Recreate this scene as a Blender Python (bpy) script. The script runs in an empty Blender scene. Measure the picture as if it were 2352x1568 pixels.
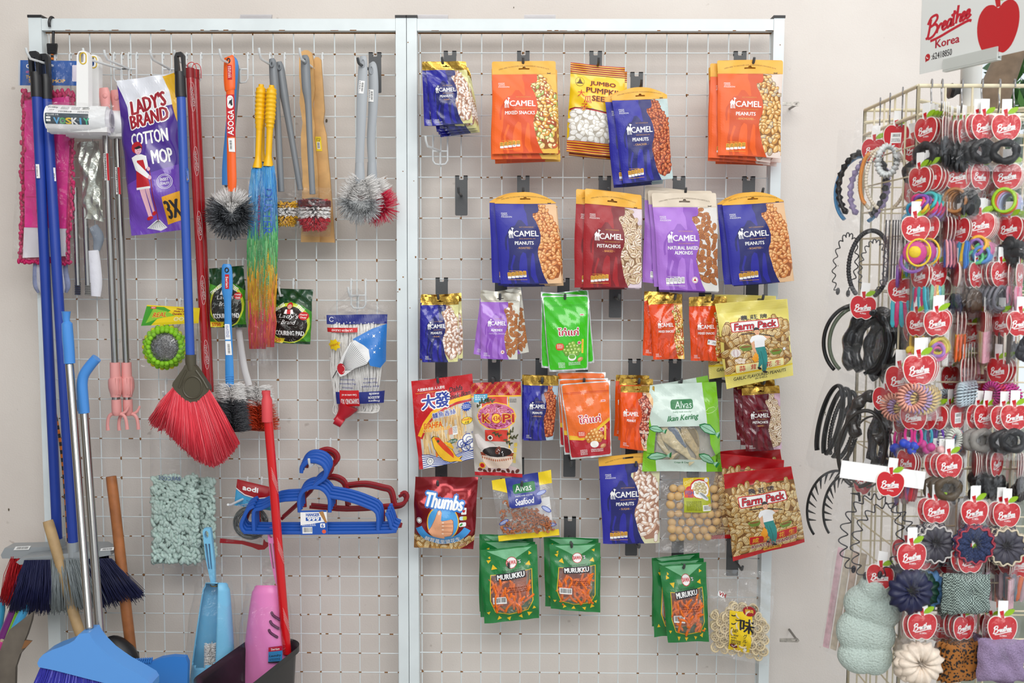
import bpy, math, random
import numpy as np
from mathutils import Vector, Matrix
from mathutils.geometry import tessellate_polygon
R = math.radians
S = bpy.context.scene
C = S.collection
rnd = random.Random(7)
# ------------------------------------------------------------------ camera
F = 2352 * 35 / 36.0
CAM = np.array([0.0, -2.4719, 1.5])
_p, _y, _r = -0.0764, -0.0124, 0.0038
FW = np.array([math.sin(_y) * math.cos(_p), math.cos(_y) * math.cos(_p), math.sin(_p)])
_rt = np.array([math.cos(_y), -math.sin(_y), 0.0])
_up = np.cross(_rt, FW)
RT = _rt * math.cos(_r) + _up * math.sin(_r)
UP = -_rt * math.sin(_r) + _up * math.cos(_r)
cd = bpy.data.cameras.new('camera')
cd.lens, cd.sensor_width, cd.clip_start = 35, 36, 0.05
cd.dof.use_dof = True
cd.dof.focus_distance = 2.40
cd.dof.aperture_fstop = 8.0
cam = bpy.data.objects.new('camera', cd)
C.objects.link(cam)
cam.matrix_world = Matrix(((RT[0], UP[0], -FW[0], CAM[0]), (RT[1], UP[1], -FW[1], CAM[1]), (RT[2], UP[2], -FW[2], CAM[2]), (0, 0, 0, 1)))
S.camera = cam
# ------------------------------------------------------------------ world and light
wd = bpy.data.worlds.new('daylight'); S.world = wd; wd.use_nodes = True
wn = wd.node_tree
bg = wn.nodes['Background']
bg.inputs[0].default_value = (0.86, 0.93, 1.0, 1)
bg.inputs[1].default_value = 0.86
def area(name, loc, target, sx, sy, power, col):
 l = bpy.data.lights.new(name, 'AREA'); l.shape = 'RECTANGLE'; l.size = sx; l.size_y = sy; l.energy = power; l.color = col
 o = bpy.data.objects.new(name, l); C.objects.link(o); o.location = loc
 o.rotation_euler = (Vector(target) - Vector(loc)).to_track_quat('-Z', 'Y').to_euler()
 return o
area('shopfront_daylight', (0.5, -3.6, 3.3), (0.1, 0, 1.3), 3.6, 1.6, 78, (1.0, 0.972, 0.935))
area('overhead_fill_light', (0.15, -1.15, 3.15), (0.1, -0.2, 1.2), 2.4, 0.5, 7, (1.0, 0.97, 0.93))  # unseen fill lamp overhead, no tube fixture is built
S.view_settings.view_transform = 'Standard'
S.view_settings.look = 'None'
S.view_settings.gamma = 1
S.view_settings.use_curve_mapping = False
S.view_settings.exposure = 0.27
try:
 S.cycles.transparent_max_bounces = 32
 S.cycles.max_bounces = 8
except Exception:
 pass
# ------------------------------------------------------------------ pixel -> place
def W(px, py, d=0.0):
 """the point seen at photo pixel (px,py) on the upright plane d metres in front of the wire grid"""
 q = FW + RT * ((px - 1176) / F) + UP * ((784 - py) / F)
 t = (-d - CAM[1]) / q[1]
 return CAM + q * t
def sc(d):
 return (2.4719 - d) / F
# ------------------------------------------------------------------ materials
def lin(c):
 c = c / 255.0
 return c / 12.92 if c <= 0.04045 else ((c + 0.055) / 1.055) ** 2.4
def rgb(h):
 if isinstance(h, str):
  h = (int(h[0:2], 16), int(h[2:4], 16), int(h[4:6], 16))
 return tuple(lin(x) for x in h) + (1.0,)
_M = {}
def mat(h, rough=0.5, metal=0.0, coat=0.0, noise=0.0, nscale=40.0, bump=0.0, trans=0.0, spec=0.5, alpha=1.0, sss=0.0, emit=0.0):
 key = (h, rough, metal, coat, noise, nscale, bump, trans, spec, alpha, sss, emit)
 if key in _M:
  return _M[key]
 m = bpy.data.materials.new('m_%s_%d' % (h if isinstance(h, str) else '%02x%02x%02x' % tuple(h), len(_M)))
 m.use_nodes = True
 nt = m.node_tree
 b = nt.nodes['Principled BSDF']
 b.inputs['Base Color'].default_value = rgb(h)
 b.inputs['Roughness'].default_value = rough
 b.inputs['Metallic'].default_value = metal
 b.inputs['Specular IOR Level'].default_value = spec
 b.inputs['Coat Weight'].default_value = coat
 b.inputs['Coat Roughness'].default_value = 0.12
 b.inputs['Alpha'].default_value = alpha
 b.inputs['Transmission Weight'].default_value = trans
 if sss:
  b.inputs['Subsurface Weight'].default_value = sss
  b.inputs['Subsurface Scale'].default_value = 0.01
 if emit:
  b.inputs['Emission Color'].default_value = rgb(h)
  b.inputs['Emission Strength'].default_value = emit
 if noise or bump:
  tc = nt.nodes.new('ShaderNodeTexCoord')
  nz = nt.nodes.new('ShaderNodeTexNoise')
  nz.inputs['Scale'].default_value = nscale
  nz.inputs['Detail'].default_value = 4
  nt.links.new(tc.outputs['Object'], nz.inputs['Vector'])
  if noise:
   rp = nt.nodes.new('ShaderNodeValToRGB')
   c0 = rgb(h)
   rp.color_ramp.elements[0].position = 0.3
   rp.color_ramp.elements[1].position = 0.7
   rp.color_ramp.elements[0].color = tuple(x * (1 - noise) for x in c0[:3]) + (1,)
   rp.color_ramp.elements[1].color = tuple(min(1, x * (1 + noise * .6)) for x in c0[:3]) + (1,)
   nt.links.new(nz.outputs['Fac'], rp.inputs['Fac'])
   nt.links.new(rp.outputs['Color'], b.inputs['Base Color'])
  if bump:
   bp = nt.nodes.new('ShaderNodeBump')
   bp.inputs['Strength'].default_value = bump
   bp.inputs['Distance'].default_value = 0.004
   nt.links.new(nz.outputs['Fac'], bp.inputs['Height'])
   nt.links.new(bp.outputs['Normal'], b.inputs['Normal'])
 _M[key] = m
 return m
def film(name, tint='ffffff', gloss=0.10, milk=0.03, rough=0.08):
 """thin clear plastic film: mostly clear, a little milky, shiny at grazing angles"""
 key = ('film', name)
 if key in _M:
  return _M[key]
 m = bpy.data.materials.new(name); m.use_nodes = True
 nt = m.node_tree
 nt.nodes.clear()
 out = nt.nodes.new('ShaderNodeOutputMaterial')
 tr = nt.nodes.new('ShaderNodeBsdfTransparent'); tr.inputs[0].default_value = rgb(tint)
 gl = nt.nodes.new('ShaderNodeBsdfGlossy'); gl.inputs['Roughness'].default_value = rough
 df = nt.nodes.new('ShaderNodeBsdfDiffuse'); df.inputs[0].default_value = (0.9, 0.92, 0.95, 1)
 lw = nt.nodes.new('ShaderNodeLayerWeight'); lw.inputs[0].default_value = 0.35
 ml = nt.nodes.new('ShaderNodeMath'); ml.operation = 'MULTIPLY_ADD'
 ml.inputs[1].default_value = 0.27; ml.inputs[2].default_value = gloss
 tc = nt.nodes.new('ShaderNodeTexCoord')
 nz = nt.nodes.new('ShaderNodeTexNoise'); nz.inputs['Scale'].default_value = 26; nz.inputs['Detail'].default_value = 3
 nz.inputs['Distortion'].default_value = 1.5
 bp = nt.nodes.new('ShaderNodeBump'); bp.inputs['Strength'].default_value = 0.7; bp.inputs['Distance'].default_value = 0.012
 nt.links.new(tc.outputs['Object'], nz.inputs['Vector'])
 nt.links.new(nz.outputs['Fac'], bp.inputs['Height'])
 nt.links.new(bp.outputs['Normal'], gl.inputs['Normal'])
 m1 = nt.nodes.new('ShaderNodeMixShader'); m2 = nt.nodes.new('ShaderNodeMixShader')
 m1.inputs[0].default_value = milk
 nt.links.new(tr.outputs[0], m1.inputs[1]); nt.links.new(df.outputs[0], m1.inputs[2])
 nt.links.new(lw.outputs['Facing'], ml.inputs[0]); nt.links.new(ml.outputs[0], m2.inputs[0])
 nt.links.new(m1.outputs[0], m2.inputs[1]); nt.links.new(gl.outputs[0], m2.inputs[2])
 nt.links.new(m2.outputs[0], out.inputs['Surface'])
 _M[key] = m
 return m
# ------------------------------------------------------------------ objects
LOC = {}
def tag(o, label, cat, group=None, kind=None):
 if label: o['label'] = label
 if cat: o['category'] = cat
 if group: o['group'] = group
 if kind: o['kind'] = kind
 return o
def thing(name, label, cat, loc, group=None):
 o = bpy.data.objects.new(name, None); C.objects.link(o)
 o.empty_display_size = 0.02
 o.location = tuple(float(x) for x in loc); LOC[o.name] = np.array(loc, float)
 return tag(o, label, cat, group)
def dup(root, dloc=(0, 0, 0), rot=0.0, label=None, group=None, rz=0.0):
 """copy a thing, its parts and their sub-parts"""
 r = root.copy(); C.objects.link(r)
 r.location = tuple(LOC[root.name] + np.array(dloc, float)); LOC[r.name] = np.array(r.location)
 r.rotation_euler = (0, rot, rz)
 if label: r['label'] = label
 if group: r['group'] = group
 for ch in list(root.children):
  c = ch.copy(); C.objects.link(c); c.parent = r; LOC[c.name] = LOC[r.name]
  for g in list(ch.children):
   k = g.copy(); C.objects.link(k); k.parent = c
 return r
class MB:
 def __init__(s):
  s.v, s.f, s.m, s.n, s.nr = [], [], [], 0, []
 def add(s, vs, fs, m=0):
  vs = np.asarray(vs, float).reshape(-1, 3)
  k = s.n
  s.v.append(vs); s.n += len(vs)
  if isinstance(m, int):
   s.m += [m] * len(fs)
  else:
   s.m += list(m)
  s.f += [tuple(i + k for i in f) for f in fs]
  return s
 def tube(s, pts, r, n=8, m=0, closed=False, flat=None):
  """round tube along a path; r is a radius or one per point; flat=(normal, ratio) squashes it"""
  p = np.asarray(pts, float)
  L = len(p)
  r = np.full(L, r, float) if np.isscalar(r) else np.asarray(r, float)
  t = np.gradient(p, axis=0) if not closed else (np.roll(p, -1, 0) - np.roll(p, 1, 0))
  t /= np.linalg.norm(t, axis=1)[:, None] + 1e-12
  ref = np.array([0, 1.0, 0]) if flat is None else np.asarray(flat[0], float)
  if flat is None and abs(t[0] @ ref) > 0.9: ref = np.array([0, 0, 1.0])
  a = np.arange(n) * 2 * math.pi / n
  vs = []
  for i in range(L):
   u = ref - t[i] * (ref @ t[i])
   ln = np.linalg.norm(u)
   if ln < 1e-6:
    u = np.cross(t[i], [1, 0, 0]); ln = np.linalg.norm(u)
   u /= ln
   w = np.cross(t[i], u)
   if flat is None: ref = u
   k = 1.0 if flat is None else flat[1]
   vs.append(p[i] + np.outer(np.cos(a), u) * r[i] * k + np.outer(np.sin(a), w) * r[i])
  fs = []
  for i in range(L if closed else L - 1):
   j = (i + 1) % L
   for q in range(n):
    q2 = (q + 1) % n
    fs.append((i * n + q, i * n + q2, j * n + q2, j * n + q))
  if not closed:
   fs.append(tuple(range(n - 1, -1, -1))); fs.append(tuple((L - 1) * n + q for q in range(n)))
  return s.add(np.concatenate(vs), fs, m)
 def box(s, a, b, m=0):
  (x0, y0, z0), (x1, y1, z1) = a, b
  vs = [(x, y, z) for x in (x0, x1) for y in (y0, y1) for z in (z0, z1)]
  return s.add(vs, [(0, 1, 3, 2), (4, 6, 7, 5), (0, 4, 5, 1), (2, 3, 7, 6), (0, 2, 6, 4), (1, 5, 7, 3)], m)
 def ext(s, poly, d0, d1, m=0, holes=(), px=True):
  """a pixel outline cut out of a sheet that reaches from d0 to d1 metres in front of the grid (d1 nearer)"""
  loops = [list(poly)] + [list(h) for h in holes]
  dm = (d0 + d1) / 2
  if px:
   loops = [[W(x, y, dm) for x, y in lp] for lp in loops]
  flat = [q for lp in loops for q in lp]
  tri = tessellate_polygon([[Vector((q[0], q[2], 0)) for q in lp] for lp in loops])
  k = len(flat)
  vs = [(q[0], -d1, q[2]) for q in flat] + [(q[0], -d0, q[2]) for q in flat]
  fs = []
  for t in tri:
   a, b, c = (flat[i] for i in t)
   ccw = (b[0] - a[0]) * (c[2] - a[2]) - (b[2] - a[2]) * (c[0] - a[0])
   t = tuple(t) if ccw > 0 else tuple(reversed(t))
   fs.append(t); fs.append(tuple(i + k for i in reversed(t)))
  o = 0
  for lp in loops:
   L = len(lp)
   for i in range(L):
    j = (i + 1) % L
    fs.append((o + i, o + j, o + j + k, o + i + k))
   o += L
  return s.add(vs, fs, m)
 def ball(s, c, r, nu=10, nv=7, m=0, rot=None):
  r = np.array([r] * 3 if np.isscalar(r) else r, float)
  vs, fs = [(0, 0, 1)], []
  for i in range(1, nv):
   th = math.pi * i / nv
   for j in range(nu):
    ph = 2 * math.pi * j / nu
    vs.append((math.sin(th) * math.cos(ph), math.sin(th) * math.sin(ph), math.cos(th)))
  vs.append((0, 0, -1))
  for j in range(nu):
   fs.append((0, 1 + j, 1 + (j + 1) % nu))
   fs.append((len(vs) - 1, 1 + (nv - 2) * nu + (j + 1) % nu, 1 + (nv - 2) * nu + j))
  for i in range(nv - 2):
   for j in range(nu):
    a, b = 1 + i * nu + j, 1 + i * nu + (j + 1) % nu
    fs.append((a, a + nu, b + nu, b))
  q = np.array(vs) * r
  if rot is not None: q = q @ np.asarray(rot).T
  return s.add(q + np.asarray(c), fs, m)
 def hairs(s, a, b, r0, r1, m=0, bend=0.0):
  """a bundle of tapered fibres from points a to points b"""
  a, b = np.asarray(a, float), np.asarray(b, float)
  n = len(a)
  t = b - a
  t /= np.linalg.norm(t, axis=1)[:, None] + 1e-12
  u = np.cross(t, [0.31, 0.87, 0.38]); u /= np.linalg.norm(u, axis=1)[:, None] + 1e-12
  w = np.cross(t, u)
  mid = (a + b) / 2 + u * (np.random.RandomState(n).randn(n, 1) * bend)
  vs = []
  for c, r in ((a, r0), (mid, (r0 + r1) / 2), (b, r1)):
   for k in range(3):
    an = 2.0944 * k
    vs.append(c + (u * math.cos(an) + w * math.sin(an)) * r)
  vs = np.stack(vs, 1).reshape(-1, 3)
  pat = []
  for q in (0, 3):
   for k in range(3):
    k2 = (k + 1) % 3
    pat.append((q + k, q + k2, q + k2 + 3, q + k + 3))
  pat.append((6, 7, 8))
  mi = m if isinstance(m, int) else np.repeat(np.asarray(m), len(pat)).tolist()
  return s.add(vs, [tuple(9 * i + j for j in p) for i in range(n) for p in pat], mi)
 def build(s, name, mats, parent=None, loc=None, sharp=40, label=None):
  me = bpy.data.meshes.new(name)
  v = np.concatenate(s.v) if s.v else np.zeros((0, 3))
  base = LOC[parent.name] if parent is not None else (np.asarray(loc, float) if loc is not None else v.mean(0))
  me.from_pydata((v - base).tolist(), [], s.f)
  if not isinstance(mats, (list, tuple)): mats = [mats]
  for m in mats: me.materials.append(m)
  me.polygons.foreach_set('material_index', s.m)
  me.polygons.foreach_set('use_smooth', [True] * len(s.f))
  nr = np.concatenate(s.nr) if s.nr else None
  if nr is not None and len(nr) == len(v):
   me.update(); me.normals_split_custom_set_from_vertices(nr.tolist())
  elif sharp: me.set_sharp_from_angle(angle=R(sharp))
  me.update()
  o = bpy.data.objects.new(name, me); C.objects.link(o)
  if parent is not None: o.parent = parent
  else: o.location = tuple(base)
  LOC[o.name] = base
  if label: o['label'] = label
  return o
def struct(o):
 o['kind'] = 'structure'
 return o
def arc(c, r, a0, a1, n, ry=None):
 ry = r if ry is None else ry
 return [(c[0] + r * math.cos(R(a0 + (a1 - a0) * i / (n - 1))), c[1] + ry * math.sin(R(a0 + (a1 - a0) * i / (n - 1)))) for i in range(n)]
def smooth(pts, k=6, closed=False):
 """Catmull-Rom through the points"""
 p = [np.asarray(q, float) for q in pts]
 n = len(p)
 out = []
 for i in range(n if closed else n - 1):
  a = p[(i - 1) % n] if closed or i > 0 else 2 * p[0] - p[1]
  b, c = p[i], p[(i + 1) % n]
  d = p[(i + 2) % n] if closed or i + 2 < n else 2 * p[-1] - p[-2]
  for j in range(k):
   t = j / k
   out.append(0.5 * ((2 * b) + (c - a) * t + (2 * a - 5 * b + 4 * c - d) * t * t + (3 * b - a - 3 * c + d) * t ** 3))
 if not closed: out.append(p[-1])
 return out
def line3(pxs, d):
 """pixel polyline -> world points; d a depth or one per point"""
 return [W(x, y, d if np.isscalar(d) else d[i]) for i, (x, y) in enumerate(pxs)]
# ------------------------------------------------------------------ the setting
def wallmat():
 m = mat('e4ddd6', 0.75, spec=0.25)
 nt = m.node_tree; b = nt.nodes['Principled BSDF']
 tc = nt.nodes.new('ShaderNodeTexCoord')
 n1 = nt.nodes.new('ShaderNodeTexNoise'); n1.inputs['Scale'].default_value = 260; n1.inputs['Detail'].default_value = 3
 n2 = nt.nodes.new('ShaderNodeTexNoise'); n2.inputs['Scale'].default_value = 3.0; n2.inputs['Detail'].default_value = 6
 n3 = nt.nodes.new('ShaderNodeTexNoise'); n3.inputs['Scale'].default_value = 34; n3.inputs['Detail'].default_value = 2
 for n in (n1, n2, n3): nt.links.new(tc.outputs['Object'], n.inputs['Vector'])
 r2 = nt.nodes.new('ShaderNodeValToRGB')
 r2.color_ramp.elements[0].color = rgb('dbd3cc'); r2.color_ramp.elements[0].position = 0.35
 r2.color_ramp.elements[1].color = rgb('e3dcd5'); r2.color_ramp.elements[1].position = 0.65
 nt.links.new(n2.outputs['Fac'], r2.inputs['Fac'])
 r3 = nt.nodes.new('ShaderNodeValToRGB')
 r3.color_ramp.elements[0].position = 0.20; r3.color_ramp.elements[0].color = (0.55, 0.5, 0.46, 1)
 r3.color_ramp.elements[1].position = 0.26; r3.color_ramp.elements[1].color = (1, 1, 1, 1)
 nt.links.new(n3.outputs['Fac'], r3.inputs['Fac'])
 mx = nt.nodes.new('ShaderNodeMix'); mx.data_type = 'RGBA'; mx.blend_type = 'MULTIPLY'; mx.inputs['Factor'].default_value = 0.5
 nt.links.new(r2.outputs['Color'], mx.inputs['A']); nt.links.new(r3.outputs['Color'], mx.inputs['B'])
 nt.links.new(mx.outputs['Result'], b.inputs['Base Color'])
 bp = nt.nodes.new('ShaderNodeBump'); bp.inputs['Strength'].default_value = 0.25; bp.inputs['Distance'].default_value = 0.002
 nt.links.new(n1.outputs['Fac'], bp.inputs['Height']); nt.links.new(bp.outputs['Normal'], b.inputs['Normal'])
 return m
WALLY = 0.085
wall_end = W(2243, 500, -WALLY)[0]
struct(MB().box((-2.6, WALLY, 0), (wall_end, WALLY + 0.14, 3.4)).build('wall_back', wallmat()))
struct(MB().box((-2.6, -5.5, -0.05), (wall_end + 0.4, WALLY + 0.14, 0)).build('floor', mat('a9a39a', 0.6, noise=0.12, nscale=6)))
FWM = mat('8d847a', .8)  # for unseen walls added so the chrome reflects dark streaks
struct(MB().box((-3.6, -4.9, 0), (-1.5, -4.7, 3.4)).build('added_wall_front', FWM))  # added behind the camera to darken reflections and narrow the daylight
struct(MB().box((1.9, -4.9, 0), (3.6, -4.7, 3.4)).build('added_wall_front', FWM))
struct(MB().box((-2.75, -2.2, 0), (-2.6, WALLY + .14, 3.4)).build('added_wall_left', FWM))  # added side wall, unseen, dark for the same reflections
struct(MB().box((-2.6, -2.6, 3.4), (wall_end + 0.2, WALLY + 0.14, 3.5)).build('ceiling', mat('eeeae4', 0.8)))
# ------------------------------------------------------------------ wire grid panels
M_FRAME = mat('dfe8ea', 0.38, noise=0.06, nscale=14)
M_WIRE = mat('dce4e6', 0.4)
M_RUST = mat('8a5a26', 0.85, noise=0.4, nscale=300)
M_BLK = mat('1d1c1e', 0.45)
M_GREY = mat('4a4c4e', 0.42, bump=0.15, nscale=700)
M_WHOOK = mat('dde1e2', 0.35)
def px_x(px, py=60): return W(px, py)[0]
def panel(x0, z0, cols, pxs, label):
 xa, xb, xc, xd = [px_x(p) for p in pxs]
 ztop, zbot = W(900, 47)[2], W(900, 75)[2]
 t = thing('display_grid', label, 'display rack', ((xa + xd) / 2, 0, 0), 'wire grid display panels')
 for (a, b) in ((xa, xb), (xc, xd)):
  MB().box((a + 5e-4, -0.022, 0.0), (b - 5e-4, 0.010, ztop + 0.001)).build('post', M_FRAME, t, sharp=30)
  c = MB()
  c.box((a - 0.001, -0.024, ztop + 0.0012), (b + 0.001, 0.012, ztop + 0.0072))
  c.build('end_cap', M_BLK, t, sharp=30)
 MB().box((xb, -0.021, zbot), (xc, 0.009, ztop - 0.001)).build('top_rail', M_FRAME, t, sharp=30)
 MB().box((xb, -0.021, 0.22), (xc, 0.009, 0.25)).build('bottom_rail', M_FRAME, t, sharp=30)
 g = MB()
 rr = random.Random(int(x0 * 1000))
 nrow = int((z0 - 0.25) / 0.05)
 zlo = 0.25
 for c in range(cols + 1):
  x = min(max(x0 + 0.05 * c, xb + 0.002), xc - 0.002)
  g.tube([(x, 0, zlo), (x, 0, zbot)], 0.0015, n=6)
 for r in range(nrow + 1):
  z = z0 - 0.05 * r
  g.tube([(xb, -0.0028, z), (xc, -0.0028, z)], 0.00135, n=6)
  for c in range(cols + 1):
   x = min(max(x0 + 0.05 * c, xb + 0.002), xc - 0.002)
   if rr.random() < 0.6:
    l1, l2 = rr.uniform(0.0008, 0.0035), rr.uniform(0.0008, 0.005)
    g.tube([(x - l1, -0.0028, z), (x + l2, -0.0028, z)], 0.00142, n=6, m=1)
    if rr.random() < 0.4:
     g.tube([(x, 0, z - rr.uniform(.001, .005)), (x, 0, z + rr.uniform(.001, .004))], 0.00156, n=6, m=1)
   if rr.random() < 0.10:
    xx = x + rr.uniform(0.01, 0.03)
    if xx + 0.012 < xc: g.tube([(xx, -0.0028, z), (xx + rr.uniform(.004, .012), -0.0028, z)], 0.00150, n=6, m=1)
 g.tube([(xb + .001, -0.0028, zbot - 0.002), (xc - .001, -0.0028, zbot - 0.002)], 0.0016, n=6, m=1)
 g.build('wire_mesh', [M_WIRE, M_RUST], t)
 # rust specks and scuffs on the frame
 k = MB()
 for i in range(14):
  x = rr.uniform(xb, xc)
  k.box((x, -0.0212, zbot), (x + rr.uniform(.006, .02), -0.0205, zbot + rr.uniform(.0005, .002)))
 for a, b in ((xa, xb), (xc, xd)):
  for i in range(4):
   z = rr.uniform(1.3, 2.05); x = rr.uniform(a, b - .005)
   k.box((x, -0.0222, z), (x + rr.uniform(.002, .004), -0.0218, z + rr.uniform(.001, .005)))
 k.build('rust_marks', M_RUST, t, label='brown rust marks on the white frame')
 return t
panel(-1.1665, 2.0614, 17, (75, 105, 911, 935.5), 'white wire grid panel holding the brooms and brushes')
panel(-0.2572, 2.065, 17, (936, 960, 1772, 1797), 'white wire grid panel holding the snack pouches')
ZL, ZR = 2.0614, 2.065
# ------------------------------------------------------------------ hooks
def wire_hook(cx, row, label, z0=ZL, L=0.12, yaw=0.0, tilt=0.0, up=0.022):
 X = W(cx, 784)[0] if cx > 50 else cx
 z = z0 - 0.05 * row
 X = W(cx, 784 + (1.45 - z) / sc(0))[0]
 t = thing('wire_hook', label, 'hook', (X, 0, z), 'white wire hooks on the grid')
 f = MB()
 h, w = 0.070, 0.018
 u = [(X - w, -0.001, z - .012), (X - w, .003, z), (X - w, -0.002, z + 0.003), (X - w, -0.0075, z - 0.003), (X - w, -0.0075, z - h + .010), (X - w * .7, -0.0075, z - h + .002), (X, -0.0075, z - h), (X + w * .7, -0.0075, z - h + .002), (X + w, -0.0075, z - h + .010), (X + w, -0.0075, z - .003), (X + w, -.002, z + 0.003), (X + w, .003, z), (X + w, -.001, z - .012)]
 f.tube(u, 0.0022, n=7)
 f.tube([(X - w, -0.0075, z - .037), (X + w, -0.0075, z - .037)], 0.0021, n=7)
 f.tube([(X, -0.0095, z - .037), (X, -0.0095, z - h)], 0.0021, n=7)
 f.build('hook_frame', M_WHOOK, t)
 dx = math.sin(yaw)
 b = np.array([X, -0.0095, z - .037])
 e = b + np.array([dx * L, -L * math.cos(yaw), L * math.sin(tilt)])
 MB().tube([b + [0, 0.001, -.004], b, b + (e - b) * .5, e, e + [dx * .012, -.012, up * .55], e + [dx * .015, -.015, up]], 0.0029, n=8).build('prong', M_WHOOK, t)
 return t
def peg_hook(cx, top, label, L=0.10, yaw=0.0, Z=ZR, up=0.012, hang=0.5):
 """flat steel plate clipped over a grid wire with one round peg"""
 row = round((Z - W(cx, top)[2]) / 0.05)
 z = Z - 0.05 * row + 0.004
 X = W(cx, top)[0]
 t = thing('peg_hook', label, 'hook', (X, 0, z), 'grey plate hooks on the grid')
 w, h = 0.0152, 0.0975
 o = [(X - w, z - h + .002), (X - w + .002, z - h), (X + w - .002, z - h), (X + w, z - h + .002), (X + w, z), (X + .0055, z), (X + .0055, z - .0085), (X + .004, z - .0105), (X - .004, z - .0105), (X - .0055, z - .0085), (X - .0055, z), (X - w, z)]
 p = MB().ext([(a, 0, b) for a, b in o], 0.005, 0.0075, px=False)
 for sx in (-1, 1):
  x0, x1 = sorted((X + sx * .0055, X + sx * w))
  p.box((x0, -.0075, z - .002), (x1, .004, z)); p.box((x0, .002, z - .010), (x1, .004, z))
 p.build('back_plate', M_GREY, t)
 b = np.array([X, -0.0070, z - h * hang])
 dx = math.sin(yaw)
 e = b + np.array([dx * L, -L, 0])
 MB().tube([b, b + (e - b) * .5, e - [dx * .004, -.004, 0], e + [0, 0, .002], e + [dx * .003, -.004, up * .6], e + [dx * .005, -.007, up]], [.0033] * 5 + [.0030], n=10).build('peg', M_GREY, t)
 return t
wire_hook(284, 1, 'wire hook carrying the white lint rollers, at top of the grid', yaw=-.26, L=.12)
wire_hook(302, 1, 'empty wire hook just left of the purple mop bag', yaw=-.06, L=.11, up=.019)
wire_hook(395, 1, 'wire hook poking out above the purple mop bag', yaw=.0, L=.11, up=.019)
wire_hook(449, 1, 'wire hook carrying the red-wrapped poles and the red broom', yaw=-.02, L=.11, up=.019)
wire_hook(556, 1, 'wire hook carrying the orange-handled toilet brush', yaw=-.1, L=.11)
wire_hook(640, 1, 'wire hook carrying the two slanting grey-handled brushes', yaw=-.06)
wire_hook(726, 1, 'wire hook carrying the wooden paddles', yaw=-.05)
wire_hook(150, 1, 'wire hook carrying the two long blue brooms', yaw=-.16, L=.12)
wire_hook(545, 11, 'wire hook carrying the small blue toilet brush', L=.05)
wire_hook(660, 12, 'wire hook carrying the green scouring pad pack beside the rainbow duster', L=.055)
wire_hook(825, 12, 'wire hook carrying the bagged white mop head', yaw=-.1, L=.075)
wire_hook(402, 13, 'wire hook carrying the round green sponge pack', L=.05)
wire_hook(402, 17, 'wire hook carrying the bagged pale green mop covers', L=.05, up=.016)
wire_hook(745, 20, 'wire hook carrying the blue and red clothes hangers', L=.15)
wire_hook(588, 22, 'wire hook carrying the steel scourer pack', L=.12, yaw=-.2, up=0.004)
wire_hook(1012, 5, 'empty wire hook under the small blue pouches', z0=ZR, yaw=-.22, L=.10)
peg_hook(862, 120, 'grey plate hook carrying the two pale grey toilet brushes', Z=ZL, L=.11, yaw=-.2)
for cx, top, lb, kw in [
 (1034, 118, 'plate hook carrying the small blue sugar peanut pouches, top row', dict(yaw=-.1)),
 (1202, 119, 'plate hook carrying the orange mixed snack pouches, top row', {}),
 (1368, 119, 'plate hook carrying the yellow pumpkin seed bags', {}),
 (1462, 167, 'plate hook carrying the blue cracker peanut pouches, top row', {}),
 (1699, 118, 'plate hook carrying the orange anchovy peanut pouches', dict(yaw=.1)),
 (1060, 404, 'empty plate hook under the empty white wire hook', {}),
 (1202, 405, 'plate hook carrying the blue roasted peanut pouches beside the empty hook', {}),
 (1389, 405, 'plate hook carrying the dark red pistachio pouches, second row', {}),
 (1559, 405, 'plate hook carrying the large purple almond pouches', {}),
 (1719, 405, 'plate hook carrying the blue roasted peanut pouches at the grid edge', dict(yaw=.1)),
 (1015, 637, 'plate hook carrying the small blue sugar peanut pouches, third row', {}),
 (1151, 637, 'plate hook carrying the small purple almond pouches', {}),
 (1294, 637, 'plate hook carrying the bright green pea pouches', {}),
 (1413, 637, 'empty plate hook under the dark red pistachio pouches', {}),
 (1522, 637, 'plate hook carrying the pair of small orange mixed snack pouches', dict(yaw=.15)),
 (1619, 637, 'plate hook carrying the small orange snack pouch with price sticker', {}),
 (1727, 637, 'plate hook carrying the pale yellow peanut bags', dict(L=.11)),
 (1014, 824, 'plate hook carrying the red and blue dried fish bag', {}),
 (1135, 824, 'plate hook carrying the red coffee bag', {}),
 (1244, 824, 'plate hook carrying the small blue cracker peanut pouch', {}),
 (1336, 824, 'plate hook carrying the orange and red coconut peanut pouches', {}),
 (1457, 824, 'plate hook carrying the narrow orange peanut pouches', {}),
 (1550, 824, 'plate hook carrying the green dried fish bag', {}),
 (1643, 824, 'empty plate hook beside the green dried fish bag', dict(yaw=.25)),
 (1732, 824, 'plate hook carrying the small dark red pistachio pouches', {}),
 (1014, 1052, 'plate hook carrying the metallic red peanut bag', {}),
 (1190, 1052, 'plate hook carrying the blue and yellow dried shrimp bag', dict(yaw=.1)),
 (1308, 1007, 'empty plate hook under the orange and red coconut peanut pouches', {}),
 (1450, 1007, 'plate hook carrying the large blue sugar peanut pouch', {}),
 (1592, 1000, 'plate hook carrying the clear bag of fish balls', {}),
 (1733, 1052, 'plate hook carrying the red peanut bags', dict(L=.11)),
 (1450, 1186, 'empty plate hook under the large blue sugar peanut pouch', dict(yaw=.08)),
 (1170, 1231, 'plate hook carrying the left stack of green murukku packs', {}),
 (1309, 1186, 'plate hook carrying the middle stack of green murukku packs', {}),
 (1556, 1231, 'plate hook carrying the right stack of green murukku packs', {}),
 (1682, 1231, 'plate hook carrying the clear bag of snack rings', dict(L=.11))]:
 peg_hook(cx, top, lb, **kw)
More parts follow.
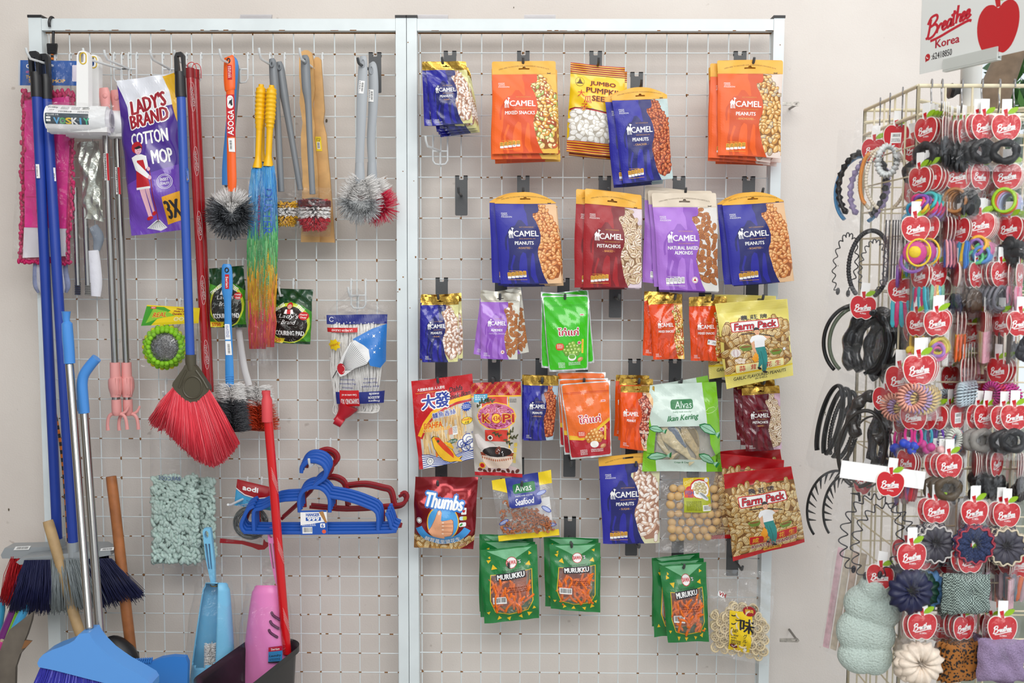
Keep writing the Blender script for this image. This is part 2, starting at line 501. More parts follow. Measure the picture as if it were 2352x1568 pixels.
# ------------------------------------------------------------------ clear rail clips on the top, wall brackets
M_CLIP = mat('d9d6d8', 0.25, alpha=0.75)
for x0, x1, y0, y1, lb in ((555, 627, 36, 47, 'clear label rail clip resting on the broom panel'), (958, 1030, 34, 46, 'clear label rail clip on the snack panel next to the middle posts'), (1204, 1276, 34, 46, 'clear label rail clip halfway along the snack panel top')):
 a, b = W(x0, y1, 0.0), W(x1, y0, 0.0)
 o = MB()
 zt = W(900, 47)[2] - 0.001
 for k in range(4):
  zz = zt + 0.0031 * k
  o.box((a[0], -0.018 + .002 * k, zz), (b[0], -0.012 + .002 * k, zz + .0022))
 o.box((a[0], -0.010, zt), (b[0], -0.006, zt + .0125))
 tag(o.build('label_clip', M_CLIP, loc=((a[0] + b[0]) / 2, -.01, zt)), lb, 'label holder', 'clear label clips on the grid')
for y, lb in ((237, 'rusty steel bracket bolting the grid top to the wall'), (1473, 'rusty steel bracket bolting the grid bottom to the wall')):
 a = W(1797, y, 0.0)
 t = thing('wall_bracket', lb, 'bracket', (a[0], 0, a[2]))
 o = MB()
 xx = [a[0] - .004, a[0] + .046]
 o.ext([(xx[0], 0, a[2] - .004), (xx[1] - .004, 0, a[2] - .005), (xx[1], 0, a[2]), (xx[1] - .004, 0, a[2] + .005), (xx[0], 0, a[2] + .004)], -0.012, -0.008, px=False, holes=[[(xx[1] - .018, 0, a[2] - .0018), (xx[1] - .008, 0, a[2] - .0018), (xx[1] - .008, 0, a[2] + .0018), (xx[1] - .018, 0, a[2] + .0018)]])
 o.build('bracket_arm', mat('b9b4ac', 0.45, 0.6, noise=.35, nscale=120), t)
 MB().tube([(xx[1] - .006, .010, a[2]), (xx[1] - .006, WALLY + .01, a[2])], .003, n=8).build('bolt', mat('8d8a86', 0.4, 0.8), t)
# a few dead leaves and marks on the wall
k = MB()
for x, y, s in ((750, 277, 5), (1180, 17, 2), (1895, 947, 3), (1896, 952, 2), (1520, 223, 3), (960, 540, 2), (1925, 610, 1.6), (1350, 870, 2), (60, 1260, 3), (20, 1170, 4)):
 c = W(x, y, -WALLY + .0015)
 k.ball(c, (s * sc(0) * .5, .0008, s * sc(0) * .9), 6, 4)
struct(k.build('wall_marks', mat('6a6050', .9)))
# ------------------------------------------------------------------ printed artwork and pouches
_GL = {}
def glyphs(s, off=0.02, shear=0.0):
 """lettering as flat triangles, baseline up, height 1"""
 k = (s, off, shear)
 if k in _GL: return _GL[k]
 cu = bpy.data.curves.new('lettering', 'FONT')
 cu.body = s; cu.offset = off; cu.shear = shear; cu.resolution_u = 2
 ob = bpy.data.objects.new('lettering', cu); C.objects.link(ob)
 dg = bpy.context.evaluated_depsgraph_get(); dg.update()
 me = ob.evaluated_get(dg).to_mesh()
 v = np.array([tuple(p.co)[:2] for p in me.vertices]).reshape(-1, 2)
 me.calc_loop_triangles()
 f = [tuple(t.vertices) for t in me.loop_triangles]
 ob.evaluated_get(dg).to_mesh_clear()
 bpy.data.objects.remove(ob); bpy.data.curves.remove(cu)
 if len(v) == 0:
  v, f = np.array([[0, 0], [1, 0], [1, 1.0]]), [(0, 1, 2)]
 lo, hi = v.min(0), v.max(0)
 v = (v - (lo + hi) / 2) / (hi[1] - lo[1])
 _GL[k] = (v, f, (hi[0] - lo[0]) / (hi[1] - lo[1]))
 return _GL[k]
def clip(poly, ax, lim, keep_less):
 out = []
 n = len(poly)
 for i in range(n):
  a, b = poly[i], poly[(i + 1) % n]
  ia = (a[ax] <= lim) if keep_less else (a[ax] >= lim)
  ib = (b[ax] <= lim) if keep_less else (b[ax] >= lim)
  if ia: out.append(a)
  if ia != ib:
   t = (lim - a[ax]) / (b[ax] - a[ax])
   out.append((a[0] + t * (b[0] - a[0]), a[1] + t * (b[1] - a[1])))
 return out
NX, NY = 24, 36
class Art:
 def __init__(s, w, h, base, nx=0, ny=0):
  s.w, s.h, s.base, s.nx, s.ny = w, h, base, NX, NY
  s.items = []     # (poly, mat, layer)
  s.box = (0, 0, w, h)
 def _put(s, tri, m, l):
  x0, y0, x1, y1 = s.box
  xs = [p[0] for p in tri]; ys = [p[1] for p in tri]
  if max(xs) <= x0 or min(xs) >= x1 or max(ys) <= y0 or min(ys) >= y1: return
  if min(xs) < x0: tri = clip(tri, 0, x0, False)
  if len(tri) > 2 and max(xs) > x1: tri = clip(tri, 0, x1, True)
  if len(tri) > 2 and min(ys) < y0: tri = clip(tri, 1, y0, False)
  if len(tri) > 2 and max(ys) > y1: tri = clip(tri, 1, y1, True)
  if len(tri) < 3: return
  cx, cy = s.w / s.nx, s.h / s.ny
  q = [(p[0] / cx, p[1] / cy) for p in tri]
  xs = [p[0] for p in q]; ys = [p[1] for p in q]
  e = 1e-7
  i0, i1 = int(min(xs) + e), int(max(xs) - e)
  j0, j1 = int(min(ys) + e), int(max(ys) - e)
  for i in range(i0, i1 + 1):
   a = q if i0 == i1 else clip(clip(q, 0, i, False), 0, i + 1, True)
   if len(a) < 3: continue
   if j0 == j1: c0, c1 = j0, j0
   else:
    ya = [p[1] for p in a]; c0, c1 = int(min(ya) + e), int(max(ya) - e)
   for j in range(c0, c1 + 1):
    b = a if c0 == c1 else clip(clip(a, 1, j, False), 1, j + 1, True)
    if len(b) < 3: continue
    dg = [(p[0] - i) - (p[1] - j) for p in b]
    if min(dg) > -1e-6 or max(dg) < 1e-6: s._out(b, cx, cy, m, l)
    else:
     for sg in (1, -1):
      o = []
      n = len(b)
      for k in range(n):
       p, r2, dp, dr = b[k], b[(k + 1) % n], dg[k] * sg, dg[(k + 1) % n] * sg
       if dp >= 0: o.append(p)
       if (dp >= 0) != (dr >= 0):
        t = dp / (dp - dr); o.append((p[0] + t * (r2[0] - p[0]), p[1] + t * (r2[1] - p[1])))
      if len(o) > 2: s._out(o, cx, cy, m, l)
 def _out(s, b, cx, cy, m, l):
  n = len(b)
  ar = sum(b[k][0] * b[(k + 1) % n][1] - b[(k + 1) % n][0] * b[k][1] for k in range(n))
  if abs(ar) > 1e-6: s.items.append(([(p[0] * cx, p[1] * cy) for p in b], m, l))
 def poly(s, pts, m, l=1, holes=()):
  loops = [list(pts)] + [list(h) for h in holes]
  flat = [tuple(float(c) for c in q) for lp in loops for q in lp]
  if not holes and len(flat) <= 4 and len(flat) > 2 and s._convex(flat):
   s._put(flat, m, l); return s
  for t in tessellate_polygon([[Vector((q[0], q[1], 0)) for q in lp] for lp in loops]):
   s._put([flat[i] for i in t], m, l)
  return s
 @staticmethod
 def _convex(p):
  sg = 0
  for i in range(len(p)):
   a, b, c = p[i], p[(i + 1) % len(p)], p[(i + 2) % len(p)]
   k = (b[0] - a[0]) * (c[1] - b[1]) - (b[1] - a[1]) * (c[0] - b[0])
   if k * sg < 0: return False
   if k: sg = k
  return True
 def rect(s, x0, y0, x1, y1, m, l=1, ang=0):
  cx, cy = (x0 + x1) / 2, (y0 + y1) / 2
  ca, sa = math.cos(R(ang)), math.sin(R(ang))
  return s.poly([(cx + (x - cx) * ca - (y - cy) * sa, cy + (x - cx) * sa + (y - cy) * ca) for x, y in ((x0, y0), (x1, y0), (x1, y1), (x0, y1))], m, l)
 def rrect(s, x0, y0, x1, y1, r, m, l=1, ang=0):
  cx, cy = (x0 + x1) / 2, (y0 + y1) / 2
  p = arc((x1 - r, y1 - r), r, 0, 90, 4) + arc((x0 + r, y1 - r), r, 90, 180, 4) + arc((x0 + r, y0 + r), r, 180, 270, 4) + arc((x1 - r, y0 + r), r, 270, 360, 4)
  ca, sa = math.cos(R(ang)), math.sin(R(ang))
  return s.poly([(cx + (x - cx) * ca - (y - cy) * sa, cy + (x - cx) * sa + (y - cy) * ca) for x, y in p], m, l)
 def ell(s, cx, cy, rx, ry, m, l=1, ang=0, n=12):
  ca, sa = math.cos(R(ang)), math.sin(R(ang))
  pts = []
  for i in range(n):
   a = 2 * math.pi * i / n
   x, y = rx * math.cos(a), ry * math.sin(a)
   pts.append((cx + x * ca - y * sa, cy + x * sa + y * ca))
  c = (cx, cy)
  s._put(pts, m, l)
  return s
 def line(s, pts, w, m, l=1, closed=False):
  p = [np.asarray(q, float) for q in pts]
  n = len(p)
  ws = [w] * n if np.isscalar(w) else list(w)
  L, Rr = [], []
  for i in range(n):
   a = p[(i - 1) % n] if (closed or i > 0) else p[i]
   b = p[(i + 1) % n] if (closed or i < n - 1) else p[i]
   t = b - a; t = t / (np.linalg.norm(t) + 1e-9); nn = np.array([-t[1], t[0]]) * ws[i] / 2
   L.append(tuple(p[i] + nn)); Rr.append(tuple(p[i] - nn))
  for i in range(n if closed else n - 1):
   j = (i + 1) % n
   s._put([L[i], L[j], Rr[j], Rr[i]], m, l)
  return s
 def text(s, t, cx, cy, m, h=None, w=None, l=8, ang=0, off=0.02, shear=0.0, bend=0.0):
  bold = off
  v, f, asp = glyphs(t, 0.0, shear)
  if h is None: h = w / asp
  if w is None: w = h * asp
  x = v[:, 0] * (w / asp); y = -v[:, 1] * h
  if bend:      # bend>0: arch (ends lower)
   rr = w / (2 * math.sin(abs(bend) / 2)) * (1 if bend > 0 else -1)
   a = x / rr
   r2 = rr - y
   x, y = r2 * np.sin(a), rr - r2 * np.cos(a)
   y = y - y.mean()
  ca, sa = math.cos(R(ang)), math.sin(R(ang))
  X = cx + x * ca - y * sa; Y = cy + x * sa + y * ca
  b = bold * h
  if bold < .012 or h < 4.5: sh = [(0, 0)]
  elif bold < .06: sh = [(-b, 0), (b, 0), (0, -b * .6), (0, b * .6)]
  else: sh = [(b * math.cos(k * .785), b * math.sin(k * .785)) for k in range(8)]
  for k, (dx, dy) in enumerate(sh):
   P = list(zip((X + dx).tolist(), (Y + dy).tolist()))
   for q in f: s._put([P[i] for i in q], m, l + .06 * k)
  return s
 def otext(s, t, cx, cy, m, mo, l=8, o=0.05, off=0.02, **k):
  """lettering with an outline"""
  s.text(t, cx, cy, mo, l=l, off=off + o + .02, **k)
  return s.text(t, cx, cy, m, l=l + 1, off=off, **k)
 def squiggle(s, x0, y0, x1, y1, m, l=8, seed=1, row=3.0, fill=.62):
  """lines of print far too small to read"""
  r = random.Random(seed)
  y = y0
  while y < y1 - row * .3:
   x = x0
   while x < x1 - row * .3:
    w = r.uniform(.6, 2.2) * row * .6
    s._put([(x, y), (min(x + w, x1), y), (min(x + w, x1), y + row * .45), (x, y + row * .45)], m, l)
    x += w + row * .35
   y += row
  return s
 def barcode(s, x0, y0, x1, y1, l=8, seed=1, vert=False):
  r = random.Random(seed)
  s.rect(x0, y0, x1, y1, mat('f4f4f2', .5), l)
  k = mat('26262a', .5)
  a0, a1 = (y0, y1) if vert else (x0, x1)
  b0, b1 = (x0, x1) if vert else (y0, y1)
  p = a0 + (a1 - a0) * .08
  u = (a1 - a0) / 46
  while p < a1 - (a1 - a0) * .08:
   w = u * r.choice((.7, .7, 1.4, 2))
   if vert: s.rect(b0 + (b1 - b0) * .1, p, b1 - (b1 - b0) * .12, p + w, k, l + .5)
   else: s.rect(p, b0 + (b1 - b0) * .1, p + w, b1 - (b1 - b0) * .2, k, l + .5)
   p += w + u * r.choice((.7, 1, 1.5))
  return s
 def nuts(s, region, size, cols, dark, l=2, seed=1, kind='oval', step=.8, grow=.35, hi=None, jit=.3, fill=True):
  """a printed photo of nuts heaped inside a region (pixel polygon)"""
  r = random.Random(seed)
  xs = [p[0] for p in region]; ys = [p[1] for p in region]
  y0, y1 = min(ys), max(ys)
  def inside(x, y):
   c = False
   for i in range(len(region)):
    a, b = region[i], region[i - 1]
    if (a[1] > y) != (b[1] > y) and x < (b[0] - a[0]) * (y - a[1]) / (b[1] - a[1]) + a[0]: c = not c
   return c
  if fill and kind != 'almond': s.poly(region, dark, l - .5)
  y = y0; i = 0
  while y < y1:
   f = 1 - grow + grow * (y - y0) / (y1 - y0 + 1e-6)
   st = size * step * 2 * f
   x = min(xs) - st * r.random()
   while x < max(xs) + st:
    px, py = x + r.uniform(-jit, jit) * st, y + r.uniform(-jit, jit) * st
    if inside(px, py):
     a = r.uniform(0, 180); c = r.choice(cols); L = l + i * .03
     ra, rb = size * f * r.uniform(.9, 1.12), size * f * (.62 if kind != 'ball' else .95) * r.uniform(.9, 1.1)
     if kind == 'almond': rb *= .9
     s._nut(px, py, ra * 1.13, rb * 1.18, a, dark, L, kind)
     s._nut(px, py, ra, rb, a, c, L + .01, kind)
     if hi is not None:
      s._nut(px - ra * .16, py - ra * .22, ra * .55, rb * .42, a, hi if not isinstance(hi, dict) else hi[c], L + .02, 'oval')
     if kind == 'split':
      s._nut(px, py, ra * .85, rb * .30, a, mat('9a5a86', .5), L + .02, 'oval')
      s._nut(px, py, ra * .7, rb * .16, a, mat('c9b36a', .5), L + .025, 'oval')
     if kind in ('almond', 'shell'):
      ca, sa = math.cos(R(a)), math.sin(R(a))
      for k in (-.4, 0, .4):
       s.line([(px + ca * -.6 * ra - sa * k * rb, py + sa * -.6 * ra + ca * k * rb), (px + ca * .6 * ra - sa * k * rb, py + sa * .6 * ra + ca * k * rb)], size * .07, dark, L + .02)
     i += 1
    x += st
   y += st * .72
  return s
 def _nut(s, cx, cy, a, b, ang, m, l, kind):
  n = 10
  ca, sa = math.cos(R(ang)), math.sin(R(ang))
  pts = []
  for i in range(n):
   t = 2 * math.pi * i / n
   k = 1.0
   if kind in ('pea', 'shell'): k = 1 - .26 * math.sin(t) ** 4 + .06 * math.cos(2 * t)
   x, y = a * math.cos(t), b * math.sin(t) * k
   if kind == 'almond': y *= 1 - .35 * (x / a if x > 0 else 0)
   pts.append((cx + x * ca - y * sa, cy + x * sa + y * ca))
  s._put(pts, m, l)
 def merge(s, o, dx, dy, k=1.0, dl=0):
  for p, m, l in o.items:
   s._put([(dx + q[0] * k, dy + q[1] * k) for q in p], m, l + dl)
  return s
def sstep(x, a, b):
 t = np.clip((x - a) / (b - a), 0, 1)
 return t * t * (3 - 2 * t)
class Surf:
 """the shape of a filled packet hanging in front of the grid"""
 def __init__(s, cs, d, th, prof='stand', hf=.14, amp=.001, seed=1, edge=.0012, back=.35, tilt=0.0, sag=0.0):
  s.c = [np.asarray(W(x, y, d)) for x, y in cs]   # TL TR BR BL
  s.d, s.th, s.prof, s.hf, s.amp, s.back, s.tilt, s.edge, s.sag = d, th, prof, hf, amp, back, tilt, edge, sag
  r = np.random.RandomState(seed)
  s.k = r.uniform(3, 13, (9, 2)) * r.choice([-1, 1], (9, 2)); s.p = r.uniform(0, 6.28, 9)
  s.a = r.uniform(.4, 1, 9); s.gr = {}; s.pe = r.uniform(0, 6.28, 8)
 def loc(s): return (s.c[0] + s.c[1]) / 2
 def prof_(s, u, v):
  g = np.clip(4 * u * (1 - u), 0, 1) ** .6
  if s.prof == 'stand': h = sstep(v, s.hf - .02, s.hf + .35) * (1 - .45 * sstep(v, .82, 1.02))
  elif s.prof == 'pillow': h = sstep(v, s.hf * .6, s.hf + .28) * (1 - sstep(v, .74, .985))
  elif s.prof == 'low': h = sstep(v, s.hf, s.hf + .5) * (1 - sstep(v, .86, 1.0))
  else: h = sstep(v, s.hf, s.hf + .3) * (1 - sstep(v, .85, 1.0)); g = np.clip(4 * u * (1 - u), 0, 1) ** .4
  return g * h
 def raw(s, u, v, side=1):
  u = np.asarray(u, float); v = np.asarray(v, float)
  uu = u + s.edge * 4 * (2 * u - 1) * np.sin(5 * v + s.pe[0]) + s.edge * 4 * np.sin(9 * v + s.pe[1]) * np.abs(2 * u - 1)
  vv = v + s.edge * 3 * np.sin(4 * u + s.pe[2]) * np.abs(2 * v - 1)
  top = s.c[0][None] * (1 - uu)[:, None] + s.c[1][None] * uu[:, None]
  bot = s.c[3][None] * (1 - uu)[:, None] + s.c[2][None] * uu[:, None]
  q = top * (1 - vv)[:, None] + bot * vv[:, None]
  pr = s.prof_(u, v)
  nz = np.zeros_like(u)
  for i in range(9):
   w = np.sin(s.k[i, 0] * u + s.k[i, 1] * v * 1.4 + s.p[i])
   nz += s.a[i] * (w if i < 5 else 1 - 2 * np.abs(w))
  nz *= s.amp * .45
  z = pr * s.th * (1 if side > 0 else -s.back) + nz + s.tilt * v + s.sag * np.sin(math.pi * u) * 1.0
  q[:, 1] -= z + side * .0003
  return q
 def grid(s, side):
  if side not in s.gr:
   U, V = np.meshgrid(np.linspace(0, 1, NX + 1), np.linspace(0, 1, NY + 1))
   P = s.raw(U.ravel(), V.ravel(), side).reshape(NY + 1, NX + 1, 3)
   n = np.cross(np.gradient(P, axis=0), np.gradient(P, axis=1))
   n /= np.linalg.norm(n, axis=2)[..., None] + 1e-12
   if (n[..., 1].mean() > 0): n = -n
   s.gr[side] = (P, n * side)
  return s.gr[side]
 def at(s, u, v, lay=0.0, side=1, nrm=False):
  P, N = s.grid(side)
  u = np.clip(np.asarray(u, float), 0, 1) * NX; v = np.clip(np.asarray(v, float), 0, 1) * NY
  i = np.minimum(u.astype(int), NX - 1); j = np.minimum(v.astype(int), NY - 1)
  a, b = (u - i)[:, None], (v - j)[:, None]
  f = lambda A: np.where(a >= b, A[j, i] + a * (A[j, i + 1] - A[j, i]) + b * (A[j + 1, i + 1] - A[j, i + 1]), A[j, i] + b * (A[j + 1, i] - A[j, i]) + a * (A[j + 1, i + 1] - A[j + 1, i]))
  q = f(P)
  lay = np.asarray(lay, float)
  q[:, 1] -= (lay * .00009 + (lay > 0) * .00015) * side
  if nrm:
   n = (N[j, i] * (1 - a) + N[j, i + 1] * a) * (1 - b) + (N[j + 1, i] * (1 - a) + N[j + 1, i + 1] * a) * b
   return q, n / (np.linalg.norm(n, axis=1)[:, None] + 1e-9)
  return q
def _grid(sf, mb, nx, ny, v0, v1, m, thick=True):
 us = np.linspace(0, 1, nx + 1)
 vs = np.array([v0] + [x for x in np.linspace(0, 1, ny + 1) if x > v0 + 1e-3])
 ny = len(vs) - 1
 U, V = np.meshgrid(us, vs)
 a, na = sf.at(U.ravel(), V.ravel(), 0, 1, True); b, nb = sf.at(U.ravel(), V.ravel(), 0, -1, True)
 n = (nx + 1) * (ny + 1)
 f = []
 for j in range(ny):
  for i in range(nx):
   k = j * (nx + 1) + i
   f += [(k, k + nx + 1, k + nx + 2), (k, k + nx + 2, k + 1), (n + k, n + k + 1, n + k + nx + 2), (n + k, n + k + nx + 2, n + k + nx + 1)]
 e = [i for i in range(nx + 1)] + [j * (nx + 1) + nx for j in range(1, ny + 1)] + [ny * (nx + 1) + i for i in range(nx - 1, -1, -1)] + [j * (nx + 1) for j in range(ny - 1, 0, -1)]
 for i in range(len(e)):
  p, q = e[i], e[(i + 1) % len(e)]
  f.append((p, q, q + n, p + n))
 mb.add(np.concatenate([a, b]), f, m); mb.nr += [na, nb]
def _art(sf, mb, art, mats, lift=0.0, off=(0, 0)):
 if not art.items: return
 pts, fs, ms = [], [], []
 lay = []
 for poly, m, l in art.items:
  if m not in mats: mats.append(m)
  k = len(pts)
  a = sum(poly[i][0] * poly[(i + 1) % len(poly)][1] - poly[(i + 1) % len(poly)][0] * poly[i][1] for i in range(len(poly)))
  if a > 0: poly = poly[::-1]
  pts += [(x + off[0], y + off[1]) for x, y in poly]; lay += [l + lift] * len(poly)
  fs.append(tuple(range(k, k + len(poly)))); ms.append(mats.index(m))
 P = np.array(pts)
 q, n = sf.at(P[:, 0] / art.w, P[:, 1] / art.h, np.array(lay), 1, True)
 mb.add(q, fs, ms); mb.nr.append(n)
def slot_shape(cx, cy, w, h, kind):
 if kind == 'euro':
  return [(cx - w, cy + h), (cx - w * 1.0, cy - h * .1), (cx - w * .32, cy - h * .3), (cx - w * .2, cy - h * 1.5), (cx + w * .2, cy - h * 1.5), (cx + w * .32, cy - h * .3), (cx + w, cy - h * .1), (cx + w, cy + h)]
 if kind == 'tee':
  return [(cx - w, cy + h), (cx - w, cy - h), (cx + w, cy - h), (cx + w, cy + h)]
 return [(cx + w * math.cos(a), cy + w * math.sin(a)) for a in np.linspace(0, 6.28, 11)[:-1]]
def pouch(name, label, cs, d, art, hmat=None, hf=.14, th=.018, prof='stand', amp=.001, seed=1, group=None, slot='euro', slotc=None, dome=0.0,
   head=None, back=None, cat='snack pouch', tilt=0.0, edge=.0012, bodyname='pouch_body', hname='header_strip', sag=0.0, ny=None, rc=.03):
 sf = Surf(cs, d, th, prof, hf, amp, seed, edge=edge, tilt=tilt, sag=sag, back=.12)
 t = thing(name, label, cat, sf.loc(), group)
 mats = [art.base, back or art.base]
 b = MB()
 _grid(sf, b, art.nx, art.ny, hf if hmat is not None else 0.0, 1.0, 0)
 _art(sf, b, art, mats)
 b.build(bodyname, mats, t, sharp=50)
 if hmat is not None:
  w, h = art.w, art.h
  H = hf * h
  r = min(rc * w, H * .5)
  if dome:
   top = [(x, dome * h * (2 * x / w - 1) ** 2 if 0 < x < w else dome * h) for x in np.linspace(0, w, 15)]
  else:
   top = arc((r, r), r, 180, 270, 4) + arc((w - r, r), r, 270, 360, 4)
  ol = top + [(w, H), (0, H)]
  hole = None
  if slot:
   c = slotc or (w * .5, H * .55)
   hole = slot_shape(c[0], c[1], w * .085 if slot != 'round' else w * .022, H * .09 if slot != 'round' else w * .02, slot)
  fl = Art(w, h, hmat, nx=art.nx, ny=max(art.ny, int(4 / max(hf, .04))))
  fl.poly(ol, hmat, 0, holes=[hole] if hole else ())
  hb = MB(); hm = [hmat]
  pts, fs = [], []
  for p, m, l in fl.items:
   a = sum(p[i][0] * p[(i + 1) % len(p)][1] - p[(i + 1) % len(p)][0] * p[i][1] for i in range(len(p)))
   if a > 0: p = p[::-1]
   k = len(pts); pts += p; fs.append(tuple(range(k, k + len(p))))
  P = np.array(pts)
  for sd in (1, -1):
   q, n = sf.at(P[:, 0] / w, P[:, 1] / h, 2.0, sd, True)
   hb.add(q, fs if sd > 0 else [f[::-1] for f in fs], 0); hb.nr.append(n)
  for lp in [ol] + ([hole] if hole else []):
   q = np.array(lp + [lp[0]])
   (a, na), (c2, nb) = sf.at(q[:, 0] / w, q[:, 1] / h, 2., 1, True), sf.at(q[:, 0] / w, q[:, 1] / h, 2., -1, True)
   n = len(q)
   hb.add(np.concatenate([a, c2]), [(i, i + 1, i + 1 + n, i + n) for i in range(n - 1)], 0); hb.nr += [na, nb]
  if head is not None: _art(sf, hb, head, hm, lift=2.5)
  hb.build(hname, hm, t, sharp=50)
 t_surf[t.name] = sf
 return t
t_surf = {}
t_cnt = {}
def behind(t, n, label, dxs, rots, gap=.007, group=None):
 """more of the same pouch on the same hook, behind the front one"""
 out = []
 for i in range(n):
  dx, dz = dxs[i]
  k = sc(.05)
  t_cnt[t.name] = t_cnt.get(t.name, 0) + 1
  o = dup(t, (dx * k, .0128 * t_cnt[t.name], -dz * k), R(rots[i]), label=label if isinstance(label, str) else label[i], group=group)
  out.append(o)
 return out
def clear_bag(name, label, cs, d, th, fm, cat='snack pack', group=None, amp=.0022, seed=3, hf=.2, prof='pillow', nx=26, ny=36, part='clear_bag', tilt=0, back=.5):
 sf = Surf(cs, d, th, prof, hf, amp, seed, back=back, tilt=tilt)
 t = thing(name, label, cat, sf.loc(), group)
 b = MB(); _grid(sf, b, NX, NY, 0, 1, 0)
 b.build(part, fm, t, sharp=0)
 t_surf[t.name] = sf
 return t, sf
def stick(sf, t, art, name, lift=1.0):
 """a printed label or print on the surface of a bag"""
 b = MB(); ms = []
 _art(sf, b, art, ms, lift=lift)
 return b.build(name, ms, t, sharp=50)
FILM = film('clear_film', gloss=.05, milk=.05)
FILM2 = film('clear_film_thin', gloss=.014, milk=.008)
WHITE = mat('f3f3f2', .45); INK = mat('232127', .5)
# ------------------------------------------------------------------ the pouches with the camel
BOUND = [(.70, 0), (.707, .07), (.687, .103), (.607, .115), (.60, .153), (.647, .22), (.687, .31), (.704, .40), (.687, .487), (.647, .553), (.633, .63), (.66, .73), (.687, .84), (.727, .93), (.773, 1.0)]
SIL = [(.473, 0), (.467, .05), (.50, .12), (.505, .2), (.515, .265), (.49, .275), (.44, .225), (.41, .2), (.36, .20), (.325, .24), (.30, .27), (.24, .28), (.19, .32), (.165, .37), (.125, .42), (.112, .5), (.125, .58), (.145, .57), (.15, .47), (.172, .40), (.178, .55), (.17, .68), (.14, .78), (.15, .9), (.18, 1.0)]
GAPS = [[(.245, .63), (.275, .65), (.215, .78), (.215, .86), (.265, .98), (.24, 1.0), (.2, .9), (.18, .79), (.215, .7)],
  [(.40, .60), (.445, .62), (.455, .7), (.45, .82), (.475, .96), (.47, .99), (.33, .97), (.315, .87), (.325, .75), (.355, .65)],
  [(.545, .61), (.575, .63), (.58, .75), (.585, .88), (.62, .985), (.56, .985), (.5, .9), (.5, .82), (.52, .7)]]
CAMEL = [(.62, .02), (.68, .0), (.78, .02), (.86, .05), (.99, .07), (1.0, .115), (.93, .15), (.86, .165), (.80, .22), (.80, .32), (.84, .42), (.86, .5), (.80, .58), (.74, .6), (.76, .72), (.80, .86), (.86, .99), (.74, .99), (.70, .86), (.66, .68), (.62, .62), (.58, .74), (.62, .86), (.64, .98), (.53, .98), (.52, .85), (.48, .7), (.46, .62), (.36, .6), (.34, .72), (.38, .85), (.40, .99), (.29, .99), (.28, .86), (.24, .74), (.22, .66), (.16, .76), (.20, .88), (.20, .99), (.09, .99), (.08, .88), (.05, .76), (.09, .62), (.06, .5), (.02, .56), (0, .5), (.06, .38), (.12, .33), (.22, .3), (.28, .22), (.34, .19), (.41, .24), (.47, .31), (.54, .31), (.60, .36), (.66, .3), (.67, .2), (.64, .12), (.58, .08)]
HEAD_TXT = mat('5a4420', .5); GOLD = mat('eeb13c', .42); FOIL = mat('caa24a', .24, .85, bump=.5, nscale=60); BEIGE = mat('ded0bc', .45); FOILG = mat('cfc9ba', .25, .6)
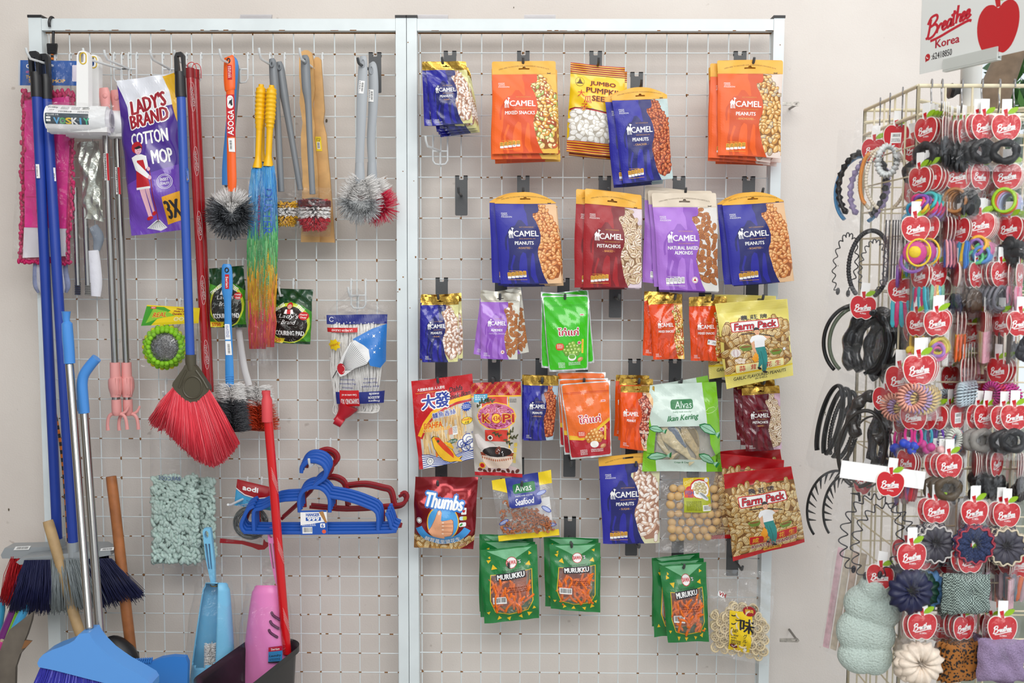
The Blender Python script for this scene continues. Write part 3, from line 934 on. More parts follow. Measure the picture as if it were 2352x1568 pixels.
def camel_art(w, h, hf, base, dark, panel, nut, title, flav=None, flavc='e8b060', big=True, box='eeb13c', gloss=.42, coat=0.0, title2=None, seed=1, pk=1.0, logo=(.62, 1.0), lw=.50, lx=.185, hcs=False):
 B, D, P = mat(base, gloss, coat=coat), mat(dark, gloss, coat=coat), mat(panel, gloss, coat=coat)
 a = Art(w, h, B, nx=14 if big else 12, ny=20 if big else 18)
 y0 = hf * h; bh = h - y0
 def q(u, v): return (u * w, y0 + v * bh)
 a.box = (0, y0, w, h)
 bd = [(1 - (1 - u) * pk, v) for u, v in BOUND]
 a.poly([q(bd[0][0] - .15, 0), q(1.0, 0), q(1.0, 1), q(bd[-1][0] - .25, 1), q(bd[9][0] - .1, .55)], P, 1)
 rg = [q(bd[1][0] - .02, .0), q(bd[1][0] + .09, .02), q(.98, .26), q(.995, .5), q(.995, .84), q(.95, .93), q(bd[-1][0] + .02, .95), q(.60, .8), q(.56, .6), q(.6, .4), q(.55, .2), q(.57, .1)]
 a.nuts(rg, l=2, seed=seed, **nut)
 lp = [q(0, 0)] + [q(*x) for x in bd] + [q(0, 1)]
 a.poly(lp, B, 9)
 dx = bd[0][0] - BOUND[0][0]
 a.poly([q(u + dx * (u / .7), v) for u, v in SIL] + [q(u, v) for u, v in bd[::-1]], D, 10)
 for g in GAPS: a.poly([q(u + dx * (u / .7), v) for u, v in g], B, 10.6)
 LY, k = logo[0] if big else logo[0] - .1, logo[1]
 ly = y0 + bh * .36
 hh = bh * .135
 lx = lx + dx * .4
 a.poly([(w * lx + x * hh * .54, ly + y * hh - hh * .5) for x, y in CAMEL], WHITE, 12)
 a.text('CAMEL', w * (lx + .09) + w * lw * .5 * .78, ly + hh * .08, WHITE, w=w * lw * .80, h=hh * .52, l=12, off=.03)
 sm = mat('d8a24e', .5)
 a.text('NUT CONNOISSEURS', w * (lx + .30), ly - hh * .52, sm, w=w * .23, l=12, off=.01)
 a.text('SINCE SINGAPORE 1974', w * (lx + .30), ly + hh * .56, sm, w=w * .26, l=12, off=.01)
 ty = ly + hh * .95
 a.text(title, w * (lx + .245), ty, WHITE, w=w * (.031 * len(title) + .085), h=bh * .042, l=12, off=.035)
 if title2:
  a.text(title2, w * (lx + .25), ty + bh * .058, WHITE, w=w * .29, h=bh * .042, l=12, off=.035); ty += bh * .05
 if flav: a.text('- ' + flav + ' -', w * (lx + .245), ty + bh * .062, mat(flavc, .5), h=bh * .024, l=12, off=.02)
 mx, my = (.095, .115) if big else (.09, .90)
 for i, s_ in enumerate(('MADE', 'WITH', 'PASSION')):
  a.text(s_, w * mx + w * (.024 * len(s_)) * .5, y0 + bh * (my + .022 * i), WHITE, w=w * .024 * len(s_), h=bh * .018, l=12, off=.03)
 if big:
  bx, by = w * .125, y0 + bh * .855
  for i in range(5):
   x = bx + i * w * .062
   a.rrect(x, by - i * w * .006, x + w * .056, by + bh * .075 - i * w * .006, w * .01, mat(box, .45), 12)
   a.rrect(x, by + bh * .05 - i * w * .006, x + w * .056, by + bh * .077 - i * w * .006, w * .008, WHITE, 12.3)
   a.squiggle(x + w * .008, by + 2 - i * w * .006, x + w * .048, by + bh * .045, INK, 12.6, seed=i, row=2.6)
  a.squiggle(bx + w * .03, by - bh * .022, bx + w * .23, by - bh * .014, mat(box, .45), 12, 4, row=2.4)
  a.squiggle(bx, by + bh * .088, bx + w * .31, by + bh * .10, mat(box, .45), 12, 5, row=2.2)
 if hcs:
  a.ell(w * .60, y0 + bh * .87, w * .052, w * .052, WHITE, 12)
  a.ell(w * .60, y0 + bh * .87, w * .046, w * .046, mat('c0202c', .5), 12.2); a.ell(w * .60, y0 + bh * .87, w * .041, w * .041, WHITE, 12.4)
  a.poly([(w * .60, y0 + bh * .845), (w * .575, y0 + bh * .882), (w * .625, y0 + bh * .882)], mat('c0202c', .5), 12.6)
 a.box = (0, 0, w, h)
 hd = Art(w, h, B, nx=a.nx, ny=a.ny)
 if big:
  hd.text("OPEN HERE TO DISCOVER OUR CONNOISSEUR'S FAVORITE NUTS", w * .5, y0 * .45, HEAD_TXT, w=w * .80, l=1, off=.012, bend=.55)
  for i in range(44): hd.rect(w * (.01 + .0225 * i), y0 * .955, w * (.02 + .0225 * i), y0 * .97, HEAD_TXT, 1)
  hd.line([(w * .86, y0 * .9), (w * .92, y0 * .97)], 1.1, INK, 1.2); hd.line([(w * .86, y0 * .97), (w * .92, y0 * .9)], 1.1, INK, 1.2)
 else:
  hd.squiggle(w * .2, y0 * .80, w * .9, y0 * .86, HEAD_TXT, 1, 3, row=2.2)
 return a, hd
def H(x): return mat(x, .5)
N_SUGAR = dict(size=8.5, cols=[H('ead9cc'), H('e0c3ae'), H('f0e6de'), H('d9b49c')], dark=H('a87c66'), kind='pea', hi=H('f6eee8'))
N_ROAST = dict(size=7.5, cols=[H('d98a4a'), H('e09a58'), H('cf7a3c'), H('e4a868')], dark=H('9a5324'), kind='oval', hi=H('f0bd84'))
N_CRACK = dict(size=6.5, cols=[H('b4502a'), H('a8441f'), H('c4602f')], dark=H('6e2a12'), kind='oval', hi=H('d98a58'))
N_MIX = dict(size=8, cols=[H('e8b04a'), H('d99a38'), H('f0d690'), H('9ab45a'), H('c85a2a'), H('e6c05a'), H('a84a30')], dark=H('9c5a22'), kind='oval', hi=H('f6e6b8'))
N_ANCH = dict(size=9, cols=[H('d9a45a'), H('e0b06a'), H('c99048'), H('b8a890')], dark=H('8a5a28'), kind='oval', hi=H('f0cf96'))
N_PIST = dict(size=10, cols=[H('e8d8bc'), H('dcc6a2'), H('f0e4d0')], dark=H('8c6a4c'), kind='split', step=.75)
N_ALM = dict(size=11, cols=[H('b8733f'), H('c4804a'), H('a86434')], dark=H('7a4420'), kind='almond', hi=None)
N_RED = dict(size=7.5, cols=[H('b04a34'), H('c25c40'), H('9c3c2a'), H('e0cfc0')], dark=H('6c2018'), kind='oval', hi=H('e0a088'))
BLUE, DBLUE = '28289a', '1c2068'
def sm(n, k): return dict(n, size=n['size'] * k)
# ---- top row
a, h = camel_art(104, 148, .135, BLUE, DBLUE, 'ded996', sm(N_SUGAR, .8), 'PEANUTS', 'SUGAR', big=False, gloss=.22, coat=.3)
t = pouch('snack_pouch', 'small blue sugar peanut pouch at the top left, in front of its fanned stack', [(976, 141), (1071, 141.5), (1086, 283), (993, 289)], .105, a, FOIL, .135, th=.0095, amp=.0022, seed=3, head=h)
behind(t, 1, 'blue peanut pouch swung out to the left behind the front one, top left stack', [(-8, 1)], [4.5], .008)
behind(t, 3, 'blue peanut pouch showing only its bottom edge under the top left stack', [(4, 9), (6, 13), (7, 17)], [-1.5, -2, -3], .016, group='rear pouches of the top left blue stack')
a, h = camel_art(148, 210, .142, 'f2661a', 'dc4d12', 'e8b94a', N_MIX, 'MIXED SNACKS', big=True, seed=5)
t = pouch('snack_pouch', 'large orange mixed snack pouch with yellow header, front one of the top row', [(1130.3, 140.7), (1277, 140.7), (1281, 353), (1130.5, 353)], .105, a, GOLD, .142, th=.0105, amp=.0009, seed=4, head=h)
behind(t, 1, 'orange mixed snack pouch directly behind the front one of its top row stack', [(-1, 11)], [.4], .009)
behind(t, 3, 'orange mixed snack pouch low in the stack with only its bottom edge showing', [(2, 13), (1, 16), (5, 8)], [-1.2, -1.4, .5], .018, group='rear orange mixed snack pouches')
a, h = camel_art(150, 222, .142, 'ee6018', 'd04e16', 'e4d3c8', N_ANCH, 'PEANUTS', 'ANCHOVIES', big=True, seed=6)
t = pouch('snack_pouch', 'large orange anchovy peanut pouch at the top right corner, front of the stack', [(1647, 138.3), (1798.5, 138.3), (1791, 364), (1649, 356)], .105, a, GOLD, .142, th=.0105, amp=.0009, seed=5, head=h)
behind(t, 1, 'orange anchovy pouch swung left behind the front one, top right stack', [(-13, 6)], [1.6], .010)
behind(t, 1, 'orange anchovy pouch furthest left in the top right stack', [(-14, 11)], [.9], .020)
behind(t, 3, 'orange anchovy pouch deep in the top right stack, only its bottom corner showing', [(5, 7), (2, 8), (4, 12)], [-1.5, -.5, -.8], .028, group='rear orange anchovy pouches')
a, h = camel_art(128, 216, .135, BLUE, DBLUE, 'b9cccb', N_CRACK, 'PEANUTS', 'CRACKER', big=True, seed=7)
t = pouch('snack_pouch', 'blue cracker peanut pouch overlapping the yellow pumpkin seed bag', [(1402, 201), (1531, 198), (1544.5, 411), (1431, 421)], .130, a, GOLD, .135, th=.0105, amp=.0012, seed=6, head=h, dome=.095, slotc=(66, 19))
behind(t, 1, 'blue cracker pouch hanging left of and behind the front cracker pouch', [(-13, 3)], [1.8], .010)
behind(t, 2, 'blue cracker pouch showing a thin edge behind the cracker pouches', [(2, -3), (-14, 7)], [-.6, .8], .02, group='rear blue cracker pouches')
# ---- second row
a, h = camel_art(145, 214, .135, BLUE, DBLUE, 'e6bd92', N_ROAST, 'PEANUTS', 'ROASTED', big=True, seed=8)
t = pouch('snack_pouch', 'blue roasted peanut pouch beside the empty hook, front of its stack', [(1134, 440), (1276, 440), (1291, 650), (1151, 652)], .115, a, GOLD, .13, th=.0105, amp=.001, seed=7, head=h, dome=.12)
behind(t, 1, 'blue roasted pouch peeking out to the left of the front one beside the empty hook', [(-11, 0)], [2.4], .010)
behind(t, 2, 'blue roasted pouch with only its bottom edge showing, beside the empty hook', [(-3, 5), (4, 7)], [1.0, -.4], .02, group='rear blue roasted pouches beside the empty hook')
t2 = dup(t, (0, 0, 0))
c0 = LOC[t.name]; c1 = W(1727, 440, .115)
t2.location = tuple(c1); LOC[t2.name] = np.array(c1); t2['label'] = 'blue roasted peanut pouch at the right edge of the grid, front of its stack'
t2.rotation_euler = (0, R(-3.5), 0)
r2 = dup(t2, (-8 * sc(.1), .0128, 0), R(-1.5), 'blue roasted pouch peeking out on both sides behind the front one at the grid edge')
r3 = dup(t2, (5 * sc(.1), .0256, -.002), R(-4.5), 'blue roasted pouch at the very back of the stack at the grid edge')
a, h = camel_art(136, 222, .155, 'a11c24', '7c1620', 'dccbd6', N_PIST, 'PISTACHIOS', 'BAKED', big=True, seed=9, flavc='e8a050')
t = pouch('snack_pouch', 'large dark red pistachio pouch in the second row, front of its stack', [(1343, 433), (1474, 447), (1473, 660), (1339, 661)], .12, a, GOLD, .15, th=.0105, amp=.0012, seed=8, head=h, slotc=(66, 22))
behind(t, 1, 'dark red pistachio pouch sticking out left behind the front one, second row', [(-19, 0)], [0], .011)
behind(t, 2, 'dark red pistachio pouch mostly hidden behind the others of the second row', [(-8, 3), (-4, 5)], [-.8, -1.2], .02, group='rear large pistachio pouches')
a, h = camel_art(146, 224, .145, 'ab74d4', '8f55bd', 'dcd9d4', N_ALM, 'NATURAL BAKED', title2='ALMONDS', big=True, box='f0eef2', seed=10, hcs=True)
t = pouch('snack_pouch', 'large purple almond pouch with beige header, front of its stack', [(1498, 444), (1645, 442), (1651, 668), (1513, 666)], .12, a, BEIGE, .15, th=.0105, amp=.0012, seed=9, head=h)
behind(t, 1, 'purple almond pouch just left of the front one with its beige header showing', [(-7, -6)], [.6], .011)
behind(t, 1, 'purple almond pouch swung furthest left in its stack', [(-12, -10)], [6.0], .021)
behind(t, 1, 'purple almond pouch showing only its pale bottom under the front one', [(2, 5)], [-1.0], .029)
# ---- third row
a, h = camel_art(87, 150, .125, BLUE, DBLUE, 'e0dc9c', sm(N_SUGAR, .8), 'PEANUTS', 'SUGAR', big=False, gloss=.2, coat=.3, seed=11, pk=1.15)
t = pouch('snack_pouch', 'small blue sugar peanut pouch at the left of the third row', [(967.4, 682), (1054, 679), (1052, 830), (970, 831.5)], .10, a, FOIL, .13, th=.0095, amp=.0018, seed=10, head=h)
behind(t, 1, 'small blue sugar pouch showing its nut picture on the right behind the third row one', [(5, -5)], [-2.2], .009)
behind(t, 1, 'small blue sugar pouch showing a sliver on the left, third row', [(-4, -4)], [1.6], .018)
a, h = camel_art(90, 152, .13, 'a872d2', '9055be', 'dad8cc', sm(N_ALM, .75), 'ALMONDS', 'NATURAL BAKED', flavc='d8c4e8', big=False, gloss=.2, coat=.3, seed=12, hcs=True)
t = pouch('snack_pouch', 'small purple almond pouch in the third row, front one of the fan', [(1104.5, 674), (1194.6, 673), (1187.7, 825), (1103.5, 823)], .10, a, FOILG, .13, th=.0095, amp=.002, seed=11, head=h)
behind(t, 1, 'small purple almond pouch fanned out to the left in the third row', [(0, -3)], [6.5], .009)
behind(t, 1, 'small purple almond pouch fanned out to the right in the third row', [(2, -6)], [-9.5], .018)
a, h = camel_art(82, 148, .15, 'ea4c14', 'd2440f', 'e6b850', sm(N_MIX, .62), 'MIXED SNACKS', big=False, gloss=.16, coat=.4, seed=13, pk=.85)
t = pouch('snack_pouch', 'shiny small orange mixed snack pouch, front one of the pair in the third row', [(1488, 678), (1566.5, 675), (1572, 824), (1501, 825)], .105, a, FOIL, .145, th=.0095, amp=.0024, seed=12, head=h)
behind(t, 1, 'shiny small orange mixed snack pouch leaning left behind the front of the pair', [(-6, -5)], [6.5], .012)
a2 = Art(a.w, a.h, a.base, nx=a.nx, ny=a.ny); a2.items = list(a.items)
a2.rect(40, 98, 60, 111, WHITE, 13, ang=8); a2.text('$', 43.5, 104, INK, h=5, l=14, ang=8); a2.text('.10', 54, 106, INK, h=5, l=14, ang=8); a2.rect(40, 98, 60, 99.5, mat('b03040', .5), 13.5, ang=8)
pouch('snack_pouch', 'small orange mixed snack pouch with a white price sticker', [(1582, 682), (1669, 680), (1662, 829), (1587, 828)], .10, a2, FOIL, .145, th=.0095, amp=.0024, seed=14, head=h)
# ---- fourth row
a, h = camel_art(76, 149, .155, BLUE, DBLUE, 'a9c0cf', sm(N_CRACK, .9), 'PEANUTS', 'CRACKER', big=False, gloss=.18, coat=.4, seed=15)
t = pouch('snack_pouch', 'small blue cracker peanut pouch with a crinkled gold top, left of the orange coconut pouches', [(1202, 861.5), (1285, 863.5), (1270, 1010), (1203, 1011)], .10, a, FOIL, .15, th=.0095, amp=.0022, seed=15, head=h)
behind(t, 1, 'small blue cracker pouch hidden behind the crinkled gold topped one', [(-3, 0)], [.5], .009)
a, h = camel_art(76, 146, .10, 'ee560f', 'd8480c', 'eec08c', sm(N_RED, .8), 'PEANUT', 'PER PUTI', flavc='c04a10', big=False, gloss=.2, coat=.3, seed=16, pk=1.2, lw=.47, lx=.1)
t = pouch('snack_pouch', 'narrow orange peanut pouch between the coconut pouches and the green fish bag', [(1426, 886), (1503, 887), (1498, 1036.5), (1424.5, 1027.5)], .112, a, FOIL, .10, th=.0095, amp=.002, seed=16, head=h)
behind(t, 1, 'narrow orange peanut pouch with gold top directly behind the front narrow one', [(-2, -15)], [.4], .010)
behind(t, 1, 'narrow orange peanut pouch highest and furthest back of the narrow three', [(-9, -22)], [1.2], .019)
a, h = camel_art(86, 145, .115, '6e1626', '581020', 'c9a6b8', sm(N_PIST, .75), 'PISTACHIOS', 'BAKED', big=False, gloss=.18, coat=.4, seed=17)
t = pouch('snack_pouch', 'small dark maroon pistachio pouch at the right end of the fourth row', [(1703, 891), (1790.5, 885), (1796, 1031.5), (1712.5, 1035.5)], .105, a, FOIL, .12, th=.0095, amp=.0022, seed=17, head=h)
behind(t, 1, 'small dark maroon pistachio pouch stepped out left behind the front one', [(-8, -12)], [.4], .010)
behind(t, 1, 'small dark maroon pistachio pouch furthest back, its left side showing', [(-16, -22)], [-.4], .020)
# ---- fifth row
a, h = camel_art(136, 206, .105, BLUE, DBLUE, 'd9d6ae', sm(N_SUGAR, 1.15), 'PEANUTS', 'SUGAR', big=True, seed=18, pk=1.2)
pouch('snack_pouch', 'large blue sugar peanut pouch hanging under the narrow orange ones', [(1374.5, 1049), (1514.6, 1037), (1514.6, 1246.6), (1385, 1247)], .10, a, GOLD, .11, th=.0105, amp=.0012, seed=18, head=h, slot='tee', slotc=(66, 8))
# ------------------------------------------------------------------ the other snack bags
SKIN = H('e8b08a'); RED = mat('c8161e', .4); SHELLS = dict(cols=[H('d9b473'), H('c99f5c'), H('e2c48a'), H('bf924e')], dark=H('7d5426'), kind='shell', hi=H('ecd3a0'), grow=.1)
def bag(*k, **q): return pouch('snack_bag', *k, bodyname='bag_body', hname='header_strip', cat='snack bag', **q)
# pumpkin seeds
Y = mat('f4cb1c', .3, coat=.3)
a = Art(130, 212, Y, nx=14, ny=22)
wnd = [(6, 112), (14, 108), (40, 108), (75, 113), (105, 116), (126, 114), (126, 186), (4, 186)]
a.poly(wnd, H('dcd6c8'), 1)
a.nuts(wnd, size=9, cols=[H('efece6'), H('e6e2da'), H('f4f2ee')], dark=H('b9b0a2'), seed=20, kind='oval', hi=H('faf9f6'), grow=.1)
a.box = (0, 0, 130, 212)
a.line([(2, 112), (14, 107), (40, 107), (75, 112), (105, 116), (128, 113)], 2.2, RED, 6); a.line([(2, 110), (14, 105.5), (40, 105.5), (75, 110), (105, 114), (128, 111)], 1.6, INK, 6.2)
for y0, y1 in ((0, 25), (184, 212)):
 a.rect(0, y0, 130, y1, H('c23a1c'), 6)
 for i in range(5):
  y = y0 + 2.2 + i * (y1 - y0) / 5
  a.rect(0, y, 130, y + 1.5, Y, 6.4); a.rect(0, y + 2.2, 130, y + 3.2, H('4a2416'), 6.4)
a.ell(23, 43, 11, 11, INK, 6); a.ell(23, 43, 10.3, 10.3, Y, 6.3); a.poly([(15, 48), (31, 48), (28, 44), (23, 34), (20, 42)], H('6a4a14'), 6.6); a.rect(14, 46, 32, 47, INK, 6.8)
for tx, y, x, w in (('JUMBO', 46, 78, 60), ('PUMPKIN', 63, 82, 86), ('SEEDS', 82, 80, 54)):
 a.otext(tx, x, y, H('3a1810'), H('f08a1c'), w=w, h=12, l=8, ang=2)
a.otext('大', 27, 71, RED, Y, h=16, l=8); a.otext('瓜', 43, 85, RED, Y, h=17, l=8); a.otext('子', 36, 103, RED, Y, h=15, l=8.4)
a.rect(93, 148, 112, 172, WHITE, 7); a.barcode(95, 158, 110, 170, 8)
t = bag('yellow pumpkin seed bag with brown striped ends', [(1311, 144), (1436, 155), (1431, 361), (1301, 349)], .085, a, None, th=.017, prof='pillow', amp=.0016, seed=21, hf=.14)
behind(t, 1, 'yellow pumpkin seed bag behind the front one, only its bottom edge showing', [(6, 7)], [0])
# green pea pouch and orange coconut pouch (same maker)
def thai_art(base, low, ballc, seed, orange):
 silver = mat('d8dcdc', .25, .5)
 a = Art(110, 172, silver, nx=14, ny=20)
 G = mat(base, .2, coat=.4)
 a.rrect(2.5, 2.5, 107.5, 168, 5, G, 1)
 if orange:
  a.poly([(3, 117), (38, 122), (62, 112), (107, 82), (107, 165), (104, 168), (5, 168), (3, 165)], H('e8b92a'), 1.5)
  a.poly([(3, 127), (38, 130), (64, 120), (107, 90), (107, 165), (104, 168), (5, 168), (3, 165)], mat(low, .2, coat=.4), 2)
 a.rect(3, 21, 107, 21.8, mat(low, .3), 2.2); a.rect(3, 24, 107, 24.6, mat(low, .3), 2.2)
 a.otext('โก๋แก่', 58, 82, mat('c2183a', .35), WHITE, w=52, h=17, l=6, o=.07, off=.03)
 cs = [H(c) for c in ballc]
 pts = [(62, 108), (70, 106), (55, 114), (65, 114), (74, 112), (82, 113), (48, 121), (57, 122), (67, 121), (76, 120), (85, 121), (52, 128), (62, 129), (72, 128), (80, 128)]
 for i, (x, y) in enumerate(pts):
  a.ell(x, y + 4, 6.2, 6.2, H(ballc[3]), 6 + i * .05); a.ell(x, y + 3.6, 5.6, 5.6, cs[i % 3], 6.02 + i * .05); a.ell(x - 1.6, y + 1.6, 2.4, 2, H(ballc[4]), 6.04 + i * .05)
 a.ell(66, 141, 11, 8, H('f2f2ee'), 7.5); a.ell(66, 139, 9, 5.4, H('6fae3c') if not orange else H('fbf8f2'), 7.8)
 a.ell(88, 146, 8, 5, H('c98a5a'), 7.5, ang=-20); a.ell(87, 145, 5, 2.6, H('e2b080'), 7.8, ang=-20)
 a.rrect(24, 108, 46, 124, 7, H('e0502a'), 6); a.squiggle(28, 111, 43, 121, WHITE, 6.5, 2, row=3.2)
 a.rect(92, 100, 97, 132, H('f0d23a'), 6.2, ang=2); a.squiggle(93, 102, 96, 130, RED, 6.6, 5, row=2.4)
 a.ell(86, 108, 5, 4, WHITE, 8); a.ell(86, 108, 4.2, 3.2, H('d04a6a'), 8.3)
 a.rect(88, 42, 98, 46, WHITE, 6); a.rect(89, 43, 97, 45, RED, 6.4)
 a.squiggle(28, 152, 46, 164, WHITE, 6.5, 7, row=2.6); a.squiggle(56, 152, 88, 160, WHITE, 6.5, 8, row=2.6)
 return a
a = thai_art('3fc01e', '2f9e16', ['7fae3a', '92bf4a', '6f9c30', '4a7a20', 'c6e08a'], 1, False)
t = pouch('snack_pouch', 'bright green pea pouch with a silver rim, front one of the fan', [(1244.5, 679), (1353, 678), (1350, 849), (1261, 853)], .105, a, None, th=.0095, prof='stand', amp=.0018, seed=22, hf=.10, edge=.0008)
behind(t, 1, 'bright green pea pouch fanned out to the left behind the front one', [(-2, -4)], [5.2]); behind(t, 1, 'bright green pea pouch fanned out to the right behind the front one', [(0, -8)], [-5.5])
a = thai_art('f0722a', 'b0182a', ['d98a3a', 'e0a050', 'c97a30', '8a4a1c', 'f4cf90'], 2, True)
t = pouch('snack_pouch', 'orange and red coconut peanut pouch with a silver rim, front of its stack', [(1287.4, 882), (1401, 874), (1405, 1046), (1311, 1054.5)], .12, a, None, th=.0095, prof='stand', amp=.0018, seed=23, hf=.10, edge=.0008)
behind(t, 1, 'orange and red coconut pouch just behind the front one, its lower left edge showing', [(-4, -7)], [3.2]); behind(t, 1, 'orange and red coconut pouch swung furthest left with its top edge showing above', [(-8, -21)], [5.2])
# peanuts in the shell
def farm_art(yellow):
 base = mat('f0e27a', .28, coat=.3) if yellow else mat('bb161e', .28, coat=.3)
 a = Art(166, 206, base, nx=18, ny=24)
 wnd = [(8, 62), (28, 48), (83, 54), (140, 46), (160, 60), (162, 160), (150, 168), (14, 168), (4, 160)] if yellow else [(0, 34), (166, 34), (166, 196), (0, 196)]
 a.poly(wnd, H('8a6230'), 1)
 a.nuts(wnd, size=15 if yellow else 13, seed=30 + yellow, step=.62, **SHELLS)
 if not yellow:
  for i in range(9): a.rect(2, 4 + i * 3.2, 164, 4.7 + i * 3.2, mat('96101a', .3), 1)
 a.text('農 莊 牌', 84, 40 if yellow else 48, mat('1e2440', .5), w=62, h=11, l=8)
 y = 60 if yellow else 68
 a.rrect(26, y - 12, 140, y + 12, 4, RED, 8); a.rrect(28, y - 10, 138, y + 10, 3, WHITE, 8.4)
 a.otext('Farm Pack', 83, y, mat('c4122a', .4), INK, w=100, h=15, l=9, o=.02, off=.05, shear=.2)
 m = y + 14
 a.line([(47, m + 4), (84, m + 6), (122, m + 18)], 2, INK, 9)
 a.poly([(70, m + 12), (84, m + 9), (98, m + 14), (104, m + 22), (98, m + 26), (97, m + 40), (74, m + 40), (74, m + 22), (66, m + 28), (64, m + 22)], H('f2f2f4'), 9.2)
 a.poly([(66, m + 27), (73, m + 24), (74, m + 40), (76, m + 50), (71, m + 52), (67, m + 40)], SKIN, 9.3); a.poly([(98, m + 14), (112, m + 16), (112, m + 20), (104, m + 22)], SKIN, 9.3)
 a.poly([(74, m + 40), (97, m + 40), (101, m + 62), (100, m + 84), (97, m + 104), (88, m + 104), (86, m + 84), (82, m + 90), (77, m + 90), (80, m + 66)], H('2c8a86'), 9.4)
 a.line([(86, m + 50), (90, m + 76), (92, m + 100)], 1.2, H('1e6460'), 9.6); a.line([(80, m + 48), (84, m + 70)], 1.0, H('1e6460'), 9.6)
 a.ell(81, m + 94, 6, 3, INK, 9.5, ang=40); a.ell(96, m + 107, 7, 3, INK, 9.5, ang=30)
 a.ell(84, m + 2, 6, 8, SKIN, 9.5); a.poly([(77, m + 1), (78, m - 6), (84, m - 9), (90, m - 6), (91, m + 1), (88, m - 2), (80, m - 2)], INK, 9.8)
 a.line([(81, m + 2), (83, m + 2)], .9, INK, 9.9); a.line([(86, m + 2), (88, m + 2)], .9, INK, 9.9); a.line([(83, m + 6), (86, m + 6)], .8, RED, 9.9)
 a.poly([(63, m + 66), (73, m + 52), (79, m + 58), (78, m + 72), (70, m + 76)], H('f0a01e'), 9.8)
 for cx, cy in ((54, m + 38), (124, m + 58)):
  a.ell(cx, cy - 3, 15, 4, H('8ab04a'), 9); a.ell(cx, cy - 3, 12, 2.6, H('8a5a2a'), 9.2); a.poly([(cx - 15, cy - 2), (cx + 15, cy - 2), (cx + 8, cy + 7), (cx - 8, cy + 7)], H('6f8c34'), 9.1)
 if yellow:
  a.ell(30, 122, 11, 10, H('efe6e2'), 9); a.ell(30, 122, 6, 9, H('d8c2c4'), 9.2); a.ell(30, 122, 2.6, 9, H('f2ecea'), 9.4)
  for x, y2 in ((30, 140), (38, 138), (45, 140), (35, 145), (43, 146)): a.ell(x, y2, 4.6, 3.4, H('f2e2d2'), 9, ang=20)
  a.rrect(24, 150, 142, 172, 3, H('e6a024'), 8.6); a.rrect(25.2, 151.2, 140.8, 170.8, 3, H('f6eeae'), 8.8)
  for i, c in enumerate('蒜茸花生'): a.text(c, (40, 66, 104, 126)[i], 161, RED, h=14, l=9.3)
  a.rect(0, 172, 166, 206, base, 7); a.rect(0, 172, 166, 176, H('f2d21c'), 7.4)
  a.text('GARLIC FLAVOURED PEANUTS', 83, 186, INK, w=128, h=9, l=8, off=.02, bend=-.06); a.text('IN SHELL', 88, 195, INK, w=30, l=8)
  a.ell(145, 128, 4.5, 4.5, INK, 9); a.ell(145, 128, 3.8, 3.8, WHITE, 9.3)
  for i in range(9): a.rect(2, 2 + i * 2.6, 164, 2.9 + i * 2.6, H('d6c65a'), 1)
 else:
  a.rrect(38, 152, 150, 174, 3, H('e8a024'), 8.6); a.rrect(39.2, 153, 149, 173, 3, RED, 8.8)
  for i, c in enumerate('咸脆花生'): a.text(c, (52, 76, 112, 136)[i], 163, H('f0b42c'), h=14, l=9.3)
  a.otext('ROASTED PEANUTS', 96, 182, mat('8e1440', .4), H('f2ead8'), w=104, h=10, l=9, off=.04)
  a.text('IN SHELL', 94, 191, mat('8e1440', .4), w=26, l=9); a.rrect(70, 194, 112, 201, 3, H('e0a02c'), 8.8); a.text('NET WT 120g', 91, 197.5, INK, w=34, l=9.2)
  a.rect(0, 196, 166, 206, base, 7)
 return a
t = bag('pale yellow garlic peanut bag sticking out past the grid edge, front one', [(1642, 697), (1809, 686), (1821, 862), (1669, 893)], .125, farm_art(True), None, th=.03, prof='pillow', amp=.0022, seed=24, hf=.22)
o = behind(t, 1, 'pale yellow garlic peanut bag behind the front yellow one', [(-14, -12)], [5])[0]; o.location.y += .035; LOC[o.name][1] += .035
t = bag('red topped roasted peanut bag tilted in front of its stack at the grid edge', [(1661, 1089), (1817, 1070), (1850, 1244), (1684, 1289)], .135, farm_art(False), None, th=.03, prof='pillow', amp=.0022, seed=25, hf=.17)
o = behind(t, 1, 'red topped roasted peanut bag swung left behind the front one', [(-5, -22)], [12.5])[0]; o.location.y += .033; LOC[o.name][1] += .033
o = behind(t, 1, 'red topped peanut bag at the very back showing only its red top', [(-6, -32)], [2.0])[0]; o.location.y += .06; LOC[o.name][1] += .06
# dried fish strips
a = Art(146, 203, mat('c41a22', .22, coat=.4), nx=16, ny=22)
a.poly([(12, 150), (12, 120), (22, 100), (45, 82), (75, 66), (146, 56), (146, 203), (10, 203)], mat('c9c2b6', .3, coat=.3), 1)
r = random.Random(3)
strips = [H(c) for c in ('e2bf84', 'd2a766', 'eccf9c', 'c2955a', 'dab77a')]
for i in range(150):
 x = r.uniform(16, 126); y = r.uniform(86 + max(0, 60 - x) * .6, 165)
 a.line([(x + r.uniform(-3, 3), y - r.uniform(14, 26)), (x, y), (x + r.uniform(-4, 4), y + r.uniform(10, 22))], r.uniform(1.6, 3), r.choice(strips), 2 + i * .01)
a.poly([(0, 0), (146, 0), (146, 46), (100, 52), (62, 66), (36, 88), (20, 112), (12, 132), (0, 132)], a.base, 4)
a.line([(10, 128), (26, 100), (46, 78), (72, 64), (104, 56), (146, 52)], 9, H('f2bc1e'), 4.5); a.line([(14, 134), (30, 106), (50, 86), (74, 72), (104, 64), (146, 60)], 5, mat('c41a22', .3), 4.4)
a.text('大使鱷魚香絲 人人愛吃', 46, 22, WHITE, w=66, h=7, l=6); a.squiggle(8, 29, 58, 32, H('f0a02a'), 6, 3, row=3)
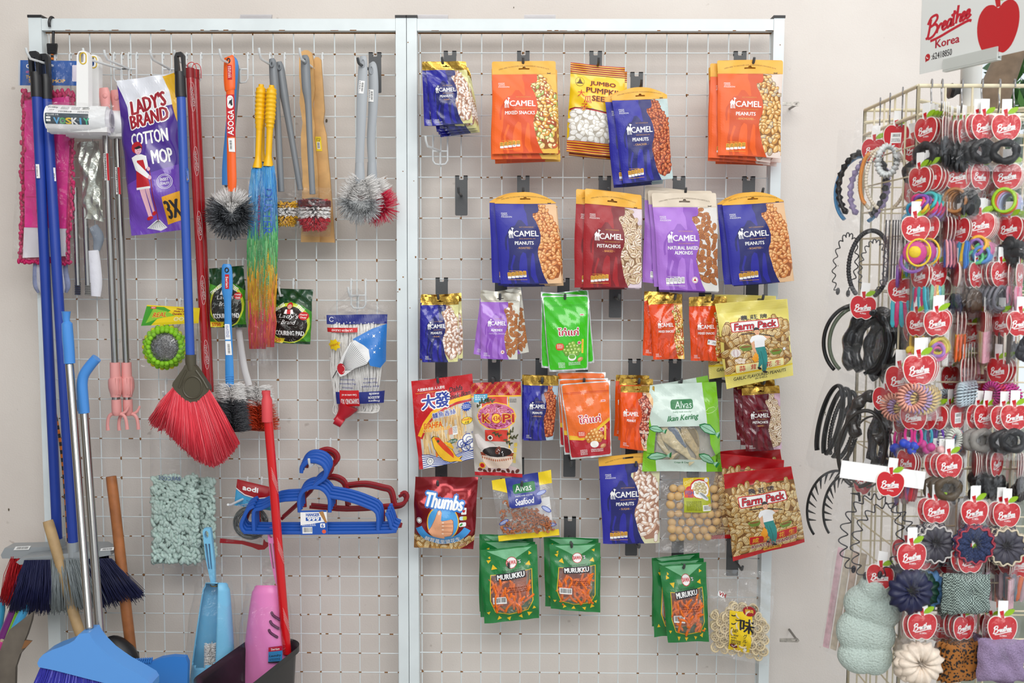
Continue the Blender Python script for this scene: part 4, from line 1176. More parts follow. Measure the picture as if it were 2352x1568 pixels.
a.otext('大', 38, 52, mat('1e3a9c', .4), WHITE, h=32, l=6, o=.05, off=.04); a.otext('發', 71, 50, mat('1e3a9c', .4), WHITE, h=34, l=6, o=.05, off=.04)
a.text('Dahfa', 104, 30, INK, w=32, h=12, l=6, shear=.3, ang=-5); a.text('Snek Ikan', 112, 45, INK, w=52, h=12, l=6, shear=.3, ang=-6)
a.otext('鱷魚香絲', 74, 83, mat('1e3a9c', .4), WHITE, w=56, h=13, l=6, ang=-4)
st = []
for i in range(28): st.append((128 + (13 if i % 2 else 9.5) * math.cos(i * math.pi / 14), 75 + (12 if i % 2 else 9) * math.sin(i * math.pi / 14)))
a.poly(st, mat('1e4ab0', .4), 6); a.squiggle(120, 70, 137, 80, WHITE, 6.6, 4, row=3.6)
a.otext('DAHFA', 46, 106, mat('d8281c', .4), H('f4d43c'), w=44, h=13, l=6); a.otext('DRIED FISH FILLET', 54, 117, H('f0901c'), H('f8e28c'), w=66, h=6.5, l=6)
a.ell(128, 108, 14, 9, INK, 6); a.ell(128, 108, 13, 8.2, H('f4d22c'), 6.3); a.text('DAHFA', 128, 105, RED, w=22, h=5.5, l=6.8); a.text('大發', 128, 112, INK, w=11, h=6, l=6.8)
a.rrect(82, 118, 92, 134, 1, H('d88a72'), 6); a.rect(92, 116, 104, 136, WHITE, 6); a.squiggle(93, 118, 103, 134, INK, 6.5, 6, row=2.6)
bl = mat('1e3f9e', .4)
a.poly([(10, 172), (30, 172), (50, 184), (75, 192), (100, 184), (125, 182), (146, 186), (146, 203), (10, 203)], WHITE, 5)
for k in range(7):
 a.line([(10, 171 + k * 5), (28, 172 + k * 4.5), (48, 182 + k * 3.6), (70, 191 + k * 2.4), (96, 186 + k * 3), (122, 178 + k * 4), (146, 172 + k * 5)], 1.8, bl, 5.4)
for cx, cy, rr in ((112, 160, 10), (128, 152, 13), (136, 168, 14), (122, 170, 11)):
 a.ell(cx, cy, rr, rr, WHITE, 5.6); a.line(arc((cx, cy), rr, 0, 300, 14), 1.8, bl, 5.9); a.line(arc((cx + 2, cy + 1), rr * .5, 60, 330, 10), 1.5, bl, 5.9)
for cx, cy in ((104, 178), (100, 168), (140, 138), (124, 136), (108, 184)): a.line(arc((cx, cy), 2, 0, 330, 9), .9, bl, 6, closed=True)
fish = [(40, 136), (46, 132), (58, 136), (66, 148), (76, 160), (88, 172), (94, 186), (100, 192), (112, 190), (104, 196), (112, 204), (94, 200), (80, 199), (64, 192), (52, 176), (44, 158)]
a.poly([(a_ - (a_ - 70) * -.05, b_ - (b_ - 170) * -.04) for a_, b_ in fish], INK, 6.5); a.poly(fish, H('f4bd28'), 6.9)
a.poly([(46, 134), (58, 136), (68, 150), (80, 166), (90, 182), (90, 192), (78, 180), (64, 164), (54, 150)], H('e0431c'), 7.2)
a.poly([(68, 148), (84, 152), (92, 166), (90, 170), (80, 162)], H('f4bd28'), 7.2); a.poly([(46, 166), (52, 178), (46, 182)], H('f07a1c'), 7.2); a.ell(55, 144, 3.4, 3.4, H('3a4a2a'), 7.6)
a.ell(90, 150, 13, 5, mat('14542e', .4), 7, ang=-4); a.squiggle(80, 148, 100, 152, WHITE, 7.4, 2, row=3)
a.ell(30, 188, 9.5, 9.5, INK, 7); a.ell(30, 188, 8.6, 8.6, WHITE, 7.3); a.ell(30, 188, 5, 5, INK, 7.5); a.ell(30, 188, 4, 4, WHITE, 7.8)
bag('red and white dried fish strip bag with blue waves and an orange fish', [(944, 875), (1084.7, 858.5), (1094, 1052), (962, 1078)], .095, a, None, th=.012, prof='pillow', amp=.0018, seed=26, hf=.16)
# coffee bag
a = Art(118, 214, mat('b8b2aa', .2, coat=.4), nx=14, ny=22)
a.rect(0, 0, 118, 30, mat('b41420', .25, coat=.3), 1)
for i in range(8):
 for j in range(3): a.text('KOPI', 4 + i * 19 - j * 8, 6 + j * 9, H('d8943a'), w=13, h=4.6, l=2, ang=-35)
a.rect(0, 30, 118, 33, H('f0b81e'), 2); a.rect(24, 33, 84, 60, H('cf3a22'), 2); a.rect(86, 30, 89, 160, H('f0b81e'), 1.6)
a.poly([(6, 26), (38, 26), (38, 42), (34, 46), (6, 44)], H('4aa6c8'), 3); a.squiggle(9, 29, 34, 41, WHITE, 3.5, 2, row=4); a.squiggle(86, 38, 106, 46, INK, 2.5, 4, row=3)
a.ell(58, 76, 47, 31, H('f0c01e'), 3); a.ell(58, 76, 45, 29, mat('c05a8a', .3), 3.4)
for i in range(110):
 q = r.uniform(0, 6.28); k = r.random() ** .5
 a.ell(58 + 43 * k * math.cos(q), 76 + 27 * k * math.sin(q), r.uniform(2, 5), r.uniform(.8, 1.6), r.choice([H('9c1f4a'), H('dca0c4'), H('8a1a3c')]), 3.7, ang=r.uniform(-40, 40), n=8)
a.otext('sai kee', 58, 62, H('b41a2a'), H('e8b0cc'), w=48, h=11, l=5); a.otext('K', 34, 80, H('b41a22'), H('f2c42a'), h=18, w=18, l=5, off=.05); a.otext('PI', 86, 80, H('b41a22'), H('f2c42a'), h=18, w=26, l=5, off=.05)
a.ell(58, 80, 12, 12, H('b41a22'), 5.5); a.ell(58, 80, 10.5, 10.5, H('f4c42a'), 5.8); a.text('434', 58, 80, H('b41a22'), w=17, h=11, l=6.2, off=.03)
for x0, y0, an in ((24, 44, -20), (36, 38, 10), (14, 52, -50), (78, 128, 30), (90, 122, -10), (84, 114, -40), (66, 118, 200)):
 for k in range(5): a.ell(x0 + 4 * k * math.cos(R(an)), y0 + 4 * k * math.sin(R(an)) + (k % 2) * 3, 5, 2, H('4a4a28'), 5, ang=an + (40 if k % 2 else -40))
a.rect(30, 106, 84, 132, H('c8301c'), 2); a.ell(42, 124, 7, 7, INK, 4); a.ell(42, 124, 6.3, 6.3, H('e8dcd4'), 4.3); a.ell(42, 124, 3.8, 3.8, INK, 4.5)
a.poly([(4, 118), (14, 116), (30, 132), (50, 138), (60, 150), (52, 170), (30, 164), (12, 146)], H('d8d0cc'), 4)
a.ell(58, 160, 41, 16, H('6a2a1c'), 3.5); a.ell(58, 156, 40, 14, H('d8cfc6'), 3.7); a.ell(58, 156, 36, 12, H('1c1210'), 4.1)
a.poly([(18, 156), (98, 156), (94, 180), (82, 196), (36, 196), (24, 182)], H('e8d2c0'), 3.6)
a.poly([(18, 158), (98, 158), (97, 166), (19, 166)], H('8a3a22'), 3.8)
for i in range(15): a.ell(22 + i * 5.2, 170 + 6 * math.sin(i * math.pi / 14), 1.6, 3, H('c06a44'), 4)
a.ell(58, 156, 36, 12, H('1c1210'), 4.3); a.ell(60, 152, 6, 10, H('6a2c18'), 4.7, ang=30); a.line([(56, 145), (62, 152), (64, 160)], 1, INK, 5)
for i in range(12): a.ell(62 + r.uniform(-6, 12), 156 + r.uniform(-8, 8), .9, 1.3, WHITE, 5, n=6)
a.ell(58, 198, 52, 12, H('c9b2b0'), 3.2)
for i in range(9): a.ell(14 + i * 11.5, 200 + (i % 2) * 4, 6, 4, H('5a241a'), 3.5, ang=i * 40)
a.ell(20, 190, 8, 8, H('e8b42a'), 5); a.ell(20, 190, 5.6, 5.6, RED, 5.3)
a.text('香醇咖啡', 101, 158, H('e8c83a'), h=8, w=48, l=6, ang=96); a.rect(0, 206, 118, 214, mat('b41420', .25), 6)
bag('red topped coffee bag with a printed cup of black coffee', [(1081.8, 879), (1197, 876), (1200, 1096), (1090, 1090)], .10, a, None, th=.017, prof='pillow', amp=.002, seed=27, hf=.13)
# dried fish in the green bag: clear window with the fish inside
cs = [(1494, 885), (1645, 875.5), (1659, 1082.5), (1473, 1082.5)]
LIME = mat('7cbf1c', .25, coat=.4); MINT = mat('cfe2d8', .3, coat=.3); DGR = mat('12763c', .35)
t, sf = clear_bag('snack_bag', 'lime green dried fish bag with a clear window, front one', cs, .112, .022, FILM, amp=.0016, seed=28, hf=.12, part='clear_film')
a = Art(186, 206, LIME, nx=18, ny=24)
a.poly([(0, 0), (152, 0), (152, 97), (36, 97), (12, 97), (0, 60)], MINT, 1)
a.poly([(146, 0), (186, 0), (186, 206), (176, 206), (172, 165), (160, 140), (158, 97), (152, 97)], LIME, 1.5); a.poly([(0, 60), (12, 97), (24, 97), (24, 165), (0, 160)], LIME, 1.5)
a.rect(0, 176, 186, 206, MINT, 1); a.poly([(0, 160), (26, 160), (34, 206), (0, 206)], LIME, 1.5); a.poly([(150, 176), (186, 160), (186, 206), (150, 206)], LIME, 1.5)
a.rrect(58, 36, 118, 58, 6, DGR, 4); a.text('Alvas', 92, 48, MINT, w=44, h=16, l=5, off=.01); a.text('freshly made everyday', 88, 64, DGR, w=48, l=4, off=.005)
a.text('Ikan Kering', 90, 78, DGR, w=80, h=16, l=4, shear=.3, off=.03, ang=-4); a.text('Crispy & Crunch', 94, 184, DGR, w=40, l=4)
for (x, y, an, k) in ((32, 168, -8, 1.0), (150, 174, 32, 1.0), (154, 106, 28, 1.1), (24, 103, 12, .8)):
 ca, sa = math.cos(R(an)), math.sin(R(an))
 f = [(-24, 0), (-14, -8), (0, -11), (14, -6), (24, 0), (34, -8), (32, 8), (24, 2), (12, 7), (-4, 9), (-18, 5)]
 f = [(x + (p * ca - q * sa) * k, y + (p * sa + q * ca) * k) for p, q in f]
 a.poly(f, DGR, 4); a.poly([((p - x) * .86 + x, (q - y) * .8 + y) for p, q in f], H('9fd0b4'), 4.4); a.line([f[0], f[4]], 1, DGR, 4.8)
a.line([(148, 66), (158, 58), (172, 56), (180, 62), (168, 68), (154, 70), (148, 66)], .9, H('d2e8a8'), 4); a.line([(180, 60), (186, 52), (186, 66)], .9, H('d2e8a8'), 4)
stick(sf, t, a, 'printed_film', 1.0)
sf0 = sf
def fish3(pts, wid, d, col, back, par):
 c = smooth(pts, 5)
 n = len(c)
 f = np.interp(np.linspace(0, 1, n), [0, .08, .35, .65, .88, .93, 1], [.25, .62, 1, .62, .14, .22, .5]) * wid
 k = sc(d)
 b = MB(); b.tube([W(x, y, d) for x, y in c], f * k, n=12, flat=((0, 1, 0), .28))
 o = b.build('dried_fish', mat(col, .35, noise=.25, nscale=120, coat=.3), par)
 b = MB(); q = c[int(n * .1):int(n * .8)]; m = len(q)
 b.tube([W(x + wid * .42, y - wid * .1, d + .004) for x, y in q], np.interp(np.linspace(0, 1, m), [0, .4, 1], [.3, .42, .08]) * wid * k, n=8, flat=((0, 1, 0), .25))
 b.build('fish_back', mat(back, .3, coat=.4), o)
for pts, w_, d, c, bk in (([(1518, 985), (1524, 1020), (1545, 1058)], 13, .113, 'd8c79c', '8a8876'), ([(1522, 975), (1550, 1010), (1592, 1062)], 24, .119, 'd9c9a0', '6a7686'), ([(1570, 975), (1590, 1010), (1606, 1056)], 20, .115, 'cdb78a', '8a7a5a'), ([(1560, 1040), (1545, 1055), (1530, 1062)], 9, .114, 'c9b48a', '7a7460')):
 fish3(pts, w_, d, c, bk, t)
MB().ext([(1510, 980), (1640, 980), (1645, 1055), (1505, 1062)], .106, .107).build('paper_board', mat('c3beb2', .5, noise=.15, nscale=40), t)
cs2 = [(1487, 886), (1626, 862), (1652, 1070), (1478, 1080)]
t, sf = clear_bag('snack_bag', 'lime green dried fish bag behind the front one, its curled top showing', cs2, .078, .012, FILM, amp=.0016, seed=29, hf=.12, part='clear_film')
a2 = Art(186, 206, LIME, nx=18, ny=24); a2.poly([(0, 0), (150, 0), (150, 97), (12, 97)], MINT, 1); a2.rect(150, 0, 186, 206, LIME, 1); a2.rect(0, 97, 24, 206, LIME, 1); a2.rect(0, 176, 150, 206, MINT, 1); stick(sf, t, a2, 'printed_film', 1.0)
# metallic red peanut bag with a thumb
a = Art(146, 168, mat('86121c', .24, .55, coat=.3), nx=16, ny=22)
wnd = [(0, 132), (30, 138), (75, 156), (120, 140), (146, 134), (146, 168), (0, 168)]
a.poly(wnd, H('7d5a2a'), 1); a.nuts(wnd, size=13, seed=41, step=.6, **SHELLS)
a.poly([(140, 150), (146, 146), (146, 168), (112, 168), (128, 160)], a.base, 5)
a.otext('Thumbs', 72, 54, WHITE, mat('2f7fd0', .35), w=88, h=30, l=6, o=.10, off=.05, shear=.15, ang=6)
a.ell(70, 102, 38, 43, H('e8b42a'), 5.5, n=26); a.ell(70, 102, 35.5, 40.5, mat('4a9fdc', .35), 5.8, n=26)
hand = [(36, 122), (44, 110), (52, 92), (58, 74), (63, 72), (67, 78), (66, 94), (68, 96), (90, 92), (94, 96), (94, 101), (95, 108), (95, 115), (94, 122), (92, 128), (88, 131), (74, 134), (76, 138), (66, 142), (52, 140)]
a.poly([((x - 66) * 1.04 + 66, (y - 108) * 1.03 + 108) for x, y in hand], H('8a4a30'), 6); a.poly(hand, H('eaa880'), 6.3)
for y in (103, 112, 122): a.line([(68, y), (82, y - 1), (94, y - 1)], 1, H('a05a3c'), 6.7)
a.ell(61, 78, 3, 5, H('f2cdb4'), 6.8, ang=10)
for y in (99, 107, 116, 126): a.ell(71, y, 2.6, 1.8, H('f4d6c0'), 6.8)
for i in range(16):
 u0, u1 = -1.05 + i * .131, -1.05 + (i + 1) * .131
 p = lambda u, rr: (70 + rr * math.sin(u), 84 + rr * math.cos(u) * .95)
 a.poly([p(u0, 58), p(u1, 58), p(u1, 76), p(u0, 76)], mat('3f93d6', .35), 7)
a.text('頓賢萬里望花生', 70, 146, WHITE, w=88, h=13, l=8.2, bend=-.95)
a.rrect(112, 66, 124, 82, 1.5, WHITE, 6); a.poly([(118, 78), (114, 73), (116, 70), (118, 72), (120, 70), (122, 73)], RED, 6.5)
a.rrect(108, 86, 125, 95, 4, H('bfe0ee'), 6); a.rrect(116, 86, 125, 95, 2, H('c9c23a'), 6.3); a.rrect(108, 100, 124, 110, 3, WHITE, 6); a.ell(113, 105, 4, 2.6, H('3f9a4a'), 6.4, ang=-40)
a.ell(13, 100, 6.5, 6.5, WHITE, 6); a.ell(13, 100, 5.6, 5.6, INK, 6.3); a.ell(13, 100, 4.2, 4.2, WHITE, 6.6)
a.text('NUT', 120, 157, H('c88a86'), w=16, h=6, l=7, ang=-14)
bag('metallic red peanut bag printed with a thumb in a blue circle', [(953, 1094), (1098, 1096), (1088, 1262), (951, 1256)], .10, a, None, th=.03, prof='pillow', amp=.0034, seed=31, hf=.16)
# dried shrimp bag
t, sf = clear_bag('snack_bag', 'clear dried shrimp bag with blue and yellow print', [(1129, 1104), (1265, 1078), (1285, 1228), (1147, 1243)], .095, .020, FILM, amp=.0016, seed=32, hf=.2, part='clear_film')
a = Art(138, 150, mat('f2d31c', .3, coat=.3), nx=14, ny=18)
BL = mat('26348e', .3, coat=.3)
a.poly([(0, 0), (31, 0), (34, 36), (0, 22)], a.base, 1); a.rect(108, 0, 138, 30, a.base, 1); a.rect(0, 136, 138, 150, a.base, 1)
a.poly([(31, 0), (108, 0), (108, 66), (104, 70), (38, 70), (34, 66)], BL, 2)
a.rrect(46, 18, 98, 40, 5, DGR, 4); a.text('Alvas', 70, 29, WHITE, w=38, h=15, l=5, off=.01); a.text('freshly made everyday', 70, 46, WHITE, w=40, l=4, off=.005); a.text('Seafood', 70, 58, WHITE, w=44, h=14, l=5, shear=.2, off=.02)
for x, y, an in ((16, 102, -30), (22, 120, 10), (122, 122, 8), (116, 84, 40), (110, 46, -10)):
 a.ell(x, y, 13, 5, mat('3a4aa0', .35), 3, ang=an); a.ell(x, y, 11, 3.6, H('a9b4dc'), 3.4, ang=an)
stick(sf, t, a, 'printed_film', 1.0)
b = MB(); b.ext([(1210, 1150), (1262, 1140), (1270, 1208), (1214, 1215)], .094, .095); b.build('paper_insert', WHITE, t)
b = MB()
for i in range(230):
 u = r.random(); v = r.uniform(0, 1)
 x = 1152 + 118 * u; top = 1150 + (30 * u if u < .8 else 24 + (u - .8) * 130); y = top + (1226 - 8 * u - top) * v ** .8
 an = r.uniform(0, 6.28); s_ = r.uniform(4, 7)
 d = .097 + r.uniform(0, .012)
 pts = [(x + s_ * math.cos(an + k * .55) * (1 - .1 * k), y + s_ * math.sin(an + k * .55) * (1 - .1 * k)) for k in range(6)]
 b.tube([W(px, py, d + .001 * math.sin(an + k)) for k, (px, py) in enumerate(pts)], [.0012, .0022, .0024, .0021, .0016, .0006], n=5)
tag(b.build('dried_shrimp', mat('b0683c', .45, noise=.35, nscale=160), t), None, None, kind='stuff')
# fish balls
t, sf = clear_bag('snack_bag', 'clear bag of beige fish balls with a yellow and green label', [(1515, 1076), (1660, 1074), (1666, 1270), (1505, 1268)], .10, .026, FILM, amp=.002, seed=33, hf=.2, part='clear_film')
bm = mat('d3ae78', .5, noise=.12, nscale=90)
proto = None
ys = [1122, 1146, 1165, 1186, 1205, 1222, 1231]
k = sc(.11)
for row, (y, xs) in enumerate([(1121, (1546, 1563, 1638)), (1141, (1543, 1557, 1642)), (1160, (1540, 1560, 1626, 1643)), (1180, (1542, 1560, 1580, 1597, 1615, 1632, 1647)), (1198, (1544, 1566, 1586, 1606, 1626, 1645)), (1216, (1543, 1560, 1577, 1597, 1617, 1634)), (1233, (1546, 1565, 1584, 1605, 1626)), ]):
 for x in xs:
  c = W(x + r.uniform(-1.5, 1.5), y + r.uniform(-2, 2), .108 + r.uniform(0, .008))
  rad = r.uniform(8.6, 10.6) * k
  if proto is None:
   proto = MB().ball((0, 0, 0), 1.0, 14, 10).build('fish_ball', bm, None, loc=(0, 0, 0), sharp=0); o = proto
  else:
   o = proto.copy(); C.objects.link(o)
  o.parent = t; o.location = tuple(c - LOC[t.name]); o.scale = (rad * r.uniform(.95, 1.12), rad * .9, rad * r.uniform(.9, 1.05)); o.rotation_euler = (0, r.uniform(-1, 1), 0)
a = Art(160, 195, mat('b3b51c', .4), nx=16, ny=20)
a.rect(60, 22, 125, 96, mat('a8b01c', .4), 1); a.rect(60, 22, 125, 62, mat('e2c21c', .4), 1.3)
a.ell(100, 46, 24, 21, RED, 2); a.ell(101, 47, 22, 19, WHITE, 2.3)
for i, (x, y) in enumerate(((92, 38), (101, 36), (110, 38), (88, 46), (97, 45), (106, 45), (114, 45), (94, 53), (103, 54), (112, 53))): a.ell(x, y, 5, 4.6, H('b9a878'), 2.6 + i * .04); a.ell(x - 1, y - 1, 3, 2.4, H('ddd2a8'), 2.65 + i * .04)
a.ell(108, 62, 14, 5, H('d8dadc'), 3.2, ang=35); a.ell(109, 61, 11, 2.4, H('8a9298'), 3.5, ang=35)
a.text('CRISPY', 75, 30, H('f4ea9c'), w=26, h=7, l=3, ang=-22, shear=.2); a.ell(73, 44, 7, 3, RED, 3, ang=-18); a.rect(62, 47, 84, 64, H('d8482a'), 2.4); a.text('FISH', 75, 54, BL, w=20, h=8, l=3.4, off=.04); a.text('BALL', 77, 61, BL, w=12, h=4, l=3.4)
a.squiggle(66, 72, 102, 93, mat('5a5c10', .5), 3, 5, row=3); a.barcode(105, 80, 124, 93, 3); a.ell(118, 28, 5, 5, WHITE, 3)
stick(sf, t, a, 'label_card', 1.5)
# murukku packs
ORANGE = mat('ee741a', .5, noise=.2, nscale=200)
def murukku(cs, d, label, seed, group=None, full=True, th=.016):
 t, sf = clear_bag('snack_bag', label, cs, d, th, FILM, amp=.002, seed=seed, hf=.2, part='clear_film', group=group)
 G = mat('1c7a3a', .28, coat=.3); YE = mat('f0c424', .3); PG = mat('7fbf92', .3)
 a = Art(130, 176, G, nx=14, ny=20)
 a.poly([(0, 0), (130, 0), (130, 176), (0, 176)], G, 1, holes=[[(22, 60), (60, 62), (116, 54), (116, 128), (104, 150), (60, 158), (28, 150), (18, 120)]])
 a.line([(22, 60), (60, 62), (116, 54), (116, 128), (104, 150), (60, 158), (28, 150), (18, 120)], 2, YE, 2, closed=True)
 a.poly([(14, 4), (118, 4), (70, 34)], PG, 1.6)
 rr = random.Random(seed)
 for x, y, s_ in ((18, 28, 6), (30, 44, 8), (112, 18, 5), (108, 42, 7), (12, 150, 5), (36, 166, 6), (60, 168, 6), (88, 166, 6), (108, 160, 7), (118, 146, 5), (20, 20, 4)):
  an = rr.uniform(0, 6)
  a.poly([(x + s_ * math.cos(an + q), y + s_ * math.sin(an + q)) for q in (0, 2.2, 4.0)], YE, 2.5)
 a.ell(70, 36, 13, 13, RED, 4); a.ell(70, 36, 11.6, 11.6, WHITE, 4.4); a.text('BAWA', 70, 36, RED, w=20, h=9, l=5, off=.04); a.otext("'S", 88, 35, WHITE, INK, h=8, l=4.6)
 a.text("Taste not to be missed!", 70, 53, INK, w=46, h=5, l=4, ang=-3, off=.01, shear=.3)
 if full:
  a.rrect(34, 57, 102, 73, 2, INK, 4, ang=-4); a.text('MURUKKU', 68, 65, WHITE, w=62, h=11, l=5, off=.05, ang=-4)
  a.barcode(24, 112, 56, 128, 4, seed); a.squiggle(50, 92, 104, 108, mat('8a3a10', .5), 3, seed, row=5)
 stick(sf, t, a, 'printed_film', 1.0)
 if full:
  rr = random.Random(seed + 5)
  for i in range(46):
   u, v = rr.uniform(.2, .84), rr.uniform(.46, .84)
   c = sf.at(np.array([u]), np.array([v]))[0] + [0, rr.uniform(.002, .007), 0]
   an = rr.uniform(-.9, .9) + 1.57; L = rr.uniform(.010, .019); cv = rr.uniform(-.5, .5)
   pts = [c + np.array([math.cos(an + cv * q) * L * q, -.0015 * math.sin(3 * q), math.sin(an + cv * q) * L * q]) for q in np.linspace(-1, 1, 7)]
   MB().tube(pts, [.0024, .0031, .0033, .0033, .0033, .0031, .0024], n=7).build('murukku_stick', ORANGE, t, sharp=0)
 else:
  b = MB(); b.ext([(cs[3][0] + 24, cs[0][1] + 60), (cs[2][0] - 16, cs[0][1] + 55), (cs[2][0] - 22, cs[2][1] - 22), (cs[3][0] + 28, cs[3][1] - 22)], d - .003, d + .004); b.build('murukku_filling', ORANGE, t)
 return t
murukku([(1101, 1226), (1226, 1228), (1226, 1396), (1101, 1404)], .050, 'green murukku pack at the back of the left stack, its top showing', 50, full=False, th=.010)
murukku([(1102, 1240), (1230, 1244), (1228, 1410), (1103, 1416)], .068, 'green murukku pack in the middle of the left stack', 51, full=False, th=.010)
murukku([(1103, 1263), (1233, 1250), (1239, 1420), (1112, 1431)], .092, 'green murukku pack at the front of the left stack, below the shrimp bag', 52)
murukku([(1249, 1233), (1374, 1236), (1372, 1396), (1252, 1392)], .060, 'green murukku pack at the back of the middle stack', 53, full=False, th=.010)
murukku([(1262, 1250), (1380, 1246), (1378, 1406), (1265, 1398)], .085, 'green murukku pack at the front of the middle stack', 54)
murukku([(1498, 1282), (1606, 1268), (1612, 1436), (1497, 1438)], .055, 'green murukku pack at the back of the right stack with a raised corner', 55, full=False, th=.010)
murukku([(1500, 1288), (1616, 1282), (1622, 1454), (1502, 1462)], .074, 'green murukku pack in the middle of the right stack, sticking out left', 56, full=False, th=.010)
murukku([(1515, 1298), (1622, 1290), (1628, 1473), (1535, 1475)], .098, 'green murukku pack at the front of the right stack', 57)
# ring snacks
t, sf = clear_bag('snack_bag', 'clear bag of pale ring snacks with a yellow label', [(1625, 1305), (1784, 1315), (1762, 1530), (1634, 1502)], .10, .024, FILM, amp=.0026, seed=60, hf=.25, part='clear_film')
rm = mat('ecd9b0', .55, noise=.08, nscale=60)
rings = []
for q in range(3):
 b = MB(); rr = random.Random(q)
 b.tube([(math.cos(x), 0, math.sin(x) * .95) for x in np.linspace(0, 6.283, 15)[:-1]], .21, n=6, closed=True)
 b.tube([(.45 * math.cos(x), 0, .45 * math.sin(x)) for x in np.linspace(0, 6.283, 9)[:-1]], .13, n=5, closed=True)
 for x in np.linspace(0, 6.283, 7)[:-1]: b.tube([(.45 * math.cos(x), 0, .45 * math.sin(x)), (.95 * math.cos(x), 0, .95 * math.sin(x))], .12, n=5)
 o = b.build('snack_ring', rm, None, loc=(0, 0, 0), sharp=0); rings.append(o)
r = random.Random(9)
n = 0
for lay in range(2):
 for i in range(9):
  for j in range(6):
   u, v = .08 + .84 * (j + .5 * (i % 2)) / 5.6, .40 + .54 * i / 8.4
   if u > .95 or (v < .47 and (u < .25 or u > .8)): continue
   c = sf.at(np.array([u]), np.array([v]))[0] + [0, .006 + .010 * lay, 0]
   o = rings[n] if n < 3 else rings[n % 3].copy()
   if n >= 3: C.objects.link(o)
   n += 1
   if n > 92: break
   o.parent = t; o.location = tuple(c - LOC[t.name]); s_ = r.uniform(.0095, .0115); o.scale = (s_, s_ * 1.2, s_)
   o.rotation_euler = (r.uniform(-.5, .5), r.uniform(-3, 3), r.uniform(-.6, .6))
a = Art(150, 215, mat('f4d11a', .35), nx=14, ny=22)
YL = a.base
a.rrect(44, 92, 98, 192, 3, YL, 1); a.ell(91, 90, 15, 11, mat('a3161e', .35), 2, n=18); a.squiggle(82, 86, 100, 94, H('e8c83a'), 2.5, 3, row=4); a.text('合格味', 91, 90, H('e8c83a'), w=20, h=7, l=3)
a.text('味', 86, 124, INK, h=34, l=3, off=.03); a.text('グ', 82, 148, INK, h=10, l=3); a.text('ル', 82, 160, INK, h=9, l=3); a.text('メ', 82, 171, INK, h=8, l=3)
for i, (tx, w, h_) in enumerate((('Fun', 16, 8), ('goes', 13, 5), ('better', 18, 6), ('with', 13, 5), ('delicious', 24, 6), ('SNACKS!', 24, 6))): a.text(tx, 48 + w / 2, 136 + i * 6.6, INK, w=w, h=h_, l=3, off=.03)
a.ell(56, 178, 10, 6, mat('7a1420', .4), 3, ang=15); a.line([(51, 176), (55, 181), (63, 172)], 2, WHITE, 3.5); a.ell(86, 184, 5.4, 5.4, INK, 3); a.ell(86, 184, 4.6, 4.6, WHITE, 3.3)
for x, y in ((54, 102), (64, 112), (54, 122)): a.ell(x, y, 6, 3, INK, 3, ang=-15); a.ell(x, y - 1.4, 4.4, 1.6, YL, 3.4, ang=-15)
a.rrect(20, 53, 34, 66, 3, WHITE, 2, ang=20); a.text('VH', 30, 60, mat('a3161e', .4), w=16, h=9, l=3, ang=20, off=.05)
stick(sf, t, a, 'label_card', 1.5)
# ------------------------------------------------------------------ brooms, brushes and the rest of the left panel
CHROME = mat('b2b0ac', .24, 1.0); STEEL = mat('a8a7a4', .3, .9); BLKP = mat('1f1f22', .4); DKBLUE = mat('1f3f9e', .38, noise=.05, nscale=30)
SKYB = mat('5f9fe8', .3); GREYP = mat('7b8085', .38); SILV = mat('a2a8ac', .35, .25)
def bar(b, pts, w, d, ratio=.6, n=12, m=0, k=4):
 """flattened tube along a pixel line; w = half width in pixels"""
 P = np.array([list(p) + [ww, dd] for p, ww, dd in zip(pts, w if not np.isscalar(w) else [w] * len(pts), d if not np.isscalar(d) else [d] * len(pts))], float)
 if k > 1: P = np.array(smooth(P, k))
 return b.tube([W(x, y, dd) for x, y, ww, dd in P], [max(ww, .3) * sc(dd) for x, y, ww, dd in P], n=n, m=m, flat=((0, 1, 0), ratio))
def rod(b, p, q, w, d, n=14, m=0, steps=6):
 d0, d1 = (d, d) if np.isscalar(d) else d
 P = [(p[0] + (q[0] - p[0]) * t, p[1] + (q[1] - p[1]) * t, d0 + (d1 - d0) * t) for t in np.linspace(0, 1, steps)]
 return b.tube([W(*c) for c in P], [w * sc(c[2]) for c in P], n=n, m=m)
def T(name, label, cat, px, d, group=None): return thing(name, label, cat, W(px[0], px[1], d), group)
def sticker(t, quad, d, art=None, name='price_sticker', m=None, th=.0004):
 b = MB(); b.ext(quad, d, d + th)
 return b.build(name, m or WHITE, t)
def decal(t, cs, d, art, name, bulge=0.0):
 """a printed label lying on something"""
 sf = Surf(cs, d, bulge, 'flat', 0.0, 0.0, 1, edge=0)
 b = MB(); ms = [art.base]; _grid(sf, b, NX, NY, 0, 1, 0); _art(sf, b, art, ms)
 return b.build(name, ms, t)
RS = np.random.RandomState(5)
